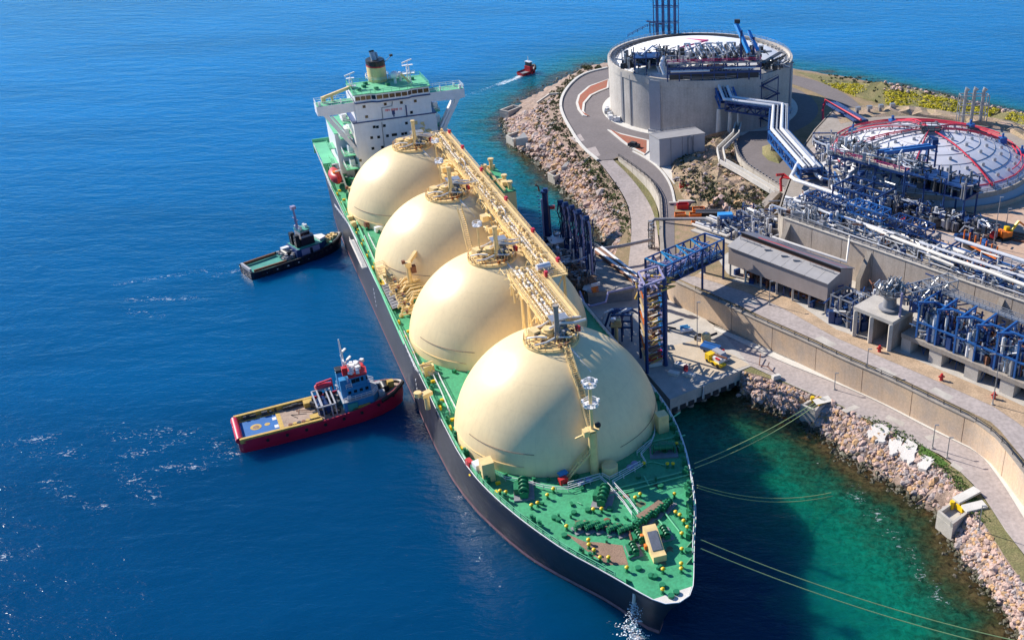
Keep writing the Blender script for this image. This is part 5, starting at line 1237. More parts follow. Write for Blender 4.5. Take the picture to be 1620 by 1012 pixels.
for sg in (-1, 1):                                   # bridge wings
    mb = MB(); pr = [(11.3,41.35),(22.3,41.35),(22.3,38.6),(19.2,38.2),(11.3,38.6)]
    vs = [(sg*x, Y0+y, z) for y in (0.2, 5.5) for x, z in pr]; F_ = [(0,1,2,3,4),(9,8,7,6,5)]+[(i,5+i,5+(i+1) % 5,(i+1) % 5) for i in range(5)]
    mb.add(vs, F_ if sg > 0 else [f[::-1] for f in F_]); wg = part('bridge_wing', mb, m_white, ship)
    mb = MB(); mb.box(sg*11.5 if sg > 0 else -22.1, Y0+.4, 41.36, 22.1 if sg > 0 else -11.5, Y0+5.3, 41.42); part('wing_deck', mb, m_greenl, wg)
    mb = MB(); mb.rail([(sg*11.5,Y0+.3,41.4),(sg*22.2,Y0+.3,41.4),(sg*22.2,Y0+5.4,41.4),(sg*11.5,Y0+5.4,41.4)], 1.2, 1.8, .06); part('wing_railing', mb, m_white, wg)
    mb = MB(); mb.ob((sg*21.2,Y0+1,42), (.7,.6,1.2)); mb.ob((sg*20,Y0+4,42), (.5,.5,1.0)); mb.ob((sg*15,Y0+1,42), (.4,.4,1.6)); part('wing_console', mb, m_white, wg, kind='stuff')
    mb = MB(); mb.prism([(0,0),(1,0),(1,1)], 0, 1); mb = MB()
    mb.beam((sg*20.2,Y0+2.6,38.6), (sg*13.2,Y0+2.6,27.0), 4.4, 1.1); mb.beam((sg*13.2,Y0+2.6,27.4), (sg*12.4,Y0+2.6,24), 4.4, 1.2); part('wing_bracket', mb, m_white, ship)
    mb = MB(); mb.beam((sg*18.4,Y0-.2,38.2), (sg*13.6,Y0-.2,30.2), .4, .5); part('bracket_ladder', mb, m_white, ship)
for sg, x1 in ((-1, 16.6), (1, 16.0)):               # side decks
    for z, d0, d1 in ((20.2,1,18),(24.6,1,16),(29.2,4,16),(33.6,5,15)):
        xa, xb = sorted((sg*12.6, sg*(x1 if z < 30 else 15))); mb = MB(); mb.box(xa, Y0+d0, z, xb, Y0+d1, z+.3); sd_ = part('side_deck', mb, m_greenl, ship)
        mb = MB(); mb.rail([(sg*12.7,Y0+d0+.1,z+.3),(sg*(x1-.1 if z < 30 else 14.9),Y0+d0+.1,z+.3),(sg*(x1-.1 if z < 30 else 14.9),Y0+d1,z+.3)], 1.1, 2, .06); part('side_railing', mb, m_white, sd_)
        mb = MB(); mb.ob((sg*14.2,Y0+d0+4,z+1.3), (1.4,2.5,2.0), .1); mb.ob((sg*13.6,Y0+d0+8,z+1.0), (1,1.4,1.4), .1); part('deck_box', mb, m_white, sd_, kind='stuff')
mb = MB(); mb.box(-17.6, Y0+9, DK, -13.4, Y0+27, 29.6); bl = part('engine_casing', mb, m_white, ship)
mb = MB(); mb.box(-17.7, Y0+8.9, 29.6, -13.3, Y0+27.1, 29.85); part('casing_roof', mb, m_greenl, bl)
mb = MB()
for z in (19, 24): mb.box(-19.6, Y0+12, z, -17.6, Y0+18, z+.25); mb.rail([(-19.5,Y0+12,z+.2),(-19.5,Y0+18,z+.2)], 1.1, 2, .06)
part('casing_balcony', mb, m_greenl, bl)
mb = MB(); mb.box(12.6, Y0+6, DK, 17, Y0+26, 27); part('engine_casing', mb, m_white, ship)
# funnel and top gear
mb = MB(); F0 = (-1.6, 160.5)
def oval(rx, ry, n=28): return [(F0[0]+rx*cos(2*pi*k/n), F0[1]+ry*sin(2*pi*k/n)) for k in range(n)]
mb.prism(oval(2.85,4.0), 35, 48.5); fu = part('funnel', mb, m_cream, ship)
mb = MB(); mb.prism(oval(2.88,4.03), 48.5, 48.9); part('funnel_band', mb, m_red, fu)
mb = MB(); mb.prism(oval(2.83,3.98), 48.9, 50.2); mb.prism(oval(2.6,3.6), 50.2, 50.4); part('funnel_top', mb, m_black, fu)
mb = MB(); mb.tube([(-2.0,159.6,50.2),(-2.2,160.6,52.6)], [.85,.8], 10); mb.tube([(-.8,161,50.2),(-1,162,52.0)], .6, 10); ft = part('exhaust_pipe', mb, m_steel, fu)
mb = MB(); mb.tube([(-2.2,160.6,52.6),(-2.23,160.75,53.1)], .82, 10); part('pipe_lip', mb, m_black, ft)
mb = MB(); mb.rail([(F0[0]+3.6*cos(k*pi/6),F0[1]+4.7*sin(k*pi/6),44.6) for k in range(13)], 1.0, 3, .06); mb.box(F0[0]+3,158,44.5,F0[0]+7.6,160,44.7); mb.rail([(F0[0]+3,158,44.7),(F0[0]+7.6,158,44.7)],1,1.5,.06); part('funnel_gallery', mb, m_white, fu)
mb = MB(); mb.ob((F0[0]+4.8,159,51.4),(.9,.7,.6)); mb.beam((F0[0]+2.4,159,49.4),(F0[0]+4.8,159,51.2),.13); part('search_lamp', mb, m_dark, fu)
def mast(x, y, z, h, arm, name):
    mb = MB(); mb.truss((x, y, z), (x, y+.01, z), 1, 1, 1, .01) if False else None
    for dx, dy in ((-.5,-.5),(.5,-.5),(.5,.5),(-.5,.5)): mb.beam((x+dx,y+dy,z), (x+dx*.7,y+dy*.7,z+h), .16)
    for k in range(5):
        zz = z+h*k/5
        for s_ in (-1,1): mb.beam((x-.5,y+.5*s_,zz), (x+.5,y+.5*s_,zz+h/5), .1)
    mb.ob((x,y,z+h*.55), (arm,1.4,.2)); mb.ob((x,y,z+h), (arm*.9,1.0,.2)); mb.rail([(x-arm/2,y-.7,z+h*.55),(x+arm/2,y-.7,z+h*.55)], .9, 1, .06)
    mb.beam((x-1.6,y,z+h+.8),(x+1.6,y+.8,z+h+1.5), .3,.35); mb.beam((x,y,z+h),(x,y,z+h+1.2),.2); return part(name, mb, m_white, ship)
mast(6.6, Y0+4.5, 43.9, 5.6, 3.6, 'radar_mast'); mast(-10.5, Y0+7, 41.5, 5.4, 2.6, 'signal_mast')
mb = MB(); mb.sphere((2.6,Y0+6,46.6), 1.25, 14, 8); mb.cyl((2.6,Y0+6,43.9),.4,1.8); mb.sphere((4.6,Y0+8,45.9), 1.0, 12, 7); mb.cyl((4.6,Y0+8,43.9),.35,1.4); part('satellite_dome', mb, m_white, rf)
mb = MB(); mb.beam((4.2,Y0+4,47.2),(6.4,Y0+3,44.6),.5,.6); part('antenna_boom', mb, m_cream, rf)
mb = MB(); mb.beam((-10.6,Y0+6,44.6),(-19.5,Y0+3.5,43.0),.75,.8); mb.ob((-19.6,Y0+3.4,42.6),(1.2,1.2,1.4)); mb.tube([(-17,Y0+4,41.4),(-17,Y0+4,43.2)],.4); part('provision_crane', mb, m_cream, ship)
mb = MB()
for x, y in ((-9,3),(-7,6),(-4,2),(0,5),(-6,9),(8,8)): mb.ob((x,Y0+y,44.3),(1.2,.9,.8),.3)
part('roof_locker', mb, m_greend, rf)
# port quarter: lifeboat, davits, platforms, starboard machinery house
mb = MB(); v = S(525,283,DK+2.5); c = Vector((v.x+1.2, v.y, DK+3.4))
pf = [(-4.2,.15,0),(-3.4,1.0,0),(-1.5,1.45,0),(1.5,1.45,0),(3.4,1.0,0),(4.2,.15,0)]; 
def boat(mb, c, L, W, H, sh=.35):
    st_ = [(-1,.08),(-.8,.62),(-.4,.98),(0,1),(.4,.98),(.8,.62),(1,.08)]; o = len(mb.v); m_ = 10
    for x, wv in st_:
        for k in range(m_): a = 2*pi*k/m_; mb.v.append((c[0]+W*wv*cos(a), c[1]+L*x, c[2]+H*(.55+.45*wv)*sin(a)))
    for i in range(6):
        for k in range(m_): a, b_ = o+i*m_+k, o+i*m_+(k+1) % m_; mb.f.append((a, b_, b_+m_, a+m_))
    mb.f.append(tuple(o+k for k in reversed(range(m_)))); mb.f.append(tuple(o+6*m_+k for k in range(m_)))
boat(mb, c, 4.8, 2.0, 1.9); lb = part('lifeboat', mb, m_red, ship)
mb = MB(); mb.ob(c+Vector((0,-1.6,1.5)), (1.7,2.0,1.0)); part('lifeboat_cuddy', mb, m_orange, lb)
mb = MB()
for dy in (-3.2,3.2): mb = MB(); mb.beam(c+Vector((2.4,dy,-3.4)), c+Vector((1.4,dy,2.6)), .35,.5); mb.beam(c+Vector((1.4,dy,2.6)), c+Vector((-.2,dy,2.4)), .3,.4); mb.beam(c+Vector((0,dy,-1.4)), c+Vector((2.2,dy,-1.6)), .3); part('davit', mb, m_white, ship)
mb = MB(); mb.box(-21.8, 163, DK+3.6, -17.8, 186, DK+3.9); mb.box(-22, 186, DK, -12, 186.4, DK+4.8); part('boat_platform', mb, m_greenl, ship)
mb = MB(); mb.rail([(-21.9,150,DK),(-21.9,185,DK+2.5)], 1.2, 2, .07); mb.rail([(-12.8,150,DK),(-12.9,164,DK)], 1.2, 2, .08); part('boat_railing', mb, m_white, ship)
mb = MB()
for k in range(8): mb.ob((rc.uniform(-19,-14), 150+rc.uniform(0,14), DK+.9), (rc.uniform(.8,2), rc.uniform(.8,2), rc.uniform(1,2)), rc.uniform(0,3))
mb.tube([(-18.5,139,DK+1.5),(-15.6,137,DK+1.5)], 1.5, 12); part('deck_engine', mb, m_greend, ship)
mb = MB()
for k in range(7): a = (rc.uniform(-20,-14), 150+rc.uniform(0,18), DK+.5); mb.tube([a, (a[0]+rc.uniform(-1,1), a[1]+5, a[2]+.4)], .2, 6)
mb.ob((-16.5,156,DK+.8),(1.2,3,1.4),.3); mb.ob((-15,151,DK+.8),(1.4,1.4,1.4),.5); part('deck_gear', mb, m_steel, ship)
mb = MB(); mb.box(14.5, 91.4, DK, 20.4, 111.2, 27.8); mh = part('machinery_house', mb, m_cream, ship)
mb = MB(); mb.box(14.4, 91.3, 27.8, 20.5, 111.3, 28.1); part('machinery_roof', mb, m_green, mh)
mb = MB(); 
for x, y, h in ((19.3,93,1.8),(19.5,99,1.6),(16,107,2.4),(18.8,109.6,3.0),(15,101,1.2)): mb.cyl((x,y,28.1), .55, h, 10); mb.cyl((x,y,28.1+h), .85, .5, 10)
mb.beam((14.6,111,28.6),(20.2,111,28.6),.4,.8); mb.beam((17.5,91.6,28.5),(17.5,111,28.5),.5,.5); mb.beam((14.6,100,28.5),(20.2,100,28.5),.4,.5); mb.ob((18.6,96,28.9),(1.6,2,1.2)); part('roof_vent', mb, m_cream, mh)
# ------------------------------------------------------------------ lower road down to the quay
rdl = PP([(947,255,11.3),(967,280,9.9),(983,303,8.3),(993,322,7.0),(998.5,345,5.9),(999,372,5.1),(997,395,5.05),(993,425,5.04),(1000,455,5.04)])
rdr = PP([(969,252,11.3),(997.6,280,9.7),(1019,308,7.9),(1030,327,6.9),(1037,347,5.9),(1041,372,5.1),(1043,400,5.05),(1050,432,5.04),(1064,470,5.04)])
structure('lower_road', ribbon(smooth(rdl), smooth(rdr), 60, 3), m_asphl)
structure('road_verge', ribbon(smooth(PP([(958,240,11.5),(985,260,10.6),(1010,283,9.2),(1030,305,7.9),(1039,325,6.9),(1042,345,5.95),(1044,372,5.1)])), lift(smooth(rdr[0:6]), -.02), 40, 2, .1), m_scrub)
# ------------------------------------------------------------------ the low tank
T2C = P(1466,250,26); T2R = 30.0; RZ = 26.0
t2 = thing('low_storage_tank', 'low round tank with a white dome crossed by crimson pipes like spokes', 'storage tank', (T2C.x, T2C.y, ZT))
c2 = Vector((T2C.x, T2C.y, 0)); rise = 8.2; SR = (T2R*T2R+rise*rise)/(2*rise)
def domez(d): return RZ+sqrt(max(0, SR*SR-d*d))-(SR-rise)
def on2(ang, d, dz=0): return Vector((c2.x+d*cos(ang), c2.y+d*sin(ang), domez(d)+dz))
part('tank_ring', MB().lathe([(T2R+3.2,ZT),(T2R+3.2,ZT+1.6),(T2R+2.7,ZT+1.6),(T2R+2.7,ZT+1.0),(T2R+.4,RZ-1.5),(T2R+.4,RZ),(T2R,RZ)], 96, c2), m_concd, t2, world=True)
part('tank_skirt', MB().lathe([(T2R+2.6,ZT+1.05),(T2R+.45,RZ-1.4)], 96, c2), m_cladg, t2, world=True)
m_roof2 = mat('white roof sheet', (0.64,0.64,0.70), .5, var=.1, scale=.3)
part('tank_roof', MB().lathe([(T2R*i/18, domez(T2R*i/18)) for i in range(18,0,-1)]+[(.05, domez(0))], 96, c2), m_roof2, t2, world=True)
for d in (6,10.5,15,19.5,24,27.8):
    mb = MB(); mb.tube([on2(k*pi/36, d, .04) for k in range(73)], .09, 4, False); part('roof_seam', mb, m_grey, t2, world=True)
for k in range(24):
    a = k*pi/12; mb = MB(); mb.tube([on2(a, d, .03) for d in (5,12,20,29)], .06, 4); part('roof_seam', mb, m_grey, t2, world=True)
stud = MB(); n_ = 0
stud.lathe([(.55,0),(.5,.8),(.05,.95)], 10); stm = stud.mesh('roof_stud')
for ri, d in enumerate((8,12.5,17,21.5,26)):
    for k in range(8+5*ri):
        a = 2*pi*(k+.5*(ri % 2))/(8+5*ri)
        if radians(-100) < ((a+pi) % (2*pi))-pi < radians(35) or d < 14 or a > radians(140): o = part('roof_stud', stm, m_steel, t2); o.location = XF[t2.name] @ on2(a, d, -.1)
def spoke(ang, r_=.34, d0=1.5, d1=29.3, dz=.8, mt=None):
    mb = MB(); mb.tube([on2(ang, d0+(d1-d0)*i/8, dz) for i in range(9)], r_, 8); part('spoke_pipe', mb, mt or m_pinkred, t2, world=True)
    mb = MB()
    for i in range(7): p = on2(ang, d0+3+(d1-d0-4)*i/6, 0); mb.beam(p-Vector((0,0,.3)), p+Vector((0,0,dz)), .3)
    part('spoke_support', mb, m_grey, t2, kind='stuff', world=True)
def ang2(px, py, z=RZ): p = P(px,py,z)-c2; return atan2(p.y, p.x)
SP = [ang2(1560,285,28), ang2(1450,262,30), ang2(1385,225,31), ang2(1345,212,28), ang2(1395,190,27), ang2(1410,185,27), ang2(1530,208,30), ang2(1585,232,28)]
for i, a in enumerate(SP): spoke(a, .24 if i in (0,6,7) else .19, dz=.9+.2*(i % 2)); spoke(a+.035, .14, 3, 29.2, .6) if i != 1 else None
spoke(SP[1]-.10, .22, mt=m_grey); spoke(SP[2]+.25, .3, mt=m_grey)
for a0, a1, d, r_, dz in ((-75,200,28.6,.22,.9),(-40,170,27.4,.17,1.6),(-10,160,26.2,.2,1.0),(30,150,29.4,.25,2.4),(20,75,22,.22,1.0)):
    mb = MB(); mb.tube([on2(radians(a0+(a1-a0)*k/24), d, dz) for k in range(25)], r_, 8); part('ring_pipe', mb, m_pinkred, t2, world=True)
mb = MB()
for k in range(64):
    a = 2*pi*k/64
    if k % 2: p = on2(a, 29.2, 0); mb.beam(p, p+Vector((0,0,1.8)), .22)
part('pipe_stand', mb, m_grey, t2, kind='stuff', world=True)
q = [on2(k*pi/32, T2R+.2, .1) for k in range(65)]; part('rim_railing', MB().rail(q, 1.1, 5, .06), m_dark, t2, world=True)
hub = on2(0, 0, 0); mb = MB(); mb.ob(hub+Vector((0,0,1.0)), (5.4,4.6,.4)); mb.rail([hub+Vector((x,y,1.2)) for x, y in ((-2.7,-2.3),(2.7,-2.3),(2.7,2.3),(-2.7,2.3),(-2.7,-2.3))], 1.1, 1.5, .09)
for x in (-2.2,2.2):
    for y in (-1.8,1.8): mb.beam(hub+Vector((x,y,-.6)), hub+Vector((x,y,1)), .3)
part('hub_platform', mb, m_dark, t2, world=True)
mb = MB(); mb.cyl(hub+Vector((0,0,-.2)), 2.6, 1.0, 18); part('hub_ring', mb, m_grey, t2, world=True)
mb = MB(); 
for a, d in ((SP[6],21),(SP[7],24),(SP[7]-.2,28.4),(SP[3],26),(SP[4],26.5),(SP[5]+.1,27)): p = on2(a, d, .9); mb.ob(p, (2.2,1.8,1.9), a); mb.cyl(p+Vector((0,0,.8)), .35, 1.4, 8)
part('valve_box', mb, m_blueb, t2, kind='stuff', world=True)
mb = MB(); mb.tube([on2(SP[7]+.32+.10*cos(k*pi/9), 19+4.2*sin(k*pi/9), .8) for k in range(19)], .22, 6); part('hose_loop', mb, m_dark, t2, world=True)
walk = MB(); 
for d in range(0, 27, 3): p = on2(SP[3]+.12, d+2, 1.3); q = on2(SP[3]+.12, d+5, 1.3); walk.beam(p, q, 1.2,.2); s_ = Vector((-sin(SP[3]),cos(SP[3]),0))*.6; walk.beam(p+s_+Vector((0,0,1)), q+s_+Vector((0,0,1)), .12); walk.beam(p-s_+Vector((0,0,1)), q-s_+Vector((0,0,1)), .12)
part('roof_walkway', walk, m_grey, t2, world=True)
# pump deck of the low tank (front left) with its gantry
g0 = P(1312,240,32.5); g1 = P(1436,273,32.5); gx = (g1-g0).normalized(); gy = Vector((-gx.y,gx.x,0)); GL = (g1-g0).length
def gd(u, v, z=0): return g0+gx*u+gy*v+Vector((0,0,z))
mb = MB(); mb.prism([tuple(gd(0,0).xy),tuple(gd(GL,0).xy),tuple(gd(GL,10).xy),tuple(gd(0,10).xy)], g0.z-.4, g0.z); part('pump_deck', mb, m_concl, t2, world=True)
mb = MB()
for u in np.linspace(.3, GL-.3, 6):
    for v in (.3, 9): mb.beam(gd(u,v,-10), gd(u,v,-.4), .45)
mb.beam(gd(0,.1,-.8), gd(GL,.1,-.8), .5,.7); part('deck_frame', mb, m_blue, t2, world=True)
mb = MB(); mb.rail([gd(0,0),gd(GL,0),gd(GL,10)], 1.1, 2, .08); part('deck_railing', mb, m_pink, t2, world=True)
rq = random.Random(44)
for k in range(6):
    u = 3+k*2.9; mb = MB(); mb.tube([gd(u,5.5,0), gd(u,5.5,1.3)], 1.0, 12); mb.tube([gd(u,5.5,1.3), gd(u,5.5,2.6)], .55, 10); mb.tube([gd(u,5.5,2.0), gd(u,7.6,2.2), gd(u,8.2,.4)], .4, 8); part('pump_head', mb, m_steel, t2, world=True)
    mb = MB(); mb.lathe([(.9,-.12),(1.25,-.12),(1.25,.12),(.9,.12)], 14); v_ = [Matrix.Translation(gd(u+.4,4.3,1.1)) @ Matrix.Rotation(1.2,4,'X') @ Vector(p) for p in mb.v]; mb.v = [tuple(p) for p in v_]; part('hand_wheel', mb, m_insul, t2, world=True)
for _q in range(3):
    a, b_ = clutter(90, -2, GL+3, -2, 12, 4.2-2.2*_q, rq, gd, (.1,-4,-8)[_q]); part('pipe_gear', a, (m_steel,m_blue,m_dark)[_q], t2, world=True); part('pipe_gear', b_, (m_insul,m_steel,m_blueb)[_q], t2, world=True)
a, b_ = clutter(60, 0, GL, 1, 10, 3.2, rq, gd); part('pipe_gear', a, m_dark, t2, world=True); part('pipe_gear', b_, m_steel, t2, world=True)
mb = MB(); ga, gb = gd(GL*.62,2.0,3.0), gd(GL*1.02,12,4.6); 
for s_ in (-.9,.9): mb.beam(ga+gx*s_, gb+gx*s_, .8,1.0)
part('gantry_beam', mb, m_blueb, t2, world=True)
mb = MB()
mb.beam(ga+gx*(-1.2)+Vector((0,0,.3)), ga+gx*1.2+Vector((0,0,.3)), .4)
for s_ in (-1.2,1.2): mb.beam(ga+gx*s_+Vector((0,0,-6)), ga+gx*s_+Vector((0,0,.4)), .5)
part('gantry_post', mb, m_blue, t2, world=True); mb = MB()
for s_ in (-1.2,1.2): mb.beam(gb+gx*s_+Vector((0,0,-6)), gb+gx*s_+Vector((0,0,.4)), .5)
mb.beam(gb+gx*(-1.2)+Vector((0,0,2.4)), gb+gx*1.4+Vector((0,0,2.4)), .4); mb.beam(gb+gx*(-1.2), gb+gx*(-1.2)+Vector((0,0,2.4)), .4); mb.ob(gb+Vector((.5,0,1.2)), (1.6,1.4,1.4)); part('gantry_post', mb, m_blue, t2, world=True)
f0 = P(1428,290,30.0); 
def fd(u, v, z=0): return f0+gx*u+gy*v+Vector((0,0,z))
mb = MB()
for z in (0, 3.2): mb.prism([tuple(fd(0,0).xy),tuple(fd(19,0).xy),tuple(fd(19,8).xy),tuple(fd(0,8).xy)], f0.z+z-.3, f0.z+z)
for u in (.3,6.5,12.7,18.7):
    for v in (.3,7.7): mb.beam(fd(u,v,-8), fd(u,v,4.6), .4)
part('valve_tower', mb, m_blue, t2, world=True)
a, b_ = clutter(110, 0, 19, 0, 8, 5.8, rq, fd); part('pipe_gear', a, m_dark, t2, world=True); part('pipe_gear', b_, m_grey, t2, world=True)
for _q in range(2):
    a, b_ = clutter(120, -14, 30, -5, 2, 4.5, rq, fd, -7.5); part('pipe_gear', a, (m_dark,m_grey)[_q], t2, world=True); part('pipe_gear', b_, (m_steel,m_blue)[_q], t2, world=True)
a, b_ = clutter(40, 2, 26, -5, 0, 2.4, rq, fd, -4.8); part('pipe_gear', a, m_blue, t2, world=True); part('pipe_gear', b_, m_insul, t2, world=True)
stacks('vent_stack', 'three grey vent stacks in a frame behind the low white dome', 1536,196,ZT, 147, 3, 3.0, .6, m_steel)
# bundle of blue pipes dropping beside the tall tank
b0 = P(1303,200,16); t_ = thing('blue_trestle', 'short dark blue pipe trestle with a pink pipe right of the tall tank', 'pipe trestle', tuple(b0))
pa_, pb_ = P(1304,163,22), P(1352,192,23); dx = (pb_-pa_).normalized(); dy = Vector((-dx.y,dx.x,0))
for k in range(6): part('trestle_pipe', MB().tube([pa_+dy*k*.9, pb_+dy*k*.9], .33, 8), m_blue, t_, world=True)
mb = MB()
for t in (0,.33,.66,1):
    c_ = pa_.lerp(pb_, t)
    for s_ in (-.4,5): mb.beam(c_+dy*s_-Vector((0,0,9)), c_+dy*s_, .4)
    mb.beam(c_-dy*.4, c_+dy*5, .4)
part('trestle_frame', mb, m_blue, t_, world=True); mb = MB(); mb.tube([P(1302,205,17), P(1302,172,21), P(1306,158,23), P(1362,190,24)], .45, 8); part('fire_main', mb, m_pinkred, t_, world=True)
for k, (px, py) in enumerate([(1356,182),(1374,180),(1392,178),(1410,176)]):
    b0 = P(px,py,ZT); t_ = thing('fire_monitor', ['leftmost','second','third','rightmost'][k]+' of the four grey hooded posts behind the low tank', 'monitor', tuple(b0), 0, 'hooded posts behind the low tank'); part('post', MB().cyl((0,0,0), .55, 1.8, 10), m_grey, t_); part('hood', MB().ob((.2,0,2.3), (1.7,1.3,1.1), .3), m_steel, t_)
# ------------------------------------------------------------------ zigzag pipe bridge from the tall tank to the terrace
BZ = 26.2
bp = [P(1135,110,33.0), P(1153,157,BZ), P(1233,168,BZ), P(1231,206,BZ), P(1284,266,BZ)]
pbd = thing('pipe_bridge', 'blue zigzag truss bridge carrying white pipes down from the tall tank', 'pipe bridge', (bp[1].x, bp[1].y, ZU))
def offpath(pts, o, dz=0):
    out = []
    for i, p in enumerate(pts):
        a = (pts[i]-pts[i-1]) if i else (pts[1]-p); b_ = (pts[i+1]-p) if i < len(pts)-1 else a
        a = Vector((a.x,a.y,0)).normalized(); b_ = Vector((b_.x,b_.y,0)).normalized(); na = Vector((-a.y,a.x,0)); nb = Vector((-b_.y,b_.x,0)); m_ = na+nb; m_.normalize(); out.append(p+m_*(o/max(.45, m_.dot(na)))+Vector((0,0,dz)))
    return out
for i, (p, q) in enumerate(zip(bp[:-1], bp[1:])):
    part('truss_span', MB().truss(p-Vector((0,0,3.2)), q-Vector((0,0,3.2)), 6.4, 3.0, max(3, int((q-p).length/3.2)), .26), m_blueb if i in (0,3) else m_blue, pbd, world=True)
    part('span_deck', MB().beam(p-Vector((0,0,1.3)), q-Vector((0,0,1.3)), 5.6, .2), m_blue, pbd, world=True)
for o_, r_, mt in ((-2.0,.62,m_insul),(-.5,.3,m_steel),(1.1,.66,m_insul),(2.3,.26,m_insul),(2.9,.22,m_steel)):
    part('bridge_pipe', MB().tube(offpath(bp, o_, .4 if abs(o_) < 2.2 else .1), r_, 10), mt, pbd, world=True)
for i, (px, py, r_) in enumerate(((1137,172,.9),(1155,174,.8),(1168,176,.5))):
    c_ = P(px, py, BZ-3.4); part('bridge_column', MB().tube([Vector((c_.x,c_.y,ZU-.3)), Vector((c_.x,c_.y,BZ-3.4))], [r_*1.25,r_*.8], 10), m_concw, pbd, world=True)
for px, py in ((1228,182),(1222,212),(1256,248),(1270,262)):
    c_ = P(px, py, BZ-3.3); part('bridge_column', MB().beam(Vector((c_.x,c_.y,ZU)), Vector((c_.x,c_.y,BZ-3.3)), 1.0), m_concl, pbd, world=True)
mb = MB(); q_ = bp[0]; mb.beam(q_+Vector((-3.6,0,-3)), q_+Vector((-3.6,0,1.6)), .4); mb.beam(q_+Vector((3.4,0,-3)), q_+Vector((3.4,0,1.6)), .4); mb.beam(q_+Vector((-3.6,0,1.6)), q_+Vector((3.4,0,1.6)), .4); mb.beam(q_+Vector((-3.6,0,1.6)), bp[0].lerp(bp[1],.3)+Vector((-3.4,0,0)), .3); part('bridge_gate', mb, m_pinkred, pbd, world=True)
mb = MB(); mb.tube([bp[0]+Vector((5.2,1,.8)), bp[0].lerp(bp[1],.3)+Vector((5.6,0,1.0)), bp[0].lerp(bp[1],.34)+Vector((7,0,.4))], .75, 10); part('bridge_pipe', mb, m_insul, pbd, world=True)
# ------------------------------------------------------------------ pipelines on the terrace
def tr_(s_, d, z=0): return wt[0]+wd_*s_-wn*d+Vector((0,0,z))     # s along the wall, d back from its edge
rk = thing('pipe_rack', 'long rack of white insulated pipelines on the high terrace wall', 'pipe rack', tuple(tr_(0,6)))
rp = random.Random(17)
lines = [(1.6,.22,1.0),(2.5,.32,1.2),(3.6,.26,1.2),(4.6,.42,1.6),(5.8,.3,1.6),(6.8,.55,2.6),(8.2,.3,2.4),(9.2,.42,2.4),(10.4,.24,2.2),(11.4,.36,2.2),(12.6,.68,3.8),(14.2,.3,3.4)]
for i, (d, r_, z) in enumerate(lines):
    segs = [(-4+rp.uniform(0,8), rp.uniform(26,40)), (rp.uniform(38,46), 96)] if i % 3 else [(-4, 100)]
    for s0, s1 in segs:
        pts = [tr_(s0, d, z)]; s_ = s0+rp.uniform(6,12)
        while s_ < s1-6:
            k = rp.choice((0,1,2,3))
            if k == 0: w_ = rp.uniform(3,5); h = rp.uniform(1.2,2.2); pts += [tr_(s_,d,z), tr_(s_,d,z+h), tr_(s_+w_,d,z+h), tr_(s_+w_,d,z)]
            elif k == 1: w_ = rp.uniform(3,6); e = rp.uniform(1.5,3); pts += [tr_(s_,d,z), tr_(s_,d-e,z+.7), tr_(s_+w_,d-e,z+.7), tr_(s_+w_,d,z)]
            s_ += rp.uniform(8,18)
        pts.append(tr_(s1, d, z)); part('pipeline', MB().tube(pts, r_*.72, 8), (m_insul, m_steel, m_pipew, m_steel, m_blueb)[i % 5], rk, world=True)
for s_ in np.arange(-2, 98, 6.0):
    mb = MB()
    for d in (1.2, 7.4, 14.8): mb.beam(tr_(s_,d,0), tr_(s_,d,3.0 if d > 5 else 1.0), .3)
    mb.beam(tr_(s_,1,.8), tr_(s_,7.5,.8), .3); mb.beam(tr_(s_,6,2.0), tr_(s_,15,2.0), .35); mb.beam(tr_(s_,7.4,3.0), tr_(s_,14.8,3.0), .35); part('rack_frame', mb, m_blue if int(s_) % 4 else m_grey, rk, world=True)
def trc(u, v, z=0): return tr_(u, v, z)
for (u0,u1,v0,v1,h,n) in ((-3,14,1,16,4.2,150),(14,34,2,17,3.4,110),(34,60,2,12,2.8,90),(60,98,1,12,3.0,110)):
    a, b_ = clutter(n, u0,u1,v0,v1,h, rp, trc, .2); part('pipe_gear', a, rp.choice((m_blue,m_grey)), rk, world=True); part('pipe_gear', b_, m_insul, rk, world=True)
    a, b_ = clutter(n//2, u0,u1,v0,v1,h, rp, trc, .2); part('pipe_gear', a, m_steel, rk, world=True); part('pipe_gear', b_, m_steel, rk, world=True)
    a, b_ = clutter(n//5, u0,u1,v0,v1,h, rp, trc, .2); part('pipe_gear', a, m_rust, rk, world=True); part('pipe_gear', b_, m_blueb, rk, world=True)
def bigpipe(pts, r_, mt, label, name='header_pipe', sm=1):
    q = PP(pts); q = smooth(q, sm) if sm else q
    return solo(name, MB().tube(q, r_, 10), mt, label, 'pipe')
bigpipe([(1272,250,26),(1262,258,26),(1256,272,25),(1250,282,25),(1282,293,25),(1335,311,25.2),(1338,318,25),(1325,328,23.5),(1328,338,23),(1342,340,23)], .6, m_insul, 'thick white pipe curving down from the bridge and bending at the blue manifold')
bigpipe([(1286,250,26),(1290,262,26),(1289,275,24),(1300,283,24)], .62, m_insul, 'white elbow pipe next to the thick curving pipe')
bigpipe([(1283,302,24.5),(1270,308,24.5),(1268,316,23.8),(1310,332,24),(1352,342,24.4),(1360,346,24.4),(1362,362,22.6)], .6, m_insul, 'white pipe ending in a drop at the railing of the terrace wall')
bigpipe([(1243,312,24.6),(1275,322,24.6),(1330,340,24.6)], .5, m_insul, 'straight white pipe at the left end of the terrace')
bigpipe([(1340,284,27),(1348,272,27.5),(1372,262,27.5),(1388,262,27.5)], .55, m_insul, 'white pipe bending below the blue gantry of the low tank'); bigpipe([(1388,262,27.5),(1402,262,27.4),(1424,268,27),(1426,262,27),(1420,258,27)], .5, m_insul, 'white pipe with a hooked end under the low tank valves')
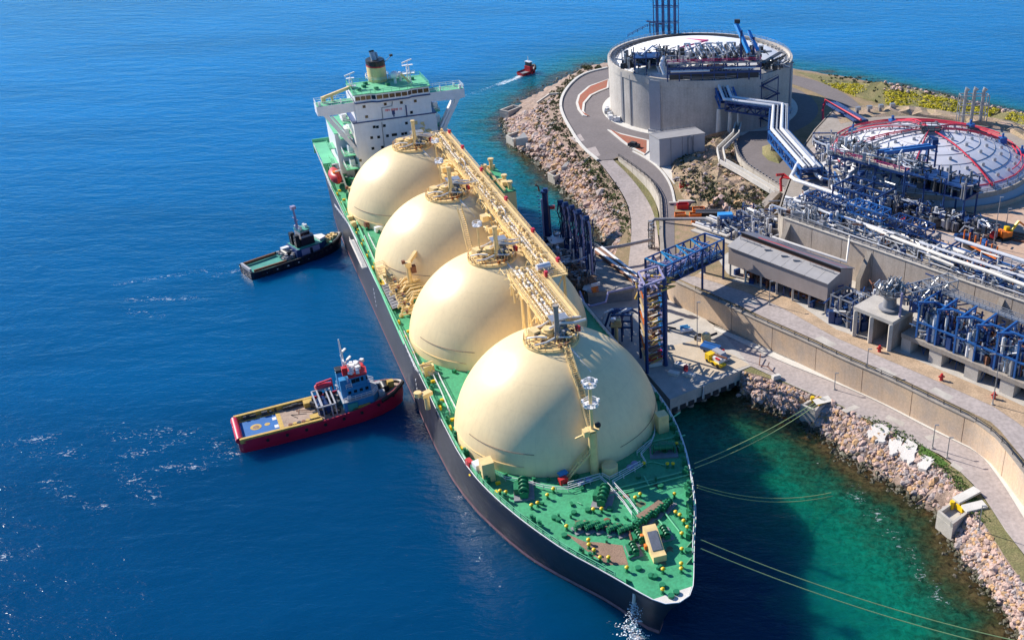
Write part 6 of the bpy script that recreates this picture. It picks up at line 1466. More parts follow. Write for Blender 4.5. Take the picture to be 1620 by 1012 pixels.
bigpipe([(1236,303,18),(1235,284,21),(1238,280,22),(1252,284,22),(1240,276,22.6),(1228,277,22.6)], .42, m_red, 'bright red fire main bent over the end of the cream ring wall', sm=0)
bigpipe([(1372,358,24.5),(1420,378,24.5),(1500,408,25.3),(1560,428,25.6),(1640,458,25.8)], .5, m_pipew, 'thickest pale pipeline at the back of the terrace', sm=0)
for k, pts in enumerate(([(1382,347,24),(1386,358,24),(1430,372,24),(1455,388,24),(1462,380,24)],[(1466,403,24.5),(1488,386,24.5),(1528,400,24.5),(1508,420,24.5),(1466,403,24.5)],[(1478,402,24),(1492,392,24),(1516,400,24),(1502,412,24)])):
    bigpipe(pts, .42, m_pipew, ('white expansion loop left of the dirt yard','large white rectangular pipe loop on the terrace','small white pipe loop inside the large rectangular loop')[k], 'pipe_loop', 0)
bigpipe([(1531,440,23),(1540,438,23.4),(1538,452,20),(1534,492,13)], .45, m_insul, 'white pipe dropping down the terrace wall near the blue frames', sm=0)
bigpipe([(1478,452,19),(1528,470,17),(1533,446,21)], .3, m_pipew, 'thin pale pipe hung on the terrace wall behind the blue frames', sm=0)
mb = MB(); a, b_ = P(1316,325,ZT), P(1352,318,ZT)
t_ = thing('blue_manifold', 'dense blue manifold frame with hanging pipes in the shade of the low tank', 'pipe frame', tuple(a))
def mf(u, v, z=0): return a+gx*u+gy*v+Vector((0,0,z))
for k in range(9): u = (k % 3)*7; v = (k//3)*5; part('frame_post', MB().beam(mf(u,v,0), mf(u,v,6), .5), m_blue, t_, world=True)
mb = MB()
for z in (2.8,5.8):
    for v in (0,5,10): mb.beam(mf(0,v,z), mf(14,v,z), .45)
    for u in (0,7,14): mb.beam(mf(u,0,z), mf(u,10,z), .45)
part('frame_beam', mb, m_blue, t_, world=True)
for _q in range(3): part('pipe_rail', MB().truss(tr_(2+_q*13,9+_q,3.4+.8*(_q % 2)), tr_(13+_q*13,9+_q,3.4+.8*(_q % 2)), 4.5, 2.2, 5, .17), m_blueb if _q % 2 else m_blue, t_, world=True)
p1, p2 = clutter(90, 0,15,-2,11,6, rp, mf); part('pipe_gear', p1, m_blueb, t_, world=True); part('pipe_gear', p2, m_insul, t_, world=True)
# left of the terrace: valve station by the shed
v0 = P(1150,366,ZU); t_ = thing('valve_station', 'tangle of grey valves and pipes on a pale slab behind the truss walkway', 'valve station', tuple(v0))
def vs_(u, v, z=0): return v0+gx*u+gy*v+Vector((0,0,z))
part('slab', MB().prism([tuple(vs_(-8,-7).xy),tuple(vs_(12,-7).xy),tuple(vs_(15,9).xy),tuple(vs_(-6,9).xy)], ZU+.05, ZU+.5), m_concl, t_, world=True)
for k in range(6): part('station_pipe', MB().tube([vs_(-9,-5+k*1.6,1.4), vs_(4+k,-5+k*1.6,1.4), vs_(6+k,-3+k*1.6,2.8)], .42, 8), (m_pipew,m_insul)[k % 2], t_, world=True)
p1, p2 = clutter(170, -3,14,-5,11,5.4, rp, vs_, .5); part('pipe_gear', p1, m_blue, t_, world=True); part('pipe_gear', p2, m_steel, t_, world=True)
p1, p2 = clutter(90, 2,16,-2,12,6.5, rp, vs_, .5); part('pipe_gear', p1, m_grey, t_, world=True); part('pipe_gear', p2, m_insul, t_, world=True)
mb = MB().ob(P(1147,341,ZU+5), (4.2,2.2,1.4), .1); t3 = thing('blue_cabin', 'bright pale blue box on legs above the valve station', 'cabin', tuple(P(1147,349,ZU))); part('cabin', mb, m_skyb, t3, world=True)
for dx_, dy_ in ((-1.8,-.8),(1.8,-.8),(1.8,.8),(-1.8,.8)): c_ = P(1147,341,ZU+5); part('leg', MB().beam(Vector((c_.x+dx_,c_.y+dy_,ZU)), Vector((c_.x+dx_,c_.y+dy_,ZU+4.4)), .3), m_blue, t3, world=True)
bigpipe([(1184,330,16),(1210,342,16),(1230,348,16)], .5, m_insul, 'white pipe on the ground left of the terrace wall')
bigpipe([(1030,392,5.2),(1032,350,12),(1036,347,12),(1116,346,14),(1140,356,14)], .5, m_grey, 'grey pipeline crossing above both roads to the valve station', 'overhead_pipe', 0)
bigpipe([(936,396,9.6),(985,389,9.6),(1031,379,8.5)], .5, m_grey, 'grey pipe bridge from the loading arms over the lower road', 'overhead_pipe', 0)
m_ = P(1031,392,ZL); t_ = thing('pipe_tower', 'slender dark lattice post with hose coils where the grey pipeline turns', 'pipe tower', tuple(m_))
for dx_, dy_ in ((-.8,-.8),(.8,-.8),(.8,.8),(-.8,.8)): part('leg', MB().beam((dx_,dy_,0), (dx_,dy_,8.5), .22), m_dark, t_)
mb = MB()
for k in range(9): mb.beam((-.8,-.8,k), (.8,.8,k+.9), .15); mb.ob((rp.uniform(-.8,.8),rp.uniform(-.8,.8),k+.6), (.9,.9,.5), rp.uniform(0,3))
part('pipe_gear', mb, m_steel, t_)

# ------------------------------------------------------------------ the shed
A_, B_, C_, D_ = P(1152.7,390,20), P(1310,449,20), P(1353,426,20), P(1174,371,20)
sx_ = (B_-A_).normalized(); sy_ = (C_-B_); SD = sy_.length; SL = (B_-A_).length; sy_ = Vector((-sx_.y, sx_.x, 0)); SD = 10.5
def sh(u, v, z): q = A_+sx_*u+sy_*v; return Vector((q.x,q.y,z))
shd = thing('process_shed', 'long brown grey shed on posts with a stepped roof', 'building', tuple(sh(0,0,ZU)))
mb = MB(); z0 = 15.0
mb.add([sh(0,0,z0),sh(SL,0,z0),sh(SL,0,20),sh(0,0,20)], [(0,1,2,3)])
for u in (0, SL):
    o = len(mb.v); mb.v += [tuple(p) for p in (sh(u,0,z0),sh(u,SD,z0),sh(u,SD,20.3),sh(u,5.2,22.4),sh(u,5.2,21.2),sh(u,0,20))]; f = (o,o+1,o+2,o+3,o+4,o+5); mb.f.append(f if u else f[::-1])
mb.add([sh(0,SD,z0),sh(SL,SD,z0),sh(SL,SD,20.3),sh(0,SD,20.3)], [(3,2,1,0)]); part('cladding', mb, m_clad, shd, world=True, sharp=10)
def slab(p, q, r_, s_, th): 
    m_ = MB(); up = Vector((0,0,th)); vs = [p,q,r_,s_]+[x+up for x in (p,q,r_,s_)]; return m_.add(vs, [(3,2,1,0),(4,5,6,7),(0,1,5,4),(1,2,6,5),(2,3,7,6),(3,0,4,7)])
nb = 9
for k in range(nb):
    u0 = -.3+(SL+.6)*k/nb+.04; u1 = -.3+(SL+.6)*(k+1)/nb-.04
    part('roof_sheet', slab(sh(u0,-.4,20.02), sh(u1,-.4,20.02), sh(u1,4.7,21.25), sh(u0,4.7,21.25), .16), m_roofg, shd, world=True)
part('upper_roof', slab(sh(-.3,4.9,22.45), sh(SL+.3,4.9,22.45), sh(SL+.3,SD+.4,20.32), sh(-.3,SD+.4,20.32), .18), m_roofb, shd, world=True)
part('roof_louvre', slab(sh(0,5.15,21.2), sh(SL,5.15,21.2), sh(SL,5.1,22.4), sh(0,5.1,22.4), .05), m_black, shd, world=True)
part('ridge_rail', MB().beam(sh(0,4.9,21.4), sh(SL,4.9,21.4), .12,.1), m_rust, shd, world=True)
for u in np.linspace(.4, SL-.4, 7):
    for v in (.4, SD-.4): part('post', MB().beam(sh(u,v,ZU), sh(u,v,z0), .5), m_concl if u < SL*.8 else m_grey, shd, world=True)
mb = MB(); mb.box(0,0,0,.01,.01,.01); p1, p2 = clutter(90, 1, SL-1, 1, SD-1, 3.2, rp, lambda u,v,z=0: sh(u,v,ZU+z)); part('pipe_gear', p1, m_blue, shd, world=True); part('pipe_gear', p2, m_rust, shd, world=True)
for u in (SL*.33, SL*.5, SL*.62): part('roof_vent', MB().ob(sh(u,3.2,21.3), (1.8,.25,.4), atan2(sx_.y,sx_.x)+.5), m_roofg, shd, world=True)
mb = MB().rail([sh(1,3.6,21.0), sh(8,3.6,21.0)], 1.0, 2, .06).rail([sh(24,3.6,21.0), sh(SL-1,3.6,21.0)], 1.0, 3, .06); part('roof_railing', mb, m_steel, shd, world=True)
bigpipe([(1222,375,22.6),(1282,395,22.2),(1339,414,21.6),(1345,368,22.5),(1350,364,22.8)], .36, m_pipew, 'white pipe lying along the shed roof and rising up the terrace wall', 'roof_pipe', 0)
bigpipe([(1200,376,22.4),(1236,388,22.2),(1262,398,22),(1300,411,21.8),(1340,424,21.4)], .16, m_red, 'thin red sprinkler pipe along the back of the shed roof', 'sprinkler_pipe', 0)
# ------------------------------------------------------------------ concrete frame with the round process tower
cf = PP([(1353,485),(1412,509)], 19.2); cx_ = (cf[1]-cf[0]).normalized(); cy_ = Vector((-cx_.y,cx_.x,0)); CL = (cf[1]-cf[0]).length
def cfp(u, v, z): q = cf[0]+cx_*u+cy_*v; return Vector((q.x,q.y,z))
cfr = thing('concrete_shelter', 'open concrete frame of two bays beside the blue frames', 'concrete frame', tuple(cfp(0,0,ZU)))
part('frame_slab', MB().prism([tuple(cfp(-.3,-.3,0).xy),tuple(cfp(CL+.3,-.3,0).xy),tuple(cfp(CL+.3,8.5,0).xy),tuple(cfp(-.3,8.5,0).xy)], 18.4, 19.3), m_concl, cfr, world=True)
for u in (.3, CL*.46, CL-.3): part('frame_pier', MB().beam(cfp(u,0,ZU), cfp(u,0,18.4), .9), m_concl, cfr, world=True)
for u in (CL*.46, CL): part('frame_wall', MB().prism([tuple(cfp(u-.3,.3,0).xy),tuple(cfp(u+.2,.3,0).xy),tuple(cfp(u+.2,8.2,0).xy),tuple(cfp(u-.3,8.2,0).xy)], ZU, 18.4), m_concd, cfr, world=True)
part('frame_back', MB().prism([tuple(cfp(0,7.8,0).xy),tuple(cfp(CL,7.8,0).xy),tuple(cfp(CL,8.2,0).xy),tuple(cfp(0,8.2,0).xy)], ZU, 18.4), m_concd, cfr, world=True)
part('hose_cabinet', MB().ob(cfp(CL*.2,6.8,ZU+1.2), (1.6,.8,2.2), atan2(cx_.y,cx_.x)), m_red, cfr, world=True)
tb = cfp(CL*.62,4.4,19.3); pt_ = thing('process_tower', 'round grey valve tower crowned with pipes on the concrete frame', 'process tower', tuple(tb))
mb = MB(); mb.lathe([(2.0,0),(2.6,.3),(2.6,.7),(1.7,.9),(1.5,3.0),(2.4,4.2),(2.4,4.6),(1.2,4.8)], 20); part('vessel', mb, m_grey, pt_)
mb = MB(); mb.rail([(3.4*cos(k*pi/6),3.4*sin(k*pi/6),4.8) for k in range(13)], 1.1, 2, .08); mb.lathe([(3.5,4.7),(3.5,4.85),(2.8,4.85)], 20); part('gallery', mb, m_steel, pt_)
mb, mb2 = MB(), MB()
for k in range(60):
    a_ = rp.uniform(0,6.28); d = rp.uniform(.4,2.9); h = rp.uniform(4.5,7.4); (mb if k % 2 else mb2).tube([(d*cos(a_),d*sin(a_),h), (d*cos(a_)+rp.uniform(-1.6,1.6),d*sin(a_)+rp.uniform(-1.6,1.6),h+rp.uniform(-1,2)), (d*cos(a_+.4),d*sin(a_+.4),5)], rp.uniform(.12,.34), 6)
part('pipe_gear', mb, m_steel, pt_); part('pipe_gear', mb2, m_grey, pt_)
l0 = P(1312,505,ZU)
def lf(u, v, z=0): return l0+cx_*u+cy_*v+Vector((0,0,z))
lt = thing('valve_lattice', 'grey blue lattice valve frame between the shed and the concrete frame', 'pipe frame', tuple(l0))
mb = MB()
for u in (0,3,6,9):
    for v in (0,6): mb.beam(lf(u,v,0), lf(u,v,7), .3)
for z in (3.4,6.8):
    for v in (0,6): mb.beam(lf(0,v,z), lf(9,v,z), .3)
    for u in (0,3,6,9): mb.beam(lf(u,0,z), lf(u,6,z), .25)
part('lattice', mb, m_steel, lt, world=True); p1, p2 = clutter(150, -1,10,-1,9,7.5, rp, lf); part('pipe_gear', p1, m_blue, lt, world=True); part('pipe_gear', p2, m_steel, lt, world=True)
p1, p2 = clutter(60, 4,12,5,12,8, rp, lf); part('pipe_gear', p1, m_rust, lt, world=True); part('pipe_gear', p2, m_insul, lt, world=True)
# ------------------------------------------------------------------ blue frames on the concrete table
f0_ = P(1430,527,16); f1_ = P(1620,606,16); fx = (f1_-f0_).normalized(); fy = Vector((-fx.y,fx.x,0))
def ff(u, v, z=0): return f0_+fx*u+fy*v+Vector((0,0,z))
def fu(px, py): return (P(px,py,16)-f0_).dot(fx)
tb_ = thing('concrete_table', 'weathered concrete table on square piers under the blue frames', 'concrete table', tuple(ff(0,0,ZU-16)))
TL = 46
part('table_slab', MB().prism([tuple(ff(-.5,-.3).xy),tuple(ff(TL,-.3).xy),tuple(ff(TL,11.5).xy),tuple(ff(-.5,11.5).xy)], 14.9, 16), m_concd, tb_, world=True)
for px, py, wd2 in ((1425,537,2.6),(1473,556,3.4),(1530,580,3.4),(1587,604,3.4),(1644,628,3.4),(1700,650,3.4)):
    u = fu(px,py-2); part('table_pier', MB().prism([tuple(ff(u-wd2/2,0).xy),tuple(ff(u+wd2/2,0).xy),tuple(ff(u+wd2/2,3.4).xy),tuple(ff(u-wd2/2,3.4).xy)], ZU-.1, 14.9), m_concl, tb_, world=True)
    part('table_pier', MB().prism([tuple(ff(u-wd2/2,8).xy),tuple(ff(u+wd2/2,8).xy),tuple(ff(u+wd2/2,11).xy),tuple(ff(u-wd2/2,11).xy)], ZU-.1, 14.9), m_concd, tb_, world=True)
part('table_shade_panel', MB().prism([tuple(ff(-.3,4.4).xy),tuple(ff(TL,4.4).xy),tuple(ff(TL,4.7).xy),tuple(ff(-.3,4.7).xy)], ZU-.1, 14.9), m_dark, tb_, world=True)  # added dark panel, stands in for the deep shade between the piers
mb = MB()
for k in range(46): u = rp.uniform(1,TL); mb.beam(ff(u,rp.uniform(1,4),-4.4), ff(u+rp.uniform(-3,3),rp.uniform(1,4),-1.2), .16)
part('pipe_gear', mb, m_blue, tb_, world=True)
ORD = ['first','second','third','fourth','fifth','sixth','seventh','eighth','ninth']
fu0 = fu(1450,533); step = 5.05
for k in range(9):
    u = fu0+k*step; fr = thing('blue_portal', ORD[k]+' bright blue portal with outstretched top arm, counted from the concrete shelter', 'portal frame', tuple(ff(u,.4)), atan2(fx.y,fx.x), 'blue portal frames on the concrete table')
    part('front_post', MB().beam((0,0,0), (0,0,8.4), .42,.42), m_blueb, fr); part('back_post', MB().beam((0,7.2,0), (0,7.2,8.8), .38), m_blueb, fr)
    part('top_beam', MB().beam((0,-.6,8.6), (0,7.6,9.0), .42,.5), m_blueb, fr); part('top_arm', MB().beam((-.2,-.5,9.2), (2.6,1.6,9.5), .38,.38), m_blueb, fr)
    if k < 8:
        part('tie_beam', MB().beam((0,0,4.2), (step,0,4.2), .4), m_blueb, fr); part('tie_beam', MB().beam((0,3.4,8.5), (step,3.4,8.5), .4), m_blueb, fr); part('brace', MB().beam((0,7.2,.3), (step,7.2,8.3), .25), m_blueb, fr)
    vz = thing('vaporiser', ORD[k]+' cluster of exchanger tubes in the blue portal row, counted from the concrete shelter', 'vaporiser', tuple(ff(u+step/2,4)), atan2(fx.y,fx.x), 'exchanger clusters inside the blue frames')
    for q in range(5): part('exchanger_tube', MB().tube([(-1.7+q*.85,0,.4),(-1.7+q*.85,0,3.2+.4*(q % 3)),(-1.7+q*.85,2.2,4.6)], .32, 8), m_insul if q % 2 else m_steel, vz)
    p1, p2 = clutter(110, -2.4,2.4,-3,5,8.0, rp, lambda a,b,z=0: Vector((a,b,z)), .1); part('pipe_gear', p1, m_blue, vz); part('pipe_gear', p2, m_insul, vz)
    p1, p2 = clutter(60, -2.4,2.4,-3,5,7.6, rp, lambda a,b,z=0: Vector((a,b,z)), .1); part('pipe_gear', p1, m_rust if k % 2 else m_steel, vz); part('pipe_gear', p2, m_steel, vz)
    part('tray', MB().ob((0,-2.0,.15), (3.0,1.6,.25)), m_concw if k in (4,6,7) else m_grey, vz)
wk = thing('frame_walkway', 'grey railed walkway along the top back of the blue frames', 'walkway', tuple(ff(0,8)))
part('walkway_plate', MB().beam(ff(-1,9,8.8), ff(TL,9,8.8), 1.6,.2), m_steel, wk, world=True); part('walkway_railing', MB().rail([ff(-1,9.8,8.9), ff(TL,9.8,8.9)], 1.1, 1.6, .08).rail([ff(-1,8.2,8.9), ff(TL,8.2,8.9)], 1.1, 1.6, .08), m_steel, wk, world=True)
for u in np.arange(0, TL, 6): part('walkway_post', MB().beam(ff(u,9,0), ff(u,9,8.7), .3), m_blue, wk, world=True)
lg = thing('link_gantry', 'slanting grey gantry joining the process tower to the terrace pipelines', 'gantry', tuple(ff(-1,6)))
part('gantry_truss', MB().truss(ff(-2,3,7.5), ff(3,14,8.5), 4, 2.2, 5, .14), m_steel, lg, world=True); p1, p2 = clutter(70, -3,5,1,14,4.5, rp, ff, 5.5); part('pipe_gear', p1, m_blue, lg, world=True); part('pipe_gear', p2, m_steel, lg, world=True)
part('gantry_post', MB().beam(ff(-2,.6,0), ff(-2,.6,9.5), .45), m_violet, lg, world=True)
# ------------------------------------------------------------------ jetty
jt = thing('jetty', 'concrete jetty deck between the carrier and the coast road', 'jetty', tuple(P(1060,560,ZL)))
JD = [(1188,579),(1060,632),(1010,575),(963,522),(922,474),(1000,440),(1064,470),(1100,490),(1150,535)]
jd = [(p.x,p.y) for p in PP(JD, ZL)]
part('jetty_deck', MB().prism(jd, ZL-3.6, ZL+.03), m_concl, jt, world=True)
mb = MB()
jq = PP(JD[:5], ZL)
for a, b_ in zip(jq[:-1], jq[1:]):
    for t in np.arange(.08, 1, .17 if (b_-a).length > 20 else .34): p = a.lerp(b_, t); c_ = Vector((-2,232,0)); d = (c_-p); d.z = 0; p = p+d.normalized()*1.6; part('pile', MB().cyl((p.x,p.y,-2), .9, 3.6, 10), m_concd, jt, world=True)
part('apron_panel', sheet(PP([(1056,548),(1100,538),(1162,562),(1186,577),(1122,596),(1060,574)], ZL+.06)), mat('bright apron', (0.56,0.46,0.34), .9, var=.12, scale=.25, fine=.1), jt, world=True)
mb = MB()
for k in range(10): p = jq[0].lerp(jq[1], (k+.5)/10); mb.ob(p-Vector((0,0,3.2)), (1.6,.5,1.2), atan2((jq[1]-jq[0]).y,(jq[1]-jq[0]).x))
part('fender', mb, m_dark, jt, kind='stuff', world=True)
p = jq[0].lerp(jq[1], .58); part('ladder', MB().beam(p+Vector((-.3,-.6,.1)), p+Vector((-.6,-.9,-3)), .7,.15), m_white, jt, world=True)
# loading platform
LP = [(930,464),(1003,455),(992,432),(945,392),(880,372),(862,380),(880,403),(910,435)]
PZ8 = 9.0; lp8 = PP(LP, PZ8)
lpt = thing('loading_platform', 'raised dark loading platform beside the carrier rails', 'platform', (lp8[0].x, lp8[0].y, 0))
part('platform_deck', MB().prism([(p.x,p.y) for p in lp8], PZ8-1.2, PZ8), m_concd, lpt, world=True)
cpl = sum(lp8, Vector())/len(lp8)
for p in resample(lp8+lp8[:1], 13)[:-1]: q = p.lerp(cpl,.12); part('platform_column', MB().cyl((q.x,q.y,-2), 1.0, PZ8+.6, 10), m_concd, lpt, world=True)
part('platform_face', wallstrip([lp8[0].lerp(cpl,.04)-Vector((0,0,1.25)), lp8[1].lerp(cpl,.04)-Vector((0,0,1.25))], 4.8, .5), m_grey, lpt, world=True)
part('platform_railing', MB().rail(lp8[:5]+[lp8[5]], 1.1, 2.2, .07), m_steel, lpt, world=True)
rj = random.Random(77)
for k in range(7): part('deck_pipe', MB().tube([P(939+k*2.2,396-k*.8,PZ8+.8), P(985+k*2.2,431-k*.6,PZ8+.8), P(1003+k*2,447-k,PZ8+.6)], .4, 8), (m_rust, m_pipew, m_insul, m_brown)[k % 4], lpt, world=True)
def lpf(u, v, z=0): return Vector((lp8[0].x, lp8[0].y, PZ8))+_vx*u+_ax*v+Vector((0,0,z))
p1, p2 = clutter(90, -2, 4, 4, 22, 2.6, rj, lpf); part('pipe_gear', p1, m_brown, lpt, world=True); part('pipe_gear', p2, m_steel, lpt, world=True)
p1, p2 = clutter(110, -3, 6, 16, 32, 5.5, rj, lpf); part('pipe_gear', p1, m_steel, lpt, world=True); part('pipe_gear', p2, m_insul, lpt, world=True)
part('red_cabinet', MB().ob(P(941,457,PZ8+.8), (1.6,1.2,1.5), .5), m_orange, lpt, world=True); part('white_sign', MB().ob(P(942,450,PZ8+2), (2.6,.3,.9), .5), m_white, lpt, world=True)
part('pale_slab', sheet(PP([(921,458),(940,464),(943,452),(928,445)], PZ8+.03)), m_concw, lpt, world=True)
# loading arms: a column, an inboard arm and an outboard arm folded beside it
arms = [(934,438),(922,424),(911,413),(901,404),(893,397)]
for k, (px, py) in enumerate(arms):
    b0 = P(px, py, PZ8); top = projz(b0.x, b0.y, (347,337,330,325,322)[k])
    am = thing('marine_loader', ('nearest and thickest navy blue loading arm on the platform','second navy blue loading arm counted from the nearest','middle navy blue loading arm of the five','fourth navy blue loading arm counted from the nearest','farthest navy blue loading arm next to the white cabin')[k], 'loading arm', tuple(b0), 0, 'navy loading arms on the platform')
    h = top-PZ8
    part('column', MB().tube([(0,0,0),(0,0,h*.62)], .6 if k == 0 else .42, 12), m_navyb, am)
    part('inboard_arm', MB().beam((.2,.1,h*.18), (-.5,.6,h), .4,.4), m_navyb, am); part('outboard_arm', MB().beam((1.1,.5,h*.16), (-.3,.9,h*.99), .32,.32), m_navyb, am)
    for j in range(3):
        mb = MB(); bx = (-.9,.5,1.3)[j]; zz = [h*(.1+.15*i) for i in range(7)]; mb.tube([(bx+rj.uniform(-.35,.35), rj.uniform(-.6,.7), z_) for z_ in zz], .17, 6)
        for i in range(6): mb.beam((bx-.3,0,zz[i]), (bx+.4,.3,zz[i+1]), .14)
        part('swivel_link', mb, (m_navyb,m_blueb,m_navyb)[j], am)
    part('product_pipe', MB().tube([(.7,-.6,0),(.7,-.6,h*.9),(.1,0,h*.97)], .28, 8), m_violet, am)
    part('sheave', MB().tube([(-.9,.3,h),(.3,.9,h)], .8, 14), m_navyb, am); part('counterweight', MB().ob((.6,.8,h*.42), (.8,.7,1.6)), m_navyb, am)
    p1, p2 = clutter(16, -1.2,1.2,-1.2,1.2,h*.5, rj, lambda a,b,z=0: Vector((a,b,z)), .2); part('pipe_gear', p1, m_blue, am); part('pipe_gear', p2, m_insul, am)
b0 = P(868,391,PZ8); top = projz(b0.x, b0.y, 303)
mt_ = thing('monitor_tower', 'tall slim navy tower topped by a fire monitor beside the carrier rails', 'tower', tuple(b0)); h = top-PZ8
part('tower_shaft', MB().tube([(0,0,-4),(0,0,h-.5)], [1.05,.85], 12), m_navyb, mt_); part('service_pipe', MB().tube([(-.9,-.8,0),(-.9,-.8,h-2)], .25, 8), m_violet, mt_); part('service_pipe', MB().tube([(1.1,-.6,0),(1.1,-.6,h-4)], .2, 8), m_blue, mt_)
part('tower_head', MB().ob((0,0,h), (2.0,1.8,.5)).ob((.3,0,h+.6), (1.2,1.0,.7)), m_blue, mt_); part('fire_monitor', MB().tube([(-1.4,-.4,h+.2),(-1.6,-.5,h+1.8),(-2.4,-.6,h+2.2)], .25, 8), m_rust, mt_); part('lookout', MB().ob((2.0,-.6,h*.74), (1.3,1.2,.8)), m_red, mt_)
mb = MB()
for k in range(14): mb.ob((-1.7,-.6,2+k*h/16), (.5,.5,.2))
part('ladder_rungs', mb, m_blue, mt_, kind='stuff')
b0 = P(884,400,PZ8); wc = thing('white_cabin', 'white canopy and control cabin at the foot of the blue arms', 'cabin', tuple(b0)); part('cabin', MB().ob((0,0,2), (3.4,3.0,3.6), .4), m_cladg, wc); part('canopy', MB().ob((.2,0,4.2), (5.6,4.6,.35), .4), m_white, wc); part('canopy_step', MB().ob((-2.6,-1.6,3.2), (2.4,1.6,.3), .4), m_white, wc)
# hanging hoses between ship rail and jetty
bigpipe([(917,461,14),(925,481,12.5),(935,484,12.5),(958,478,12.5),(962,463,12.5),(1003,454,12.5),(1020,448,12.5)], .3, m_violet, 'pale violet pipe looped round the corner of the loading platform', 'hose_pipe', 0)
hs = thing('hose_rack', 'dark blue hose rack with white hoses draped over it below the platform', 'hose rack', tuple(P(985,535,ZL)))
hb = P(985,535,ZL)
for x in (-2.4,0,2.4):
    for y in (-1.6,1.6): part('rack_leg', MB().beam(hb+Vector((x,y,0)), hb+Vector((x,y,7.5)), .4), m_blue, hs, world=True)
mb = MB(); 
for z in (4,7.5): mb.beam(hb+Vector((-2.6,-1.6,z)), hb+Vector((2.6,-1.6,z)), .4); mb.beam(hb+Vector((-2.6,1.6,z)), hb+Vector((2.6,1.6,z)), .4)
part('rack_beam', mb, m_blue, hs, world=True)
for k in range(5): q = hb+Vector((-3+k*1.2,0,7.8)); part('hose', MB().tube([q+Vector((-2.4,-.6,-4)), q+Vector((-1.2,-.3,-.4)), q+Vector((.6,.5,.2)), q+Vector((2.2,1.4,-1.4))], .3, 8), m_insul if k in (0,3) else m_blue, hs, world=True)
for px, py, h, lab in ((976,545,5.5,'cream quick release hook stand at the ship side of the jetty'),):
    b0 = P(px,py,ZL); t_ = thing('light_stand', lab, 'stand', tuple(b0)); part('column', MB().cyl((0,0,0), .45, h, 10), m_cream, t_); part('head', MB().ob((0,0,h), (2.6,1.6,.5)).ob((.4,.2,h+.9), (1.6,1.2,1.2)), m_cream, t_); part('head_lamp', MB().ob((-.6,.2,h+1.5), (1.2,1.2,.8)), m_white, t_)
# gangway tower
gb0 = P(1034,572,ZL); gt = thing('gangway_tower', 'tall navy gangway tower with zigzag stairs of many colours on the jetty', 'gangway tower', tuple(gb0))
lgs = [P(1024,590,ZL), P(1053,578,ZL), P(1044,556,ZL), P(1014,566,ZL)]
tops = [projz(p.x,p.y,q) for p, q in zip(lgs, (445,437,425,437))]; TT = sum(tops)/4
for p, r_ in zip(lgs, (.8,1.15,.7,.7)): part('tower_leg', MB().tube([p, Vector((p.x,p.y,TT))], r_*.5, 8), m_blue, gt, world=True)
lc = sum(lgs, Vector())/4; nlev = 12
for k in range(nlev):
    z = ZL+2.2+k*(TT-ZL-3)/nlev
    q = [Vector((p.x,p.y,z)).lerp(Vector((lc.x,lc.y,z)), .08) for p in lgs]
    if k % 3 == 0:
        mb = MB()
        for a, b_ in zip(q, q[1:]+q[:1]): mb.beam(a, b_, .3)
        part('tower_ring', mb, m_blue, gt, world=True)
    c1 = q[0].lerp(q[1], .30+.06*(k % 2)); part('landing', MB().ob(q[0].lerp(q[2],.42)+Vector((0,0,.1)), (2.2,1.6,.2), .4), (m_ochre,m_brown,m_rust)[k % 3], gt, world=True)
    a0, b0_ = q[0].lerp(q[3],.2), q[3].lerp(q[0],.2); s0, s1 = q[1].lerp(q[2],.2), q[2].lerp(q[1],.2); dz = Vector((0,0,(TT-ZL-3)/nlev))
    part('stair_flight', MB().beam(a0, b0_+dz*.9, .9,.22).beam(a0+Vector((0,0,1)), b0_+dz*.9+Vector((0,0,1)), .15), (m_cream,m_wood,m_orange,m_pipew)[k % 4], gt, world=True)
    part('stair_flight', MB().beam(s0, s1+dz*.9, .9,.22).beam(s0+Vector((0,0,1)), s1+dz*.9+Vector((0,0,1)), .15), (m_skyb,m_blueb,m_violet,m_blueb)[k % 4], gt, world=True)
    part('stair_flight', MB().beam(q[0].lerp(q[1],.15), q[0].lerp(q[1],.85)+dz*(.1), .7,.2).beam(q[0].lerp(q[1],.2)+Vector((0,0,1)), q[0].lerp(q[1],.8)+Vector((0,0,1.1)), .14), (m_brown,m_ochre,m_rust)[(k+1) % 3], gt, world=True)
mb = MB(); 
for k in range(26): z = rj.uniform(ZL+3,TT); mb.ob(Vector((lc.x+rj.uniform(-2.4,2.4), lc.y+rj.uniform(-1.6,1.6), z)), (.7,.7,.5), rj.uniform(0,3))
part('pipe_gear', mb, m_rust, gt, world=True)
part('foot_skid', MB().ob(lc+Vector((-.4,-.6,1.4)), (2.2,1.6,1.2), .3), m_red, gt, world=True); part('foot_skid', MB().ob(lc+Vector((1.6,.3,2.2)), (1.0,1.0,2.0), .3), m_pink, gt, world=True); part('foot_skid', MB().ob(lc+Vector((.4,-1.6,.6)), (3.2,1.6,1.0), .3), m_pipew, gt, world=True)
mb = MB(); qt = [Vector((p.x,p.y,TT)) for p in lgs]
for a, b_ in zip(qt, qt[1:]+qt[:1]): mb.beam(a, b_, .4); mb.beam(a-Vector((0,0,3)), b_-Vector((0,0,3)), .3)
part('tower_top', mb, m_violet, gt, world=True); p1, p2 = clutter(50, -3,3,-2.5,2.5,2.4, rj, lambda a,b,z=0: Vector((lc.x+a,lc.y+b,TT-2.4+z))); part('pipe_gear', p1, m_violet, gt, world=True); part('pipe_gear', p2, m_ochre, gt, world=True)
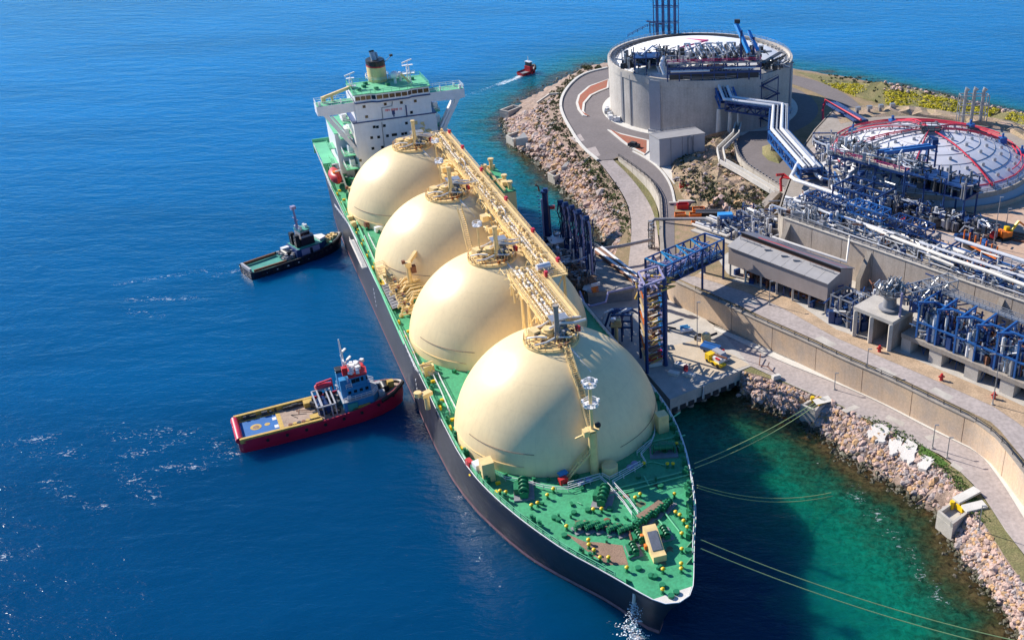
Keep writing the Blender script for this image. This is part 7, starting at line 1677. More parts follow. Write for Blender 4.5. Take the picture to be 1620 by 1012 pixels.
# truss walkway
ta, tb2, tc, td = P(1053,421,23), P(1145,378,23), P(1115,369,23), P(1021,409,23)
tw = thing('truss_walkway', 'blue box truss carrying pipes from the gangway tower to the valve station', 'truss', (ta.x,ta.y,ZL))
H5 = Vector((0,0,5.2)); nn_ = 8
for s_, (a, b_) in enumerate(((ta,tb2),(td,tc))):
    part('chord', MB().beam(a, b_, .34), m_blueb if s_ == 0 else m_blue, tw, world=True); part('chord', MB().beam(a-H5, b_-H5, .34), m_blue, tw, world=True)
    for i in range(nn_+1): p = a.lerp(b_, i/nn_); part('truss_post', MB().beam(p-H5, p, .3), m_blue, tw, world=True)
    part('mid_chord', MB().beam(a-H5*.6, b_-H5*.6, .22), m_blueb, tw, world=True)
    for i in range(nn_): p, q = a.lerp(b_, i/nn_), a.lerp(b_, (i+1)/nn_); part('diagonal', MB().beam(*((p, q-H5) if i % 2 else (p-H5, q)), .24), m_blueb, tw, world=True)
for i in range(0, nn_+1, 2):
    p, q = ta.lerp(tb2, i/nn_), td.lerp(tc, i/nn_); part('cross_beam', MB().beam(p, q, .36), m_cyan if i < 5 else m_blueb, tw, world=True)
for i in (1,3,5): p, q = ta.lerp(tb2, i/nn_), td.lerp(tc, (i+1)/nn_); part('diagonal', MB().beam(p, q, .3), m_cyan, tw, world=True)
part('walk_plate', MB().prism([tuple(p.xy) for p in (ta,tb2,tc,td)], 17.6, 17.8), m_grey, tw, world=True)
for k in range(5): a, b_ = ta.lerp(td, .15+.17*k)-H5*.8, tb2.lerp(tc, .15+.17*k)-H5*.8; part('truss_pipe', MB().tube([a+(a-b_)*.06-Vector((0,0,2)), a, b_], .42 if k % 2 else .3, 8), (m_pipew,m_steel,m_insul,m_cream,m_insul)[k], tw, world=True)
p1, p2 = clutter(80, .05,.95,.1,.9,3.4, rj, lambda u,v,z=0: (ta.lerp(tb2,max(0,min(1,u))).lerp(td.lerp(tc,max(0,min(1,u))),max(0,min(1,v)))-H5+Vector((0,0,.2+z)))); part('pipe_gear', p1, m_violet, tw, world=True); part('pipe_gear', p2, m_steel, tw, world=True)
for p, z in ((ta,ZL),(td,ZL),(tb2,ZU),(tc,ZU),(ta.lerp(tb2,.62),ZU)): part('truss_leg', MB().beam(Vector((p.x,p.y,z)), p, .6), m_blue, tw, world=True)
part('hung_pipe', MB().tube([ta.lerp(td,.5)+Vector((-.5,-1,-4)), ta.lerp(td,.5)+Vector((-3.5,-2,-5.5)), ta.lerp(td,.5)+Vector((-5,-2.5,-9))], .5, 8), m_ochre, tw, world=True)
# quay objects
def vehicle(name, label, cat, p, rz, bodyc, L_=4.6, W_=1.9, H_=1.7, van=False, group=None):
    t_ = thing(name, label, cat, tuple(p), rz, group); mb = MB()
    pr = [(-L_/2,.4),(L_/2,.4),(L_/2,.95),(L_/2-.9,1.05),(L_/2-1.5,H_),(-L_/2+.15,H_),(-L_/2,1.2)] if van else [(-L_/2,.4),(L_/2,.4),(L_/2,.85),(L_/2-1.1,.95),(L_/2-1.8,H_*.85),(-L_/2+.8,H_*.85),(-L_/2+.1,.95)]
    n = len(pr); vs = [(x,s_*W_/2*(1 if z < 1 else .88),z) for s_ in (-1,1) for x, z in pr]
    mb.add(vs, [tuple(range(n)), tuple(reversed(range(n,2*n)))]+[(i,n+i,n+(i+1) % n,(i+1) % n) for i in range(n)]); b = part('body', mb, bodyc, t_, sharp=25)
    for x in (-L_/2+.9, L_/2-.9):
        for s_ in (-1,1): part('wheel', MB().tube([(x,s_*W_/2*.86,.36),(x,s_*W_/2*1.02,.36)], .36, 12), m_black, t_)
    g = MB(); g.ob((L_/2-1.22,0,H_*.66 if van else H_*.62), (.1,W_*.8,.55), 0, 0, -.62); part('windscreen', g, m_glass, t_)
    for s_ in (-1,1): part('side_window', MB().ob((.4,s_*W_*.455,H_*.72 if van else H_*.66), (1.5 if van else 2.0,.06,.42)), m_glass, t_)
    return t_
vehicle('parked_van', 'small white van parked at the edge of the dirt yard', 'van', P(1480,358,ZT+.03), 2.75, m_white, 5.2, 2.1, 2.2, True)
vehicle('pickup_truck', 'dark blue pickup parked by the orange scaffold at the yard edge', 'pickup', P(1523,378,ZT+.03), 2.7, m_blue, 4.8, 1.9, 1.7)
ex = P(1590,378,ZT+.03); exc = thing('excavator', 'orange and yellow excavator with its boom raised in the dirt yard', 'excavator', tuple(ex), .4)
for s_ in (-1,1): part('track', MB().ob((0,s_*1.1,.45), (3.6,.6,.9)), m_black, exc)
part('house', MB().ob((-.3,0,1.6), (3.0,2.5,1.3)).ob((-1.4,0,2.0), (1.0,2.4,1.4)), m_orange, exc); cb = part('cab', MB().ob((.7,.7,2.4), (1.3,1.0,1.7)), m_yellow, exc); part('cab_glass', MB().ob((1.37,.7,2.6), (.06,.8,1.0)), m_glass, cb)
part('boom', MB().beam((1.0,-.3,1.8), (3.4,-.3,4.6), .5,.6), m_yellow, exc); part('stick', MB().beam((3.4,-.3,4.6), (6.0,-.3,2.6), .4,.45), m_orange, exc); part('bucket', MB().ob((6.2,-.3,2.0), (.9,1.1,1.0), 0, 0, .5), m_dark, exc)
ld_ = P(1572,378,ZT+.03); t_ = thing('red_loader', 'small red loader standing left of the excavator', 'loader', tuple(ld_), .9); part('body', MB().ob((0,0,1.2), (2.4,1.6,1.2)).ob((-.3,0,2.1), (1.2,1.4,.9)), m_red, t_); part('bucket', MB().ob((2.0,0,.9), (.9,1.8,.9)), m_dark, t_)
for x in (-.9,.9):
    for s_ in (-.9,.9): part('wheel', MB().tube([(x,s_-.15,.5),(x,s_+.15,.5)], .5, 12), m_black, t_)
for px, py, lab, mt, sz in ((1428,346,'small bright red box standing at the left corner of the dirt yard',m_red,(1.5,1.2,1.4)),(1558,384,'blue drum shaped bin between the scaffold and the excavator',m_blueb,(1.4,1.4,1.8))):
    solo('yard_box', MB().ob(P(px,py,ZT+.75), sz, .3).ob(P(px,py,ZT+sz[2]), (sz[0]*.8,sz[1]*.8,.2), .3), mt, lab, 'box')
rl = P(1458,352,ZT+.9); mb = MB(); mb.lathe([(.5,-.45),(1.3,-.45),(1.3,-.35),(.6,-.3),(.6,.3),(1.3,.35),(1.3,.45),(.5,.45)], 18); mb.v = [tuple(rl+Matrix.Rotation(.5,3,'Z') @ (Matrix.Rotation(pi/2,3,'X') @ Vector(v))) for v in mb.v]; solo('cable_reel', mb, m_grey, 'grey cable reel lying near the white van', 'cable reel')
sc_ = thing('scaffold', 'orange rail scaffold over a sunken pit at the front of the yard', 'scaffold', tuple(P(1540,402,ZT)))
for k in range(7): p = P(1524+k*8.6,383+k*4.4,ZT); part('scaffold_post', MB().beam(p, p+Vector((0,0,3.4)), .3), m_orange, sc_, world=True)
part('scaffold_rail', MB().beam(P(1524,383,ZT+3.3), P(1576,409.5,ZT+3.3), .3).beam(P(1524,383,ZT+1.8), P(1576,409.5,ZT+1.8), .25), m_orange, sc_, world=True)
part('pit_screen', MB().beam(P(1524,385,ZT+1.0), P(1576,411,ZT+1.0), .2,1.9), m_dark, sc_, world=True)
for k in range(3): c_ = P(1536+k*12,412+k*5,ZT+1.0); part('scaffold_bay', MB().ob(c_, (2.6,2.0,1.6), .2), m_orange if k != 1 else m_rust, sc_, world=True)
pl_ = thing('plank_stack', 'stack of rusty red beams lying in the right corner of the yard', 'beams', tuple(P(1612,375,ZT)))
for k in range(6): part('beam', MB().beam(P(1598,366+k*2.4,ZT+.3), P(1645,376+k*2.4,ZT+.3), .5), m_rust if k % 2 else m_brown, pl_, world=True)
# apron things on the jetty
yv = P(1131,575,ZL+.06); yt = thing('yellow_crane_truck', 'small yellow crane truck with a white and red load parked on the jetty apron', 'crane truck', tuple(yv), -.85)
part('cab', MB().prism([(-2.6,-1.0),(-1.0,-1.0),(-1.0,1.0),(-2.6,1.0)], .5, 2.2), m_yellow, yt); part('chassis', MB().ob((.3,0,.75), (5.4,1.9,.5)), m_yellow, yt); part('load', MB().ob((.9,.2,1.5), (2.4,1.5,1.1)), m_white, yt); part('load_strap', MB().ob((1.4,-.4,2.1), (1.4,.5,.3)), m_red, yt); part('boom', MB().beam((-.6,.3,2.2), (3.6,.6,2.8), .35), m_rust, yt)
for x in (-1.8,.2,2.0):
    for s_ in (-1,1): part('wheel', MB().tube([(x,s_*.8,.45),(x,s_*1.05,.45)], .45, 12), m_black, yt)
part('cab_glass', MB().ob((-2.62,0,1.6), (.06,1.6,.7)), m_glass, yt)
t_ = vehicle('parked_van', 'pale grey van parked close behind the yellow crane truck', 'van', P(1140,567,ZL+.06), -.85, m_cladg, 4.8, 1.9, 1.9, True)
bt = thing('covered_trailer', 'trailer under a bright blue tarpaulin on the jetty apron', 'trailer', tuple(P(1124,556,ZL+.06)), -.55); part('tarpaulin', MB().prism([(-2.4,-1.1),(2.4,-1.1),(2.4,1.1),(-2.4,1.1)], .7, [1.5,1.5,1.9,1.9]), m_blueb, bt); part('bed', MB().ob((.6,0,.6), (5.6,2.0,.3)), m_grey, bt)
for x in (-1.2,1.2):
    for s_ in (-1,1): part('wheel', MB().tube([(x,s_*.8,.35),(x,s_*1.0,.35)], .35, 10), m_black, bt)
part('tow_box', MB().ob((3.0,.4,.9), (.9,1.2,.8)), m_red, bt)
wt_ = P(1117,543,ZL+.06); t_ = thing('water_tank', 'cream round topped tank standing beside the lamp post on the jetty', 'tank', tuple(wt_)); part('tank_body', MB().lathe([(1.2,0),(1.2,2.4),(.9,2.8),(.05,2.95)], 18), m_cream, t_); part('tank_cap', MB().cyl((0,0,2.9), .35, .25, 10), m_white, t_)
for px, py, rz_, lab in ((1084,523,.3,'pale blue cylinder lying among dark hoses by the road'),):
    b0 = P(px,py,ZL+.05); t_ = thing('gas_cylinder', lab, 'cylinder', tuple(b0), rz_)
    for k in range(3): part('bottle', MB().tube([(-1.6+k*.3,k*1.0-1,.6),(1.6-k*.3,k*1.0-1,.6)], .5, 10), m_cyan if k else m_insul, t_)
    part('hose', MB().tube([(-2,1.5,.2),(-4,2.5,.5),(-5,1.5,.3),(-4,.5,.2)], .2, 6), m_black, t_)
rp_ = PP([(1100,537,5.2),(1100,531,6.2),(1108,528,6.4),(1118,533,6.4),(1134,527,6.4)]); solo('bent_pipe', MB().tube(smooth(rp_, 2), .32, 8), m_dark, 'bent dark pipe rail beside the lamp post on the jetty', 'pipe')
solo('oil_drum', MB().cyl(P(1085,587,ZL+.05), .55, 1.5, 12).cyl(P(1085,587,ZL+1.5), .4, .15, 12), m_red, 'single red drum standing on the shaded jetty edge', 'drum')
solo('pallet_stack', MB().ob(P(1078,578,ZL+.5), (3.4,1.4,.9), -.5).ob(P(1090,592,ZL+.4), (3,1.2,.7), -.5).ob(P(1066,590,ZL+.4), (2.6,1.4,.7), -.4), m_pipew, 'pale stacked boards scattered in the shade of the gangway tower', 'boards')
rpv = MB(); b0 = P(1200,588,ZL)
for pts in ([(1201,578),(1203,560)],[(1203,578),(1214,580),(1217,573)],[(1214,580),(1222,586)]): rpv.tube([P(*pts[0],ZL+.4)]+[P(*q,ZL+1.0) for q in pts[1:]], .12, 5)
solo('broken_rail', rpv, m_rust, 'bent rusty railing remains at the corner of the jetty and road', 'railing')
solo('white_board', MB().ob(P(1228,596,ZL+.5), (2.0,1.2,.9), .4).ob(P(1228,594,ZL+1.0), (1.4,.6,.2), .4), m_concw, 'white crate with a dark lid on the top of the rock slope', 'crate')
# containers and junk by the upper road
for px, py, mt, sz, lab in ((1085,299,m_red,(3.8,1.8,1.6),'red skip half way up beside the upper road'),(1080,329,m_red,(3.4,2.0,1.4),'red container box nearest the upper road bend'),(1076,342,m_orange,(3.2,2.0,1.0),'open orange tray beside the upper road'),(1105,333,m_orange,(3.6,2.2,.9),'orange tray left of the dark trough'),(1100,342,m_orange,(3.4,2.0,1.0),'second orange tray just below the other one'),(1104,352,m_orange,(3.6,1.6,.8),'low orange tray by the overhead pipe')):
    p = P(px,py,ZU); t_ = thing('steel_skip', lab, 'skip', tuple(p), .1)
    x, y, z = sz[0]/2, sz[1]/2, sz[2]
    for a, b_ in (((-x,-y),(x,-y)),((x,-y),(x,y)),((x,y),(-x,y)),((-x,y),(-x,-y))): part('side', MB().beam((a[0],a[1],z/2),(b_[0],b_[1],z/2), .14, z), mt, t_)
    part('skip_floor', MB().box(-x+.08,-y+.08,.05,x-.08,y-.08,z*.55), m_dark if mt is m_red else m_rust, t_)
for px, py, L_, lab in ((1124,340,9,'long dark open trough lying by the valve station'),(1122,353,8,'shorter dark trough below the long one')):
    p = P(px,py,ZU); t_ = thing('dark_trough', lab, 'trough', tuple(p), .0); part('trough_body', MB().box(-L_/2,-1.0,0,L_/2,1.0,1.1), m_dark, t_); part('trough_rim', MB().beam((-L_/2,-1.1,1.2),(L_/2,-1.1,1.2), .2).beam((-L_/2,1.1,1.2),(L_/2,1.1,1.2), .2), m_grey, t_)
solo('white_plank', MB().ob(P(1067,321,ZU+.5), (3.4,.9,.5), .05).ob(P(1086,320,ZU+.7), (5,1.3,1.2), .1), m_concl, 'pale slabs lying across the verge beside the red container', 'slab')
solo('bench_slab', MB().ob(P(1075,283,ZU+.6), (2.6,1.1,.9), .1).ob(P(1075,281,ZU+1.1), (2.8,1.3,.12), .1), m_grey, 'grey locker at the end of the pale annex forecourt', 'locker')
# red hydrants along the plant footpath
for px, py, lab in ((1391,556,'red hydrant in front of the concrete frame'),(1489,601,'pale red hydrant fallen beside the footpath'),(1572,630,'red hydrant nearest the right edge of the photo'),(1392,468,'red hydrant under the shed gable')):
    t_ = thing('hydrant', lab, 'hydrant', tuple(P(px,py,ZU+.06))); part('barrel', MB().cyl((0,0,0), .4, 1.3, 10).cyl((0,0,1.3), .28, .35, 10), m_red, t_); part('outlet', MB().tube([(-.7,0,.9),(.7,0,.9)], .2, 8), m_red, t_)
# lamp posts
for px, py, z, top, lab in ((1103,548,ZL,478,'lamp post on the jetty beside the cream tank'),(1570,640,ZU,575,'lamp post on the upper road at the right'),(1371,585,ZU,552,'short lamp post on the upper road above the long wall'),(1498,724,ZL,692,'lamp post on the verge of the coast road'),(1475,709,ZL,672,'green grey post by the mown patch of the coast verge'),(1320,616,ZL,590,'thin post on the coast road near the first mooring block'),(1571,392,ZT,312,'tall mast in the dirt yard'),(1590,368,ZT,330,'thin mast at the back of the dirt yard'),(1398,336,ZT,300,'thin mast before the shaded ring of the low tank'),(1627,640,ZL,586,'lamp post past the right edge'),(1180,430,ZU,395,'thin post between the truss walkway and the shed'),(1217,482,ZU,445,'thin post by the dirt strip below the shed'),(1548,838,ZL,800,'thin lamp post at the coast road above the last mooring block')):
    b0 = P(px,py,z); h = projz(b0.x,b0.y,top)-z; t_ = thing('lamp_post', lab, 'lamp post', tuple(b0)); part('pole', MB().tube([(0,0,0),(0,0,h)], [.14,.09], 6), m_steel, t_); part('lamp', MB().ob((.35,0,h), (.9,.3,.15)), m_steel, t_); part('base', MB().cyl((0,0,0), .3, .4, 8), m_concl, t_)
def spz(p): return ZL-.42*min(hypot(p.x-t.x, p.y-t.y) for t in topRq) if True else 0
topRq = resample(topR, 160)
# poured concrete patches on the slope top
for pts, lab in (([(1375,676),(1385,669),(1402,672),(1408,683),(1400,690),(1384,687)],'leftmost splash of pale concrete on the slope top'),([(1406,700),(1410,690),(1424,688),(1430,695),(1422,704),(1412,707)],'second pale concrete splash, a small round one'),([(1424,704),(1436,694),(1450,699),(1453,712),(1440,722),(1428,713)],'largest pale concrete splash, third along the slope top'),([(1452,726),(1460,717),(1474,722),(1475,732),(1464,734)],'pale concrete splash nearest the lamp post')):
    q = [p+Vector((0,0,.10)) for p in PP(pts, ZL+.35)]; q = resample(q+q[:1], 26)[:-1]; r_ = random.Random(len(lab)); 
    for p in q: p.x += r_.uniform(-.55,.55); p.y += r_.uniform(-.55,.55)
    solo('concrete_splash', MB().prism([(p.x,p.y) for p in q], [spz(p)-1.2 for p in q], [spz(p)+.42 for p in q]), mat('splash concrete', (0.68,0.64,0.60), .85, var=.12, scale=.8, bump=.5, fine=.1), lab, 'concrete patch', 'pale concrete splashes on the slope top')
structure('lawn_patch', sheet(PP([(1452,716),(1458,704),(1478,716),(1500,733),(1490,736),(1472,728)], ZL+.06)), mat('mown grass', (0.09,0.19,0.025), .9, var=.35, scale=.7, fine=.3))
# ------------------------------------------------------------------ mooring blocks
def mooring(pl, pr, pf, zt, label, hook=False, notch=True):
    """concrete mooring block: a low walled deck open towards the road, pointed front over the water"""
    a, b_, c_, d = PP([pl, pf, pr, ((pl[0]+pr[0])/2+ (pl[0]-pf[0]+pr[0]-pf[0])*.42, (pl[1]+pr[1])/2+(pl[1]-pf[1]+pr[1]-pf[1])*.42)], zt)
    t_ = thing('mooring_block', label, 'mooring block', (b_.x,b_.y,0)); cc = (a+b_+c_+d)/4
    part('block', MB().prism([(p.x,p.y) for p in (a,b_,c_,d)], -1.5, zt-1.0), m_concl, t_, world=True)
    for i, (p, q) in enumerate(((a,b_),(b_,c_),(c_,d),(d,a))):
        n_ = (cc-(p+q)/2); n_.z = 0; n_.normalize(); e = (q-p).normalized()
        part('parapet', MB().beam(p+n_*.35+e*.02-Vector((0,0,.48)), q+n_*.35-e*.72-Vector((0,0,.48)), .55, 1.06), m_concl, t_, world=True)
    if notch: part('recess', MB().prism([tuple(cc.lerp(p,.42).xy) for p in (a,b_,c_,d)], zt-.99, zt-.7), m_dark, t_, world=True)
    if hook:
        for k in range(2): part('mooring_hook', MB().ob(cc+_vx*(.8+k*.9)+Vector((0,0,.1+.1*k)), (1.0,1.9,1.0), .5+.3*k), m_yellow, t_, world=True)
        part('hook_post', MB().cyl(cc+_ax*1.6-Vector((0,0,1)), .5, 1.8, 10), m_yellow, t_, world=True)
    return cc
mooring((790,174),(826,168),(804,177),3.0,'farthest pale mooring block at the point of the left shore', False); mooring((800,214),(840,210),(812,221),3.0,'second pale mooring block on the left shore')
mooring((866,274),(908,265),(877,280),3.0,'third pale mooring block on the left shore with a grey wedge'); mooring((952,342),(988,333),(962,347),3.0,'nearest pale mooring block of the left shore, beside the loading platform')
for (px, py, lab) in ((898,262,'tilted grey concrete wedge behind the third mooring block'),(826,218,'grey wedge leaning behind the second mooring block'),(985,333,'ochre topped wedge behind the nearest left mooring block')):
    p = P(px,py,5.2); solo('concrete_wedge', MB().prism([(p.x-2.2,p.y-1.2),(p.x+2.2,p.y-.6),(p.x+.6,p.y+1.6)], 2.4, [5.0,5.6,7.0]), m_concw, lab, 'concrete wedge')
h1 = mooring((1266,640),(1316,634),(1290,650),4.6,'right mooring block with yellow hooks below the coast road bend', True, False); h2 = mooring((1483,808),(1546,800),(1508,829),4.2,'nearest right mooring block with yellow hooks and a ramp', True, False)
solo('block_ramp', ribbon(PP([(1292,640),(1318,634)], ZL+.3), PP([(1285,632),(1310,625)], ZL+.3), 3, mb=MB()), m_concw, 'pale ramp joining the right mooring block to the coast road', 'ramp')
solo('block_ramp', MB().beam(P(1525,805,ZL), P(1558,797,ZL+.2), 2.2, .5).beam(P(1512,792,ZL+.3), P(1546,774,ZL+.8), 2.0, .5), m_concw, 'pale crossed ramps beside the nearest right mooring block', 'ramp')
# ropes
def rope(a, b_, sag, label):
    pts = [Vector(a).lerp(Vector(b_), i/24)-Vector((0,0,sag*4*(i/24)*(1-i/24))) for i in range(25)]
    return solo('mooring_rope', MB().tube(pts, .085, 5), m_rope, label, 'rope', 'mooring ropes from the bow to the shore')
rope(P(1098,733,15.0), h1+Vector((0,0,.4)), 1.0, 'upper of the two ropes to the mooring block with yellow hooks'); rope(P(1099,740,15.0), h1+Vector((.6,-.6,.4)), 1.4, 'lower of the two ropes to the mooring block with yellow hooks')
rope(P(1103,767,15.0), P(1315,779,2), 2.2, 'upper rope of the middle pair fading into the green water'); rope(P(1103,771,15.0), P(1318,784,1.5), 2.4, 'lower rope of the middle pair fading into the green water')
rope(P(1108,853,15.0), P(1640,1020,5), 2.0, 'upper rope of the lowest pair running to the bottom right'); rope(P(1108,867,15.0), P(1650,1038,5), 2.0, 'lower rope of the lowest pair running to the bottom right')
# ------------------------------------------------------------------ flowers and scrub on the far bank
bank = PP([(1258,113),(1340,127),(1420,142),(1500,158),(1620,187),(1760,222)], ZU)+PP([(1760,262),(1640,236),(1590,212),(1540,196),(1480,186),(1400,166),(1350,152),(1310,135)], ZU)
bxy = [(p.x,p.y) for p in bank]; rb = random.Random(13)
def bz(x, y):
    d = min(hypot(x-p[0], y-p[1]) for p in [(a[0]+(b_[0]-a[0])*t/8, a[1]+(b_[1]-a[1])*t/8) for a, b_ in zip(bxy, bxy[1:]+bxy[:1]) for t in range(8)])
    return ZU+min(4.5, .5*d)+rb.uniform(-.4,.5)
structure('coast_bank', sheet(bank, None, 3.2, bz), m_scrub, sharp=20)
def bankpt():
    while True:
        px, py = rb.uniform(1262,1640), rb.uniform(112,245); p = P(px,py,ZU+3)
        if inside((p.x,p.y), bxy): p.z = bz(p.x,p.y); return px, py, p
mb, mb2 = MB(), MB()
for _ in range(7000):
    px, py, p = bankpt(); line = 122+(px-1290)*.235
    if px < 1380 and abs(py-line) < 5 or px > 1400 and abs(py-(150+(px-1400)*.20)) < 7: leafclump(mb if rb.random() < .93 else mb2, p-Vector((0,0,.2)), rb.uniform(.4,1.2), 10, rb, .16, .26) if sin(px*.05+py*.21)+sin(px*.031) > -1.35 else None
    elif rb.random() < .05: leafclump(mb2, p, rb.uniform(.4,1.1), 10, rb, .6, .4)
stuff('yellow_blossom', mb, m_bushy, sharp=180); stuff('bank_scrub', mb2, m_bush, sharp=180)
RB2 = MB(), MB()
for _ in range(500):
    px, py, p = bankpt(); line = 150+(px-1400)*.20
    if py > line+6 or px > 1400 and py < line-6: rockadd(RB2[rb.random() < .6], p, rb.uniform(.3,1.1), rb)
stuff('bank_stones', RB2[0], m_rockg, sharp=10); stuff('bank_stones', RB2[1], m_rockp, sharp=10)
# ------------------------------------------------------------------ left flank of the low tank: pipes over the edge of the terrace
lk = thing('flank_pipework', 'shaded tangle of blue and silver pipes along the left flank of the low tank', 'pipework', tuple(P(1300,262,ZT)))
q0, q1 = P(1288,228,ZT), P(1322,322,ZT); lx = (q1-q0).normalized(); ly = Vector((-lx.y,lx.x,0)); LL = (q1-q0).length
if ly.x < 0: ly = -ly
def lkf(u, v, z=0): return q0+lx*u+ly*v+Vector((0,0,z))
for k in range(9): v = k*.95; part('flank_pipe', MB().tube([lkf(3+rj.uniform(0,6),v,1.2+.25*k), lkf(LL*.5,v,1.2+.25*k), lkf(LL*.52,v+rj.uniform(-1,1),2.4+.25*k), lkf(LL*.7,v,2.4+.25*k), lkf(LL-1,v,1.4)], rj.uniform(.25,.45), 8), (m_insul,m_steel,m_blueb)[k % 3], lk, world=True)
for u in np.linspace(1, LL-1, 6): part('pipe_support', MB().beam(lkf(u,-.6,0), lkf(u,-.6,4), .35).beam(lkf(u,8,0), lkf(u,8,4), .35).beam(lkf(u,-.8,4), lkf(u,8.2,4), .35), m_blue, lk, world=True)
p1, p2 = clutter(190, 0, LL, -1, 9, 4.6, rj, lkf, .2); part('pipe_gear', p1, m_blue, lk, world=True); part('pipe_gear', p2, m_steel, lk, world=True)
p1, p2 = clutter(80, 0, LL, -1, 9, 5.2, rj, lkf, .2); part('pipe_gear', p1, m_grey, lk, world=True); part('pipe_gear', p2, m_insul, lk, world=True)
structure('tank_ring_road', ribbon([Vector((c2.x+(T2R+3.4)*cos(a), c2.y+(T2R+3.4)*sin(a), ZT+.03)) for a in np.linspace(radians(95), radians(250), 40)], [Vector((c2.x+(T2R+8.5)*cos(a), c2.y+(T2R+8.5)*sin(a), ZT+.03)) for a in np.linspace(radians(95), radians(250), 40)], 40), m_asphl)
# ------------------------------------------------------------------ boats
def tug(name, label, stern, bow, W, hullm, deckm, housem, fb=2.2, cat='tugboat', tyres=range(2, 18), tr=.5):
    a, b_ = Vector(P(*stern,.0)), Vector(P(*bow,.0)); L_ = (b_-a).length; rz = atan2((b_-a).y,(b_-a).x); t_ = thing(name, label, cat, ((a+b_)/2).to_tuple(), rz)
    st = [(-.5,.80,0),(-.48,.93,.0),(-.3,1,.0),(0,1,.15),(.2,.96,.55),(.34,.78,1.1),(.43,.5,1.6),(.48,.22,1.95),(.5,.04,2.05)]
    mb = MB()
    for z, k, e in ((-1,.82,-.02),(.2,.9,-.01),(1,.98,0),(2,1,.004)):
        for x, w_, s_ in st: 
            zz = -1 if z < 0 else (fb+s_)*(z/2)*1.0
            mb.v.append(((x+e*(x > .3))*L_, w_*k*W/2, zz))
    n = len(st); m_ = len(mb.v); mb.v += [(x,-y,z) for x, y, z in mb.v[:m_]]
    for i in range(3):
        for k in range(n-1):
            q = i*n+k; mb.f += [(q,q+n,q+n+1,q+1), (m_+q,m_+q+1,m_+q+n+1,m_+q+n)]
        mb.f.append((i*n, m_+i*n, m_+(i+1)*n, (i+1)*n))
    part('hull', mb, hullm, t_, sharp=30)
    dk_ = [Vector((x*L_, w_*W/2*.96, fb+s_-.55)) for x, w_, s_ in st]; part('deck', ribbon(dk_, [Vector((p.x,-p.y,p.z)) for p in dk_], 24), deckm, t_)
    for s_ in (-1,1):
        q = [Vector((x*L_, s_*w_*W/2*.985, fb+d)) for x, w_, d in st]; mb = MB()
        for p, r_ in zip(resample(q,20)[:-1], resample(q,20)[1:]): mb.beam(p, r_, .28, .22)
        part('bulwark_rail', mb, m_black if hullm is not m_maroon else m_maroon, t_)
        for k in tyres: 
            p = resample(q, 20)[k]; part('tyre_fender', MB().tube([p+Vector((0,s_*.12,-.9)), p+Vector((0,s_*.42,-.9))], tr, 10), m_black, t_)
    bf = [Vector((x*L_, w_*W/2, fb+d-.4)) for x, w_, d in st[-4:]]; bow_ = bf+[Vector((p.x,-p.y,p.z)) for p in bf[::-1]]; part('bow_fender', MB().tube(bow_, .55, 8), m_black, t_)
    return t_, L_, fb
# red supply tug
rt_, L_, fb = tug('red_supply_tug', 'long crimson supply tug with pale timber aft deck and blue deckhouse', (377,700), (640,632), 11.5, m_maroon, m_wood, m_cyan, 3.3, 'tugboat', range(3, 18, 2), .36)
D = fb-.55
part('deck_panel', MB().box(-.47*L_,-3.4,D+.02,-.26*L_,3.4,D+.08), m_panel, rt_); 
mb = MB(); 
for y0, y1, x0, x1 in ((3.4,4.0,-.47,-.24),(-4.0,-3.4,-.47,-.24),(-3.4,3.4,-.26,-.235)): mb.box(x0*L_,y0,D+.02,x1*L_,y1,D+.1)
part('panel_border', mb, m_ochre, rt_)
part('deck_emblem', MB().cyl((-.385*L_,0,D+.09), 1.2, .03, 20), m_ochre, rt_); part('deck_emblem', MB().cyl((-.385*L_,-.1,D+.125), .7, .03, 16), m_brown, rt_); part('deck_emblem', MB().cyl((-.32*L_,0,D+.09), .6, .03, 16), m_ochre, rt_)
for y in (-1.8,1.6): part('deck_mark', MB().box(-.285*L_,y-.6,D+.09,-.262*L_,y+.6,D+.12), m_white, rt_)
for k in range(24): x = (-.235+.0085*k)*L_; part('deck_plank', MB().box(x,-4.2,D+.02,x+.0072*L_,4.2,D+.07), m_wood, rt_)
for s_ in (-1,1): part('cargo_rail', MB().beam((-.49*L_,s_*5.0,D+.6), (-.02*L_,s_*5.2,D+.6), .7,1.1), m_ochre, rt_)
part('stern_roller', MB().tube([(-.49*L_,-4.6,D+.5),(-.49*L_,4.6,D+.5)], .8, 12), m_maroon, rt_)
mb = MB(); r7 = random.Random(70)
for k in range(22): mb.ob((r7.uniform(-.46,-.06)*L_, 4.4+r7.uniform(-.3,.4), D+.5), (r7.uniform(.4,1.4),.6,r7.uniform(.4,1)), 0)
part('rail_gear', mb, m_dark, rt_, kind='stuff')
part('towing_winch', MB().tube([(.015*L_,-2,D+1.4),(.015*L_,2,D+1.4)], 1.3, 14).ob((.015*L_,0,D+.7),(2.6,4.8,1.2)), m_blue, rt_)
mb = MB()
for x in (-.03,.0,.05,.075):
    for y in (-3.8,-1.4,1.4,3.8): mb.beam((x*L_,y,D), (x*L_,y,D+3.2), .25)
    mb.beam((x*L_,-3.8,D+3.2), (x*L_,3.8,D+3.2), .3)
for y in (-3.8,3.8): mb.beam((-.03*L_,y,D+3.2), (.075*L_,y,D+3.2), .3)
part('gear_frame', mb, m_cladg, rt_)
mb = MB()
for k in range(26): mb.ob((r7.uniform(-.05,.10)*L_, r7.uniform(-4,4), D+r7.uniform(.3,2.6)), (r7.uniform(.5,1.6),)*2+(r7.uniform(.4,1.4),), r7.uniform(0,3))
part('deck_gear', mb, m_dark, rt_)
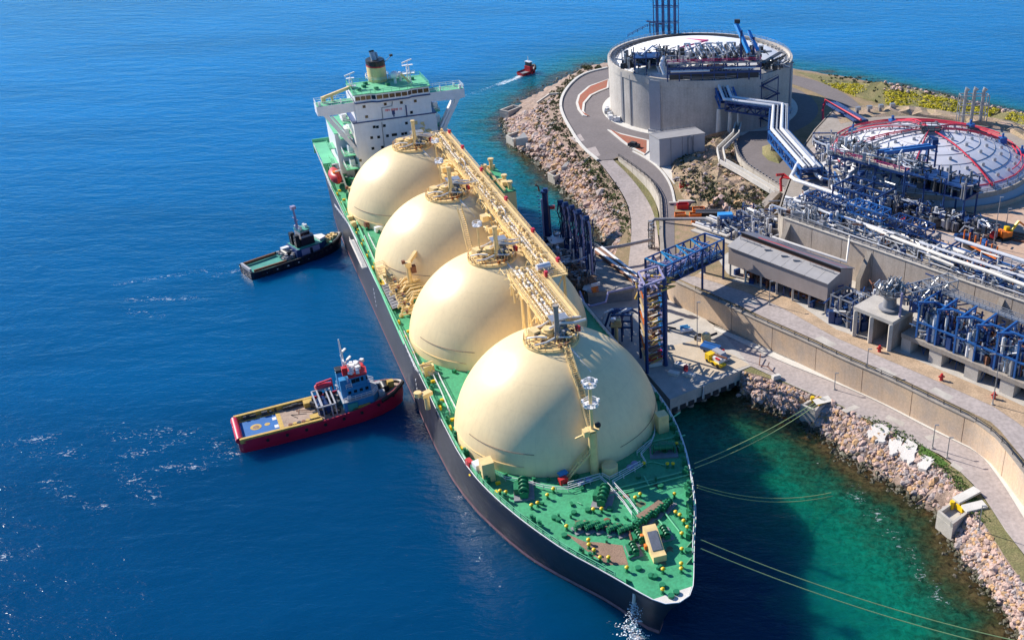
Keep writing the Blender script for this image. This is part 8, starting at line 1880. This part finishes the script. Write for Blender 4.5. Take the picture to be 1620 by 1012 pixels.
part('ochre_box', MB().ob((-.055*L_,-3.6,D+.7), (2.0,1.8,1.4)), m_ochre, rt_); part('ochre_box', MB().ob((-.06*L_,3.4,D+.7), (2.2,1.8,1.3)), m_ochre, rt_)
part('rescue_boat', MB().tube([(.0*L_,4.6,D+3.3),(.03*L_,4.9,D+3.4),(.1*L_,4.9,D+3.4)], [.8,1.0,.5], 10), m_pinkred, rt_); part('boat_frame', MB().beam((.01*L_,4.4,D+4.6),(.1*L_,4.4,D+5.0),.35).beam((.01*L_,4.4,D+2),(.01*L_,4.4,D+4.6),.3).beam((.1*L_,4.4,D+2),(.1*L_,4.4,D+5.0),.3), m_pinkred, rt_)
part('lower_house', MB().prism([(.12*L_,-4.4),(.30*L_,-3.8),(.34*L_,-2),(.34*L_,2),(.30*L_,3.8),(.12*L_,4.4)], D, D+3.0), m_cyan, rt_)
part('house_skirt', MB().prism([(.14*L_,-4.7),(.20*L_,-4.7),(.20*L_,-4.3),(.14*L_,-4.3)], D+.2, D+2.6), m_teal, rt_)
part('boat_deck', MB().prism([(.115*L_,-4.6),(.31*L_,-3.9),(.345*L_,-2.1),(.345*L_,2.1),(.31*L_,3.9),(.115*L_,4.6)], D+3.0, D+3.2), m_cladg, rt_)
up_ = part('upper_house', MB().prism([(.15*L_,-3.2),(.30*L_,-2.8),(.30*L_,2.8),(.15*L_,3.2)], D+3.2, D+5.8), m_cyan, rt_)
part('wheelhouse', MB().prism([(.19*L_,-2.8),(.285*L_,-2.5),(.295*L_,0),(.285*L_,2.5),(.19*L_,2.8)], D+5.8, D+8.2), m_cyan, rt_); part('wheelhouse_roof', MB().prism([(.18*L_,-3.1),(.29*L_,-2.8),(.30*L_,0),(.29*L_,2.8),(.18*L_,3.1)], D+8.2, D+8.5), m_red, rt_)
for k in range(4): part('bridge_window', MB().ob(((.205+.024*k)*L_,-2.74+.1*k,D+7.2), (.9,.14,1.0)), m_glass, rt_)
for k in range(4): part('cabin_window', MB().ob(((.17+.035*k)*L_,-3.16+.08*k,D+4.7), (.7,.1,.7)), m_glass, up_)
fu_ = part('funnel', MB().prism([(.125*L_,1.0),(.165*L_,1.0),(.165*L_,2.8),(.125*L_,2.8)], D+3.2, D+8.0), m_cyan, rt_); part('funnel_top', MB().box(.124*L_,.9,D+8.0,.166*L_,2.9,D+8.7), m_black, fu_)
part('funnel', MB().prism([(.125*L_,-2.8),(.165*L_,-2.8),(.165*L_,-1.0),(.125*L_,-1.0)], D+3.2, D+8.0), m_cyan, rt_); part('fire_box', MB().ob((.17*L_,-1.2,D+9.4), (1.2,1.2,2.0)), m_red, rt_)
ms = part('mast', MB().tube([(.175*L_,0,D+8.4),(.172*L_,0,D+17)], [.4,.14], 8).beam((.173*L_,-1.8,D+12),(.173*L_,1.8,D+12),.25).beam((.175*L_,0,D+10),(.20*L_,0,D+11.4),.3), m_white, rt_)
mb = MB()
for k in range(14): mb.ob((r7.uniform(.2,.29)*L_, r7.uniform(-2.4,2.4), D+8.9+r7.uniform(0,.6)), (r7.uniform(.4,1.1),)*2+(r7.uniform(.4,1.2),), r7.uniform(0,3))
mb.beam((.18*L_,.2,D+13.6),(.205*L_,.8,D+13.9),.5,.3); mb.beam((.20*L_,0,D+11.4),(.225*L_,.6,D+11.8),.5,.3); part('roof_gear', mb, m_white, rt_)
part('bow_winch', MB().tube([(.39*L_,-1.4,D+2.2),(.39*L_,1.4,D+2.2)], .9, 12), m_black, rt_); part('bow_gear', MB().ob((.43*L_,0,D+2.6), (1.4,1.2,1.6)), m_ochre, rt_); part('bow_gear', MB().ob((.36*L_,2,D+1.9), (1.4,1.2,1.4)).ob((.36*L_,-2,D+1.9), (1.4,1.2,1.4)), m_cladg, rt_, kind='stuff')
part('deck_stow', MB().ob((.22*L_,-4.3,D+.8), (4,.8,1.2)), m_ochre, rt_)
for k in range(3): part('deck_rope', MB().tube([(r7.uniform(-.22,-.02)*L_, r7.uniform(-3,3), D+.12)]+[(r7.uniform(-.22,.0)*L_, r7.uniform(-3.4,3.4), D+.12) for _ in range(2)], .09, 5), m_dark if k % 2 else m_rust, rt_)
for k in range(7): part('cargo_drum', MB().cyl(((-.2+.025*k)*L_, -4.3, D+.05), .45, 1.2, 10), (m_rust,m_ochre,m_dark)[k % 3], rt_)
for s_ in (-1,1):
    mb = MB(); mb.rail([(.125*L_,s_*4.4,D+3.2),(.30*L_,s_*3.8,D+3.2),(.34*L_,s_*2,D+3.2)], 1.0, 1.2, .06); mb.rail([(.155*L_,s_*3.1,D+5.8),(.19*L_,s_*3.0,D+5.8)], 1.0, 1, .06); part('house_railing', mb, m_white, rt_)
    part('life_raft', MB().tube([(.15*L_,s_*3.7,D+3.9),(.17*L_,s_*3.7,D+3.9)], .42, 10), m_white, rt_)
# black tug
kt, L_, fb = tug('black_harbour_tug', 'black harbour tug with green aft deck and dark blue house nosing the carrier side', (390,437), (541,388), 9.5, m_navy, m_teal, m_navy, 2.3); D = fb-.55
part('lower_house', MB().prism([(-.02*L_,-3.4),(.24*L_,-3.2),(.32*L_,-1.6),(.32*L_,1.6),(.24*L_,3.2),(-.02*L_,3.4)], D, D+2.7), m_blue, kt)
part('house_deck', MB().prism([(.0*L_,-3.5),(.24*L_,-3.3),(.325*L_,-1.7),(.325*L_,1.7),(.24*L_,3.3),(.0*L_,3.5)], D+2.7, D+2.85), m_teal, kt)
part('upper_house', MB().prism([(.06*L_,-2.2),(.20*L_,-2.0),(.22*L_,0),(.20*L_,2.0),(.06*L_,2.2)], D+2.85, D+5.2), m_navy, kt); part('wheelhouse', MB().prism([(.07*L_,-1.9),(.17*L_,-1.8),(.19*L_,0),(.17*L_,1.8),(.07*L_,1.9)], D+5.2, D+7.4), m_cladg, kt); part('wheelhouse_roof', MB().prism([(.065*L_,-2.1),(.175*L_,-2.0),(.195*L_,0),(.175*L_,2.0),(.065*L_,2.1)], D+7.4, D+7.6), m_teal, kt)
for k in range(3): part('bridge_window', MB().ob(((.085+.032*k)*L_,-1.9,D+6.4), (.9,.12,.9)), m_glass, kt)
part('cabin_side', MB().prism([(.03*L_,-3.52),(.22*L_,-3.34),(.22*L_,-3.2),(.03*L_,-3.38)], D+.6, D+2.5), m_violet, kt); part('side_door', MB().ob((.13*L_,-3.48,D+1.5), (.8,.1,1.7)), m_navy, kt)
part('white_cuddy', MB().prism([(.25*L_,-2.2),(.33*L_,-1.2),(.33*L_,1.2),(.25*L_,2.2)], D+2.85, D+3.5), m_white, kt)
part('funnel', MB().prism([(.01*L_,.8),(.05*L_,.8),(.05*L_,2.2),(.01*L_,2.2)], D+2.8, D+6.6), m_black, kt); part('funnel', MB().prism([(.01*L_,-2.2),(.05*L_,-2.2),(.05*L_,-.8),(.01*L_,-.8)], D+2.8, D+6.6), m_black, kt)
part('mast', MB().tube([(.08*L_,0,D+7.5),(.075*L_,0,D+15)], [.5,.2], 8).beam((.078*L_,-1.6,D+11),(.078*L_,1.6,D+11),.25).ob((.075*L_,0,D+14.6),(1.3,1.3,1.0)), m_violet, kt)
mb = MB()
for k in range(10): mb.ob((r7.uniform(.07,.17)*L_, r7.uniform(-1.8,1.8), D+8), (.6,.6,r7.uniform(.5,1.4)), r7.uniform(0,3))
part('roof_gear', mb, m_white, kt)
part('towing_winch', MB().tube([(-.08*L_,-1.6,D+1.2),(-.08*L_,1.6,D+1.2)], 1.1, 12), m_dark, kt); part('work_boat', MB().ob((-.04*L_,1.9,D+2.0), (3.2,1.5,1.1)), m_white, kt)
mb = MB()
for k in range(26): mb.ob((r7.uniform(-.14,0)*L_, r7.uniform(-3.2,3.2), D+r7.uniform(.3,1.6)), (r7.uniform(.4,1.4),)*2+(r7.uniform(.4,1.2),), r7.uniform(0,3))
part('deck_gear', mb, m_grey, kt); mb = MB()
for k in range(16): mb.ob((r7.uniform(.33,.45)*L_, r7.uniform(-1.8,1.8), D+1.8+r7.uniform(0,.6)), (.7,.7,r7.uniform(.5,1.1)), r7.uniform(0,3))
part('deck_gear', mb, m_cream, kt)
for s_ in (-1,1): part('tow_rail', MB().beam((-.46*L_,s_*3.4,D+.7), (-.14*L_,s_*3.7,D+.7), .4,.7), m_rust, kt)
part('stern_gate', MB().beam((-.485*L_,-3.0,D+.9), (-.485*L_,3.0,D+.9), .6,1.0), m_cladg, kt)
for k in range(5): part('hull_mark', MB().box((-.36+.1*k)*L_,-4.78,1.2,(-.33+.1*k)*L_,-4.70,1.5), m_white, kt)
# far red workboat
fb_, L_, fb = tug('red_work_boat', 'small red work boat trailing a white wake far behind the carrier', (823,120), (846,113), 5.2, m_red, m_grey, m_white, 1.3, 'boat', range(3,17,4), .3); D = fb-.5
part('cabin', MB().prism([(.0*L_,-1.8),(.24*L_,-1.6),(.24*L_,1.6),(.0*L_,1.8)], D, D+2.6), m_red, fb_); part('wheelhouse', MB().prism([(.04*L_,-1.5),(.2*L_,-1.4),(.2*L_,1.4),(.04*L_,1.5)], D+2.6, D+4.4), m_dark, fb_); part('wheelhouse_roof', MB().box(.02*L_,-1.7,D+4.4,.22*L_,1.7,D+4.7), m_white, fb_); part('mast', MB().tube([(.1*L_,0,D+4.6),(.1*L_,0,D+7)], .15, 6), m_white, fb_)
# crew and small wear on the red tug and the quay: life rings, hoses, drums, patches
for pts, lab in (([(1330,648),(1352,640),(1361,644),(1339,653)],0),([(1405,656),(1432,668),(1428,674),(1400,661)],0),([(1508,730),(1524,740),(1519,746),(1503,735)],0),([(1462,690),(1480,686),(1488,692),(1470,697)],0)):
    structure('road_patch', sheet(PP(pts, ZL+.032)), m_concl)
for pts in ([(1300,531),(1325,545),(1312,549),(1288,535)],[(1395,580),(1420,592),(1408,597),(1384,584)],[(1480,612),(1510,628),(1500,633),(1470,617)],[(1180,470),(1200,478),(1193,483),(1172,474)]):
    structure('road_patch', sheet(PP(pts, ZU+.032)), m_concl)
for pts in ([(902,218),(918,212),(925,222),(912,226)],[(925,236),(942,232),(950,246),(938,250)]): structure('road_patch', sheet(PP(pts, ZU+.022)), m_asphl)
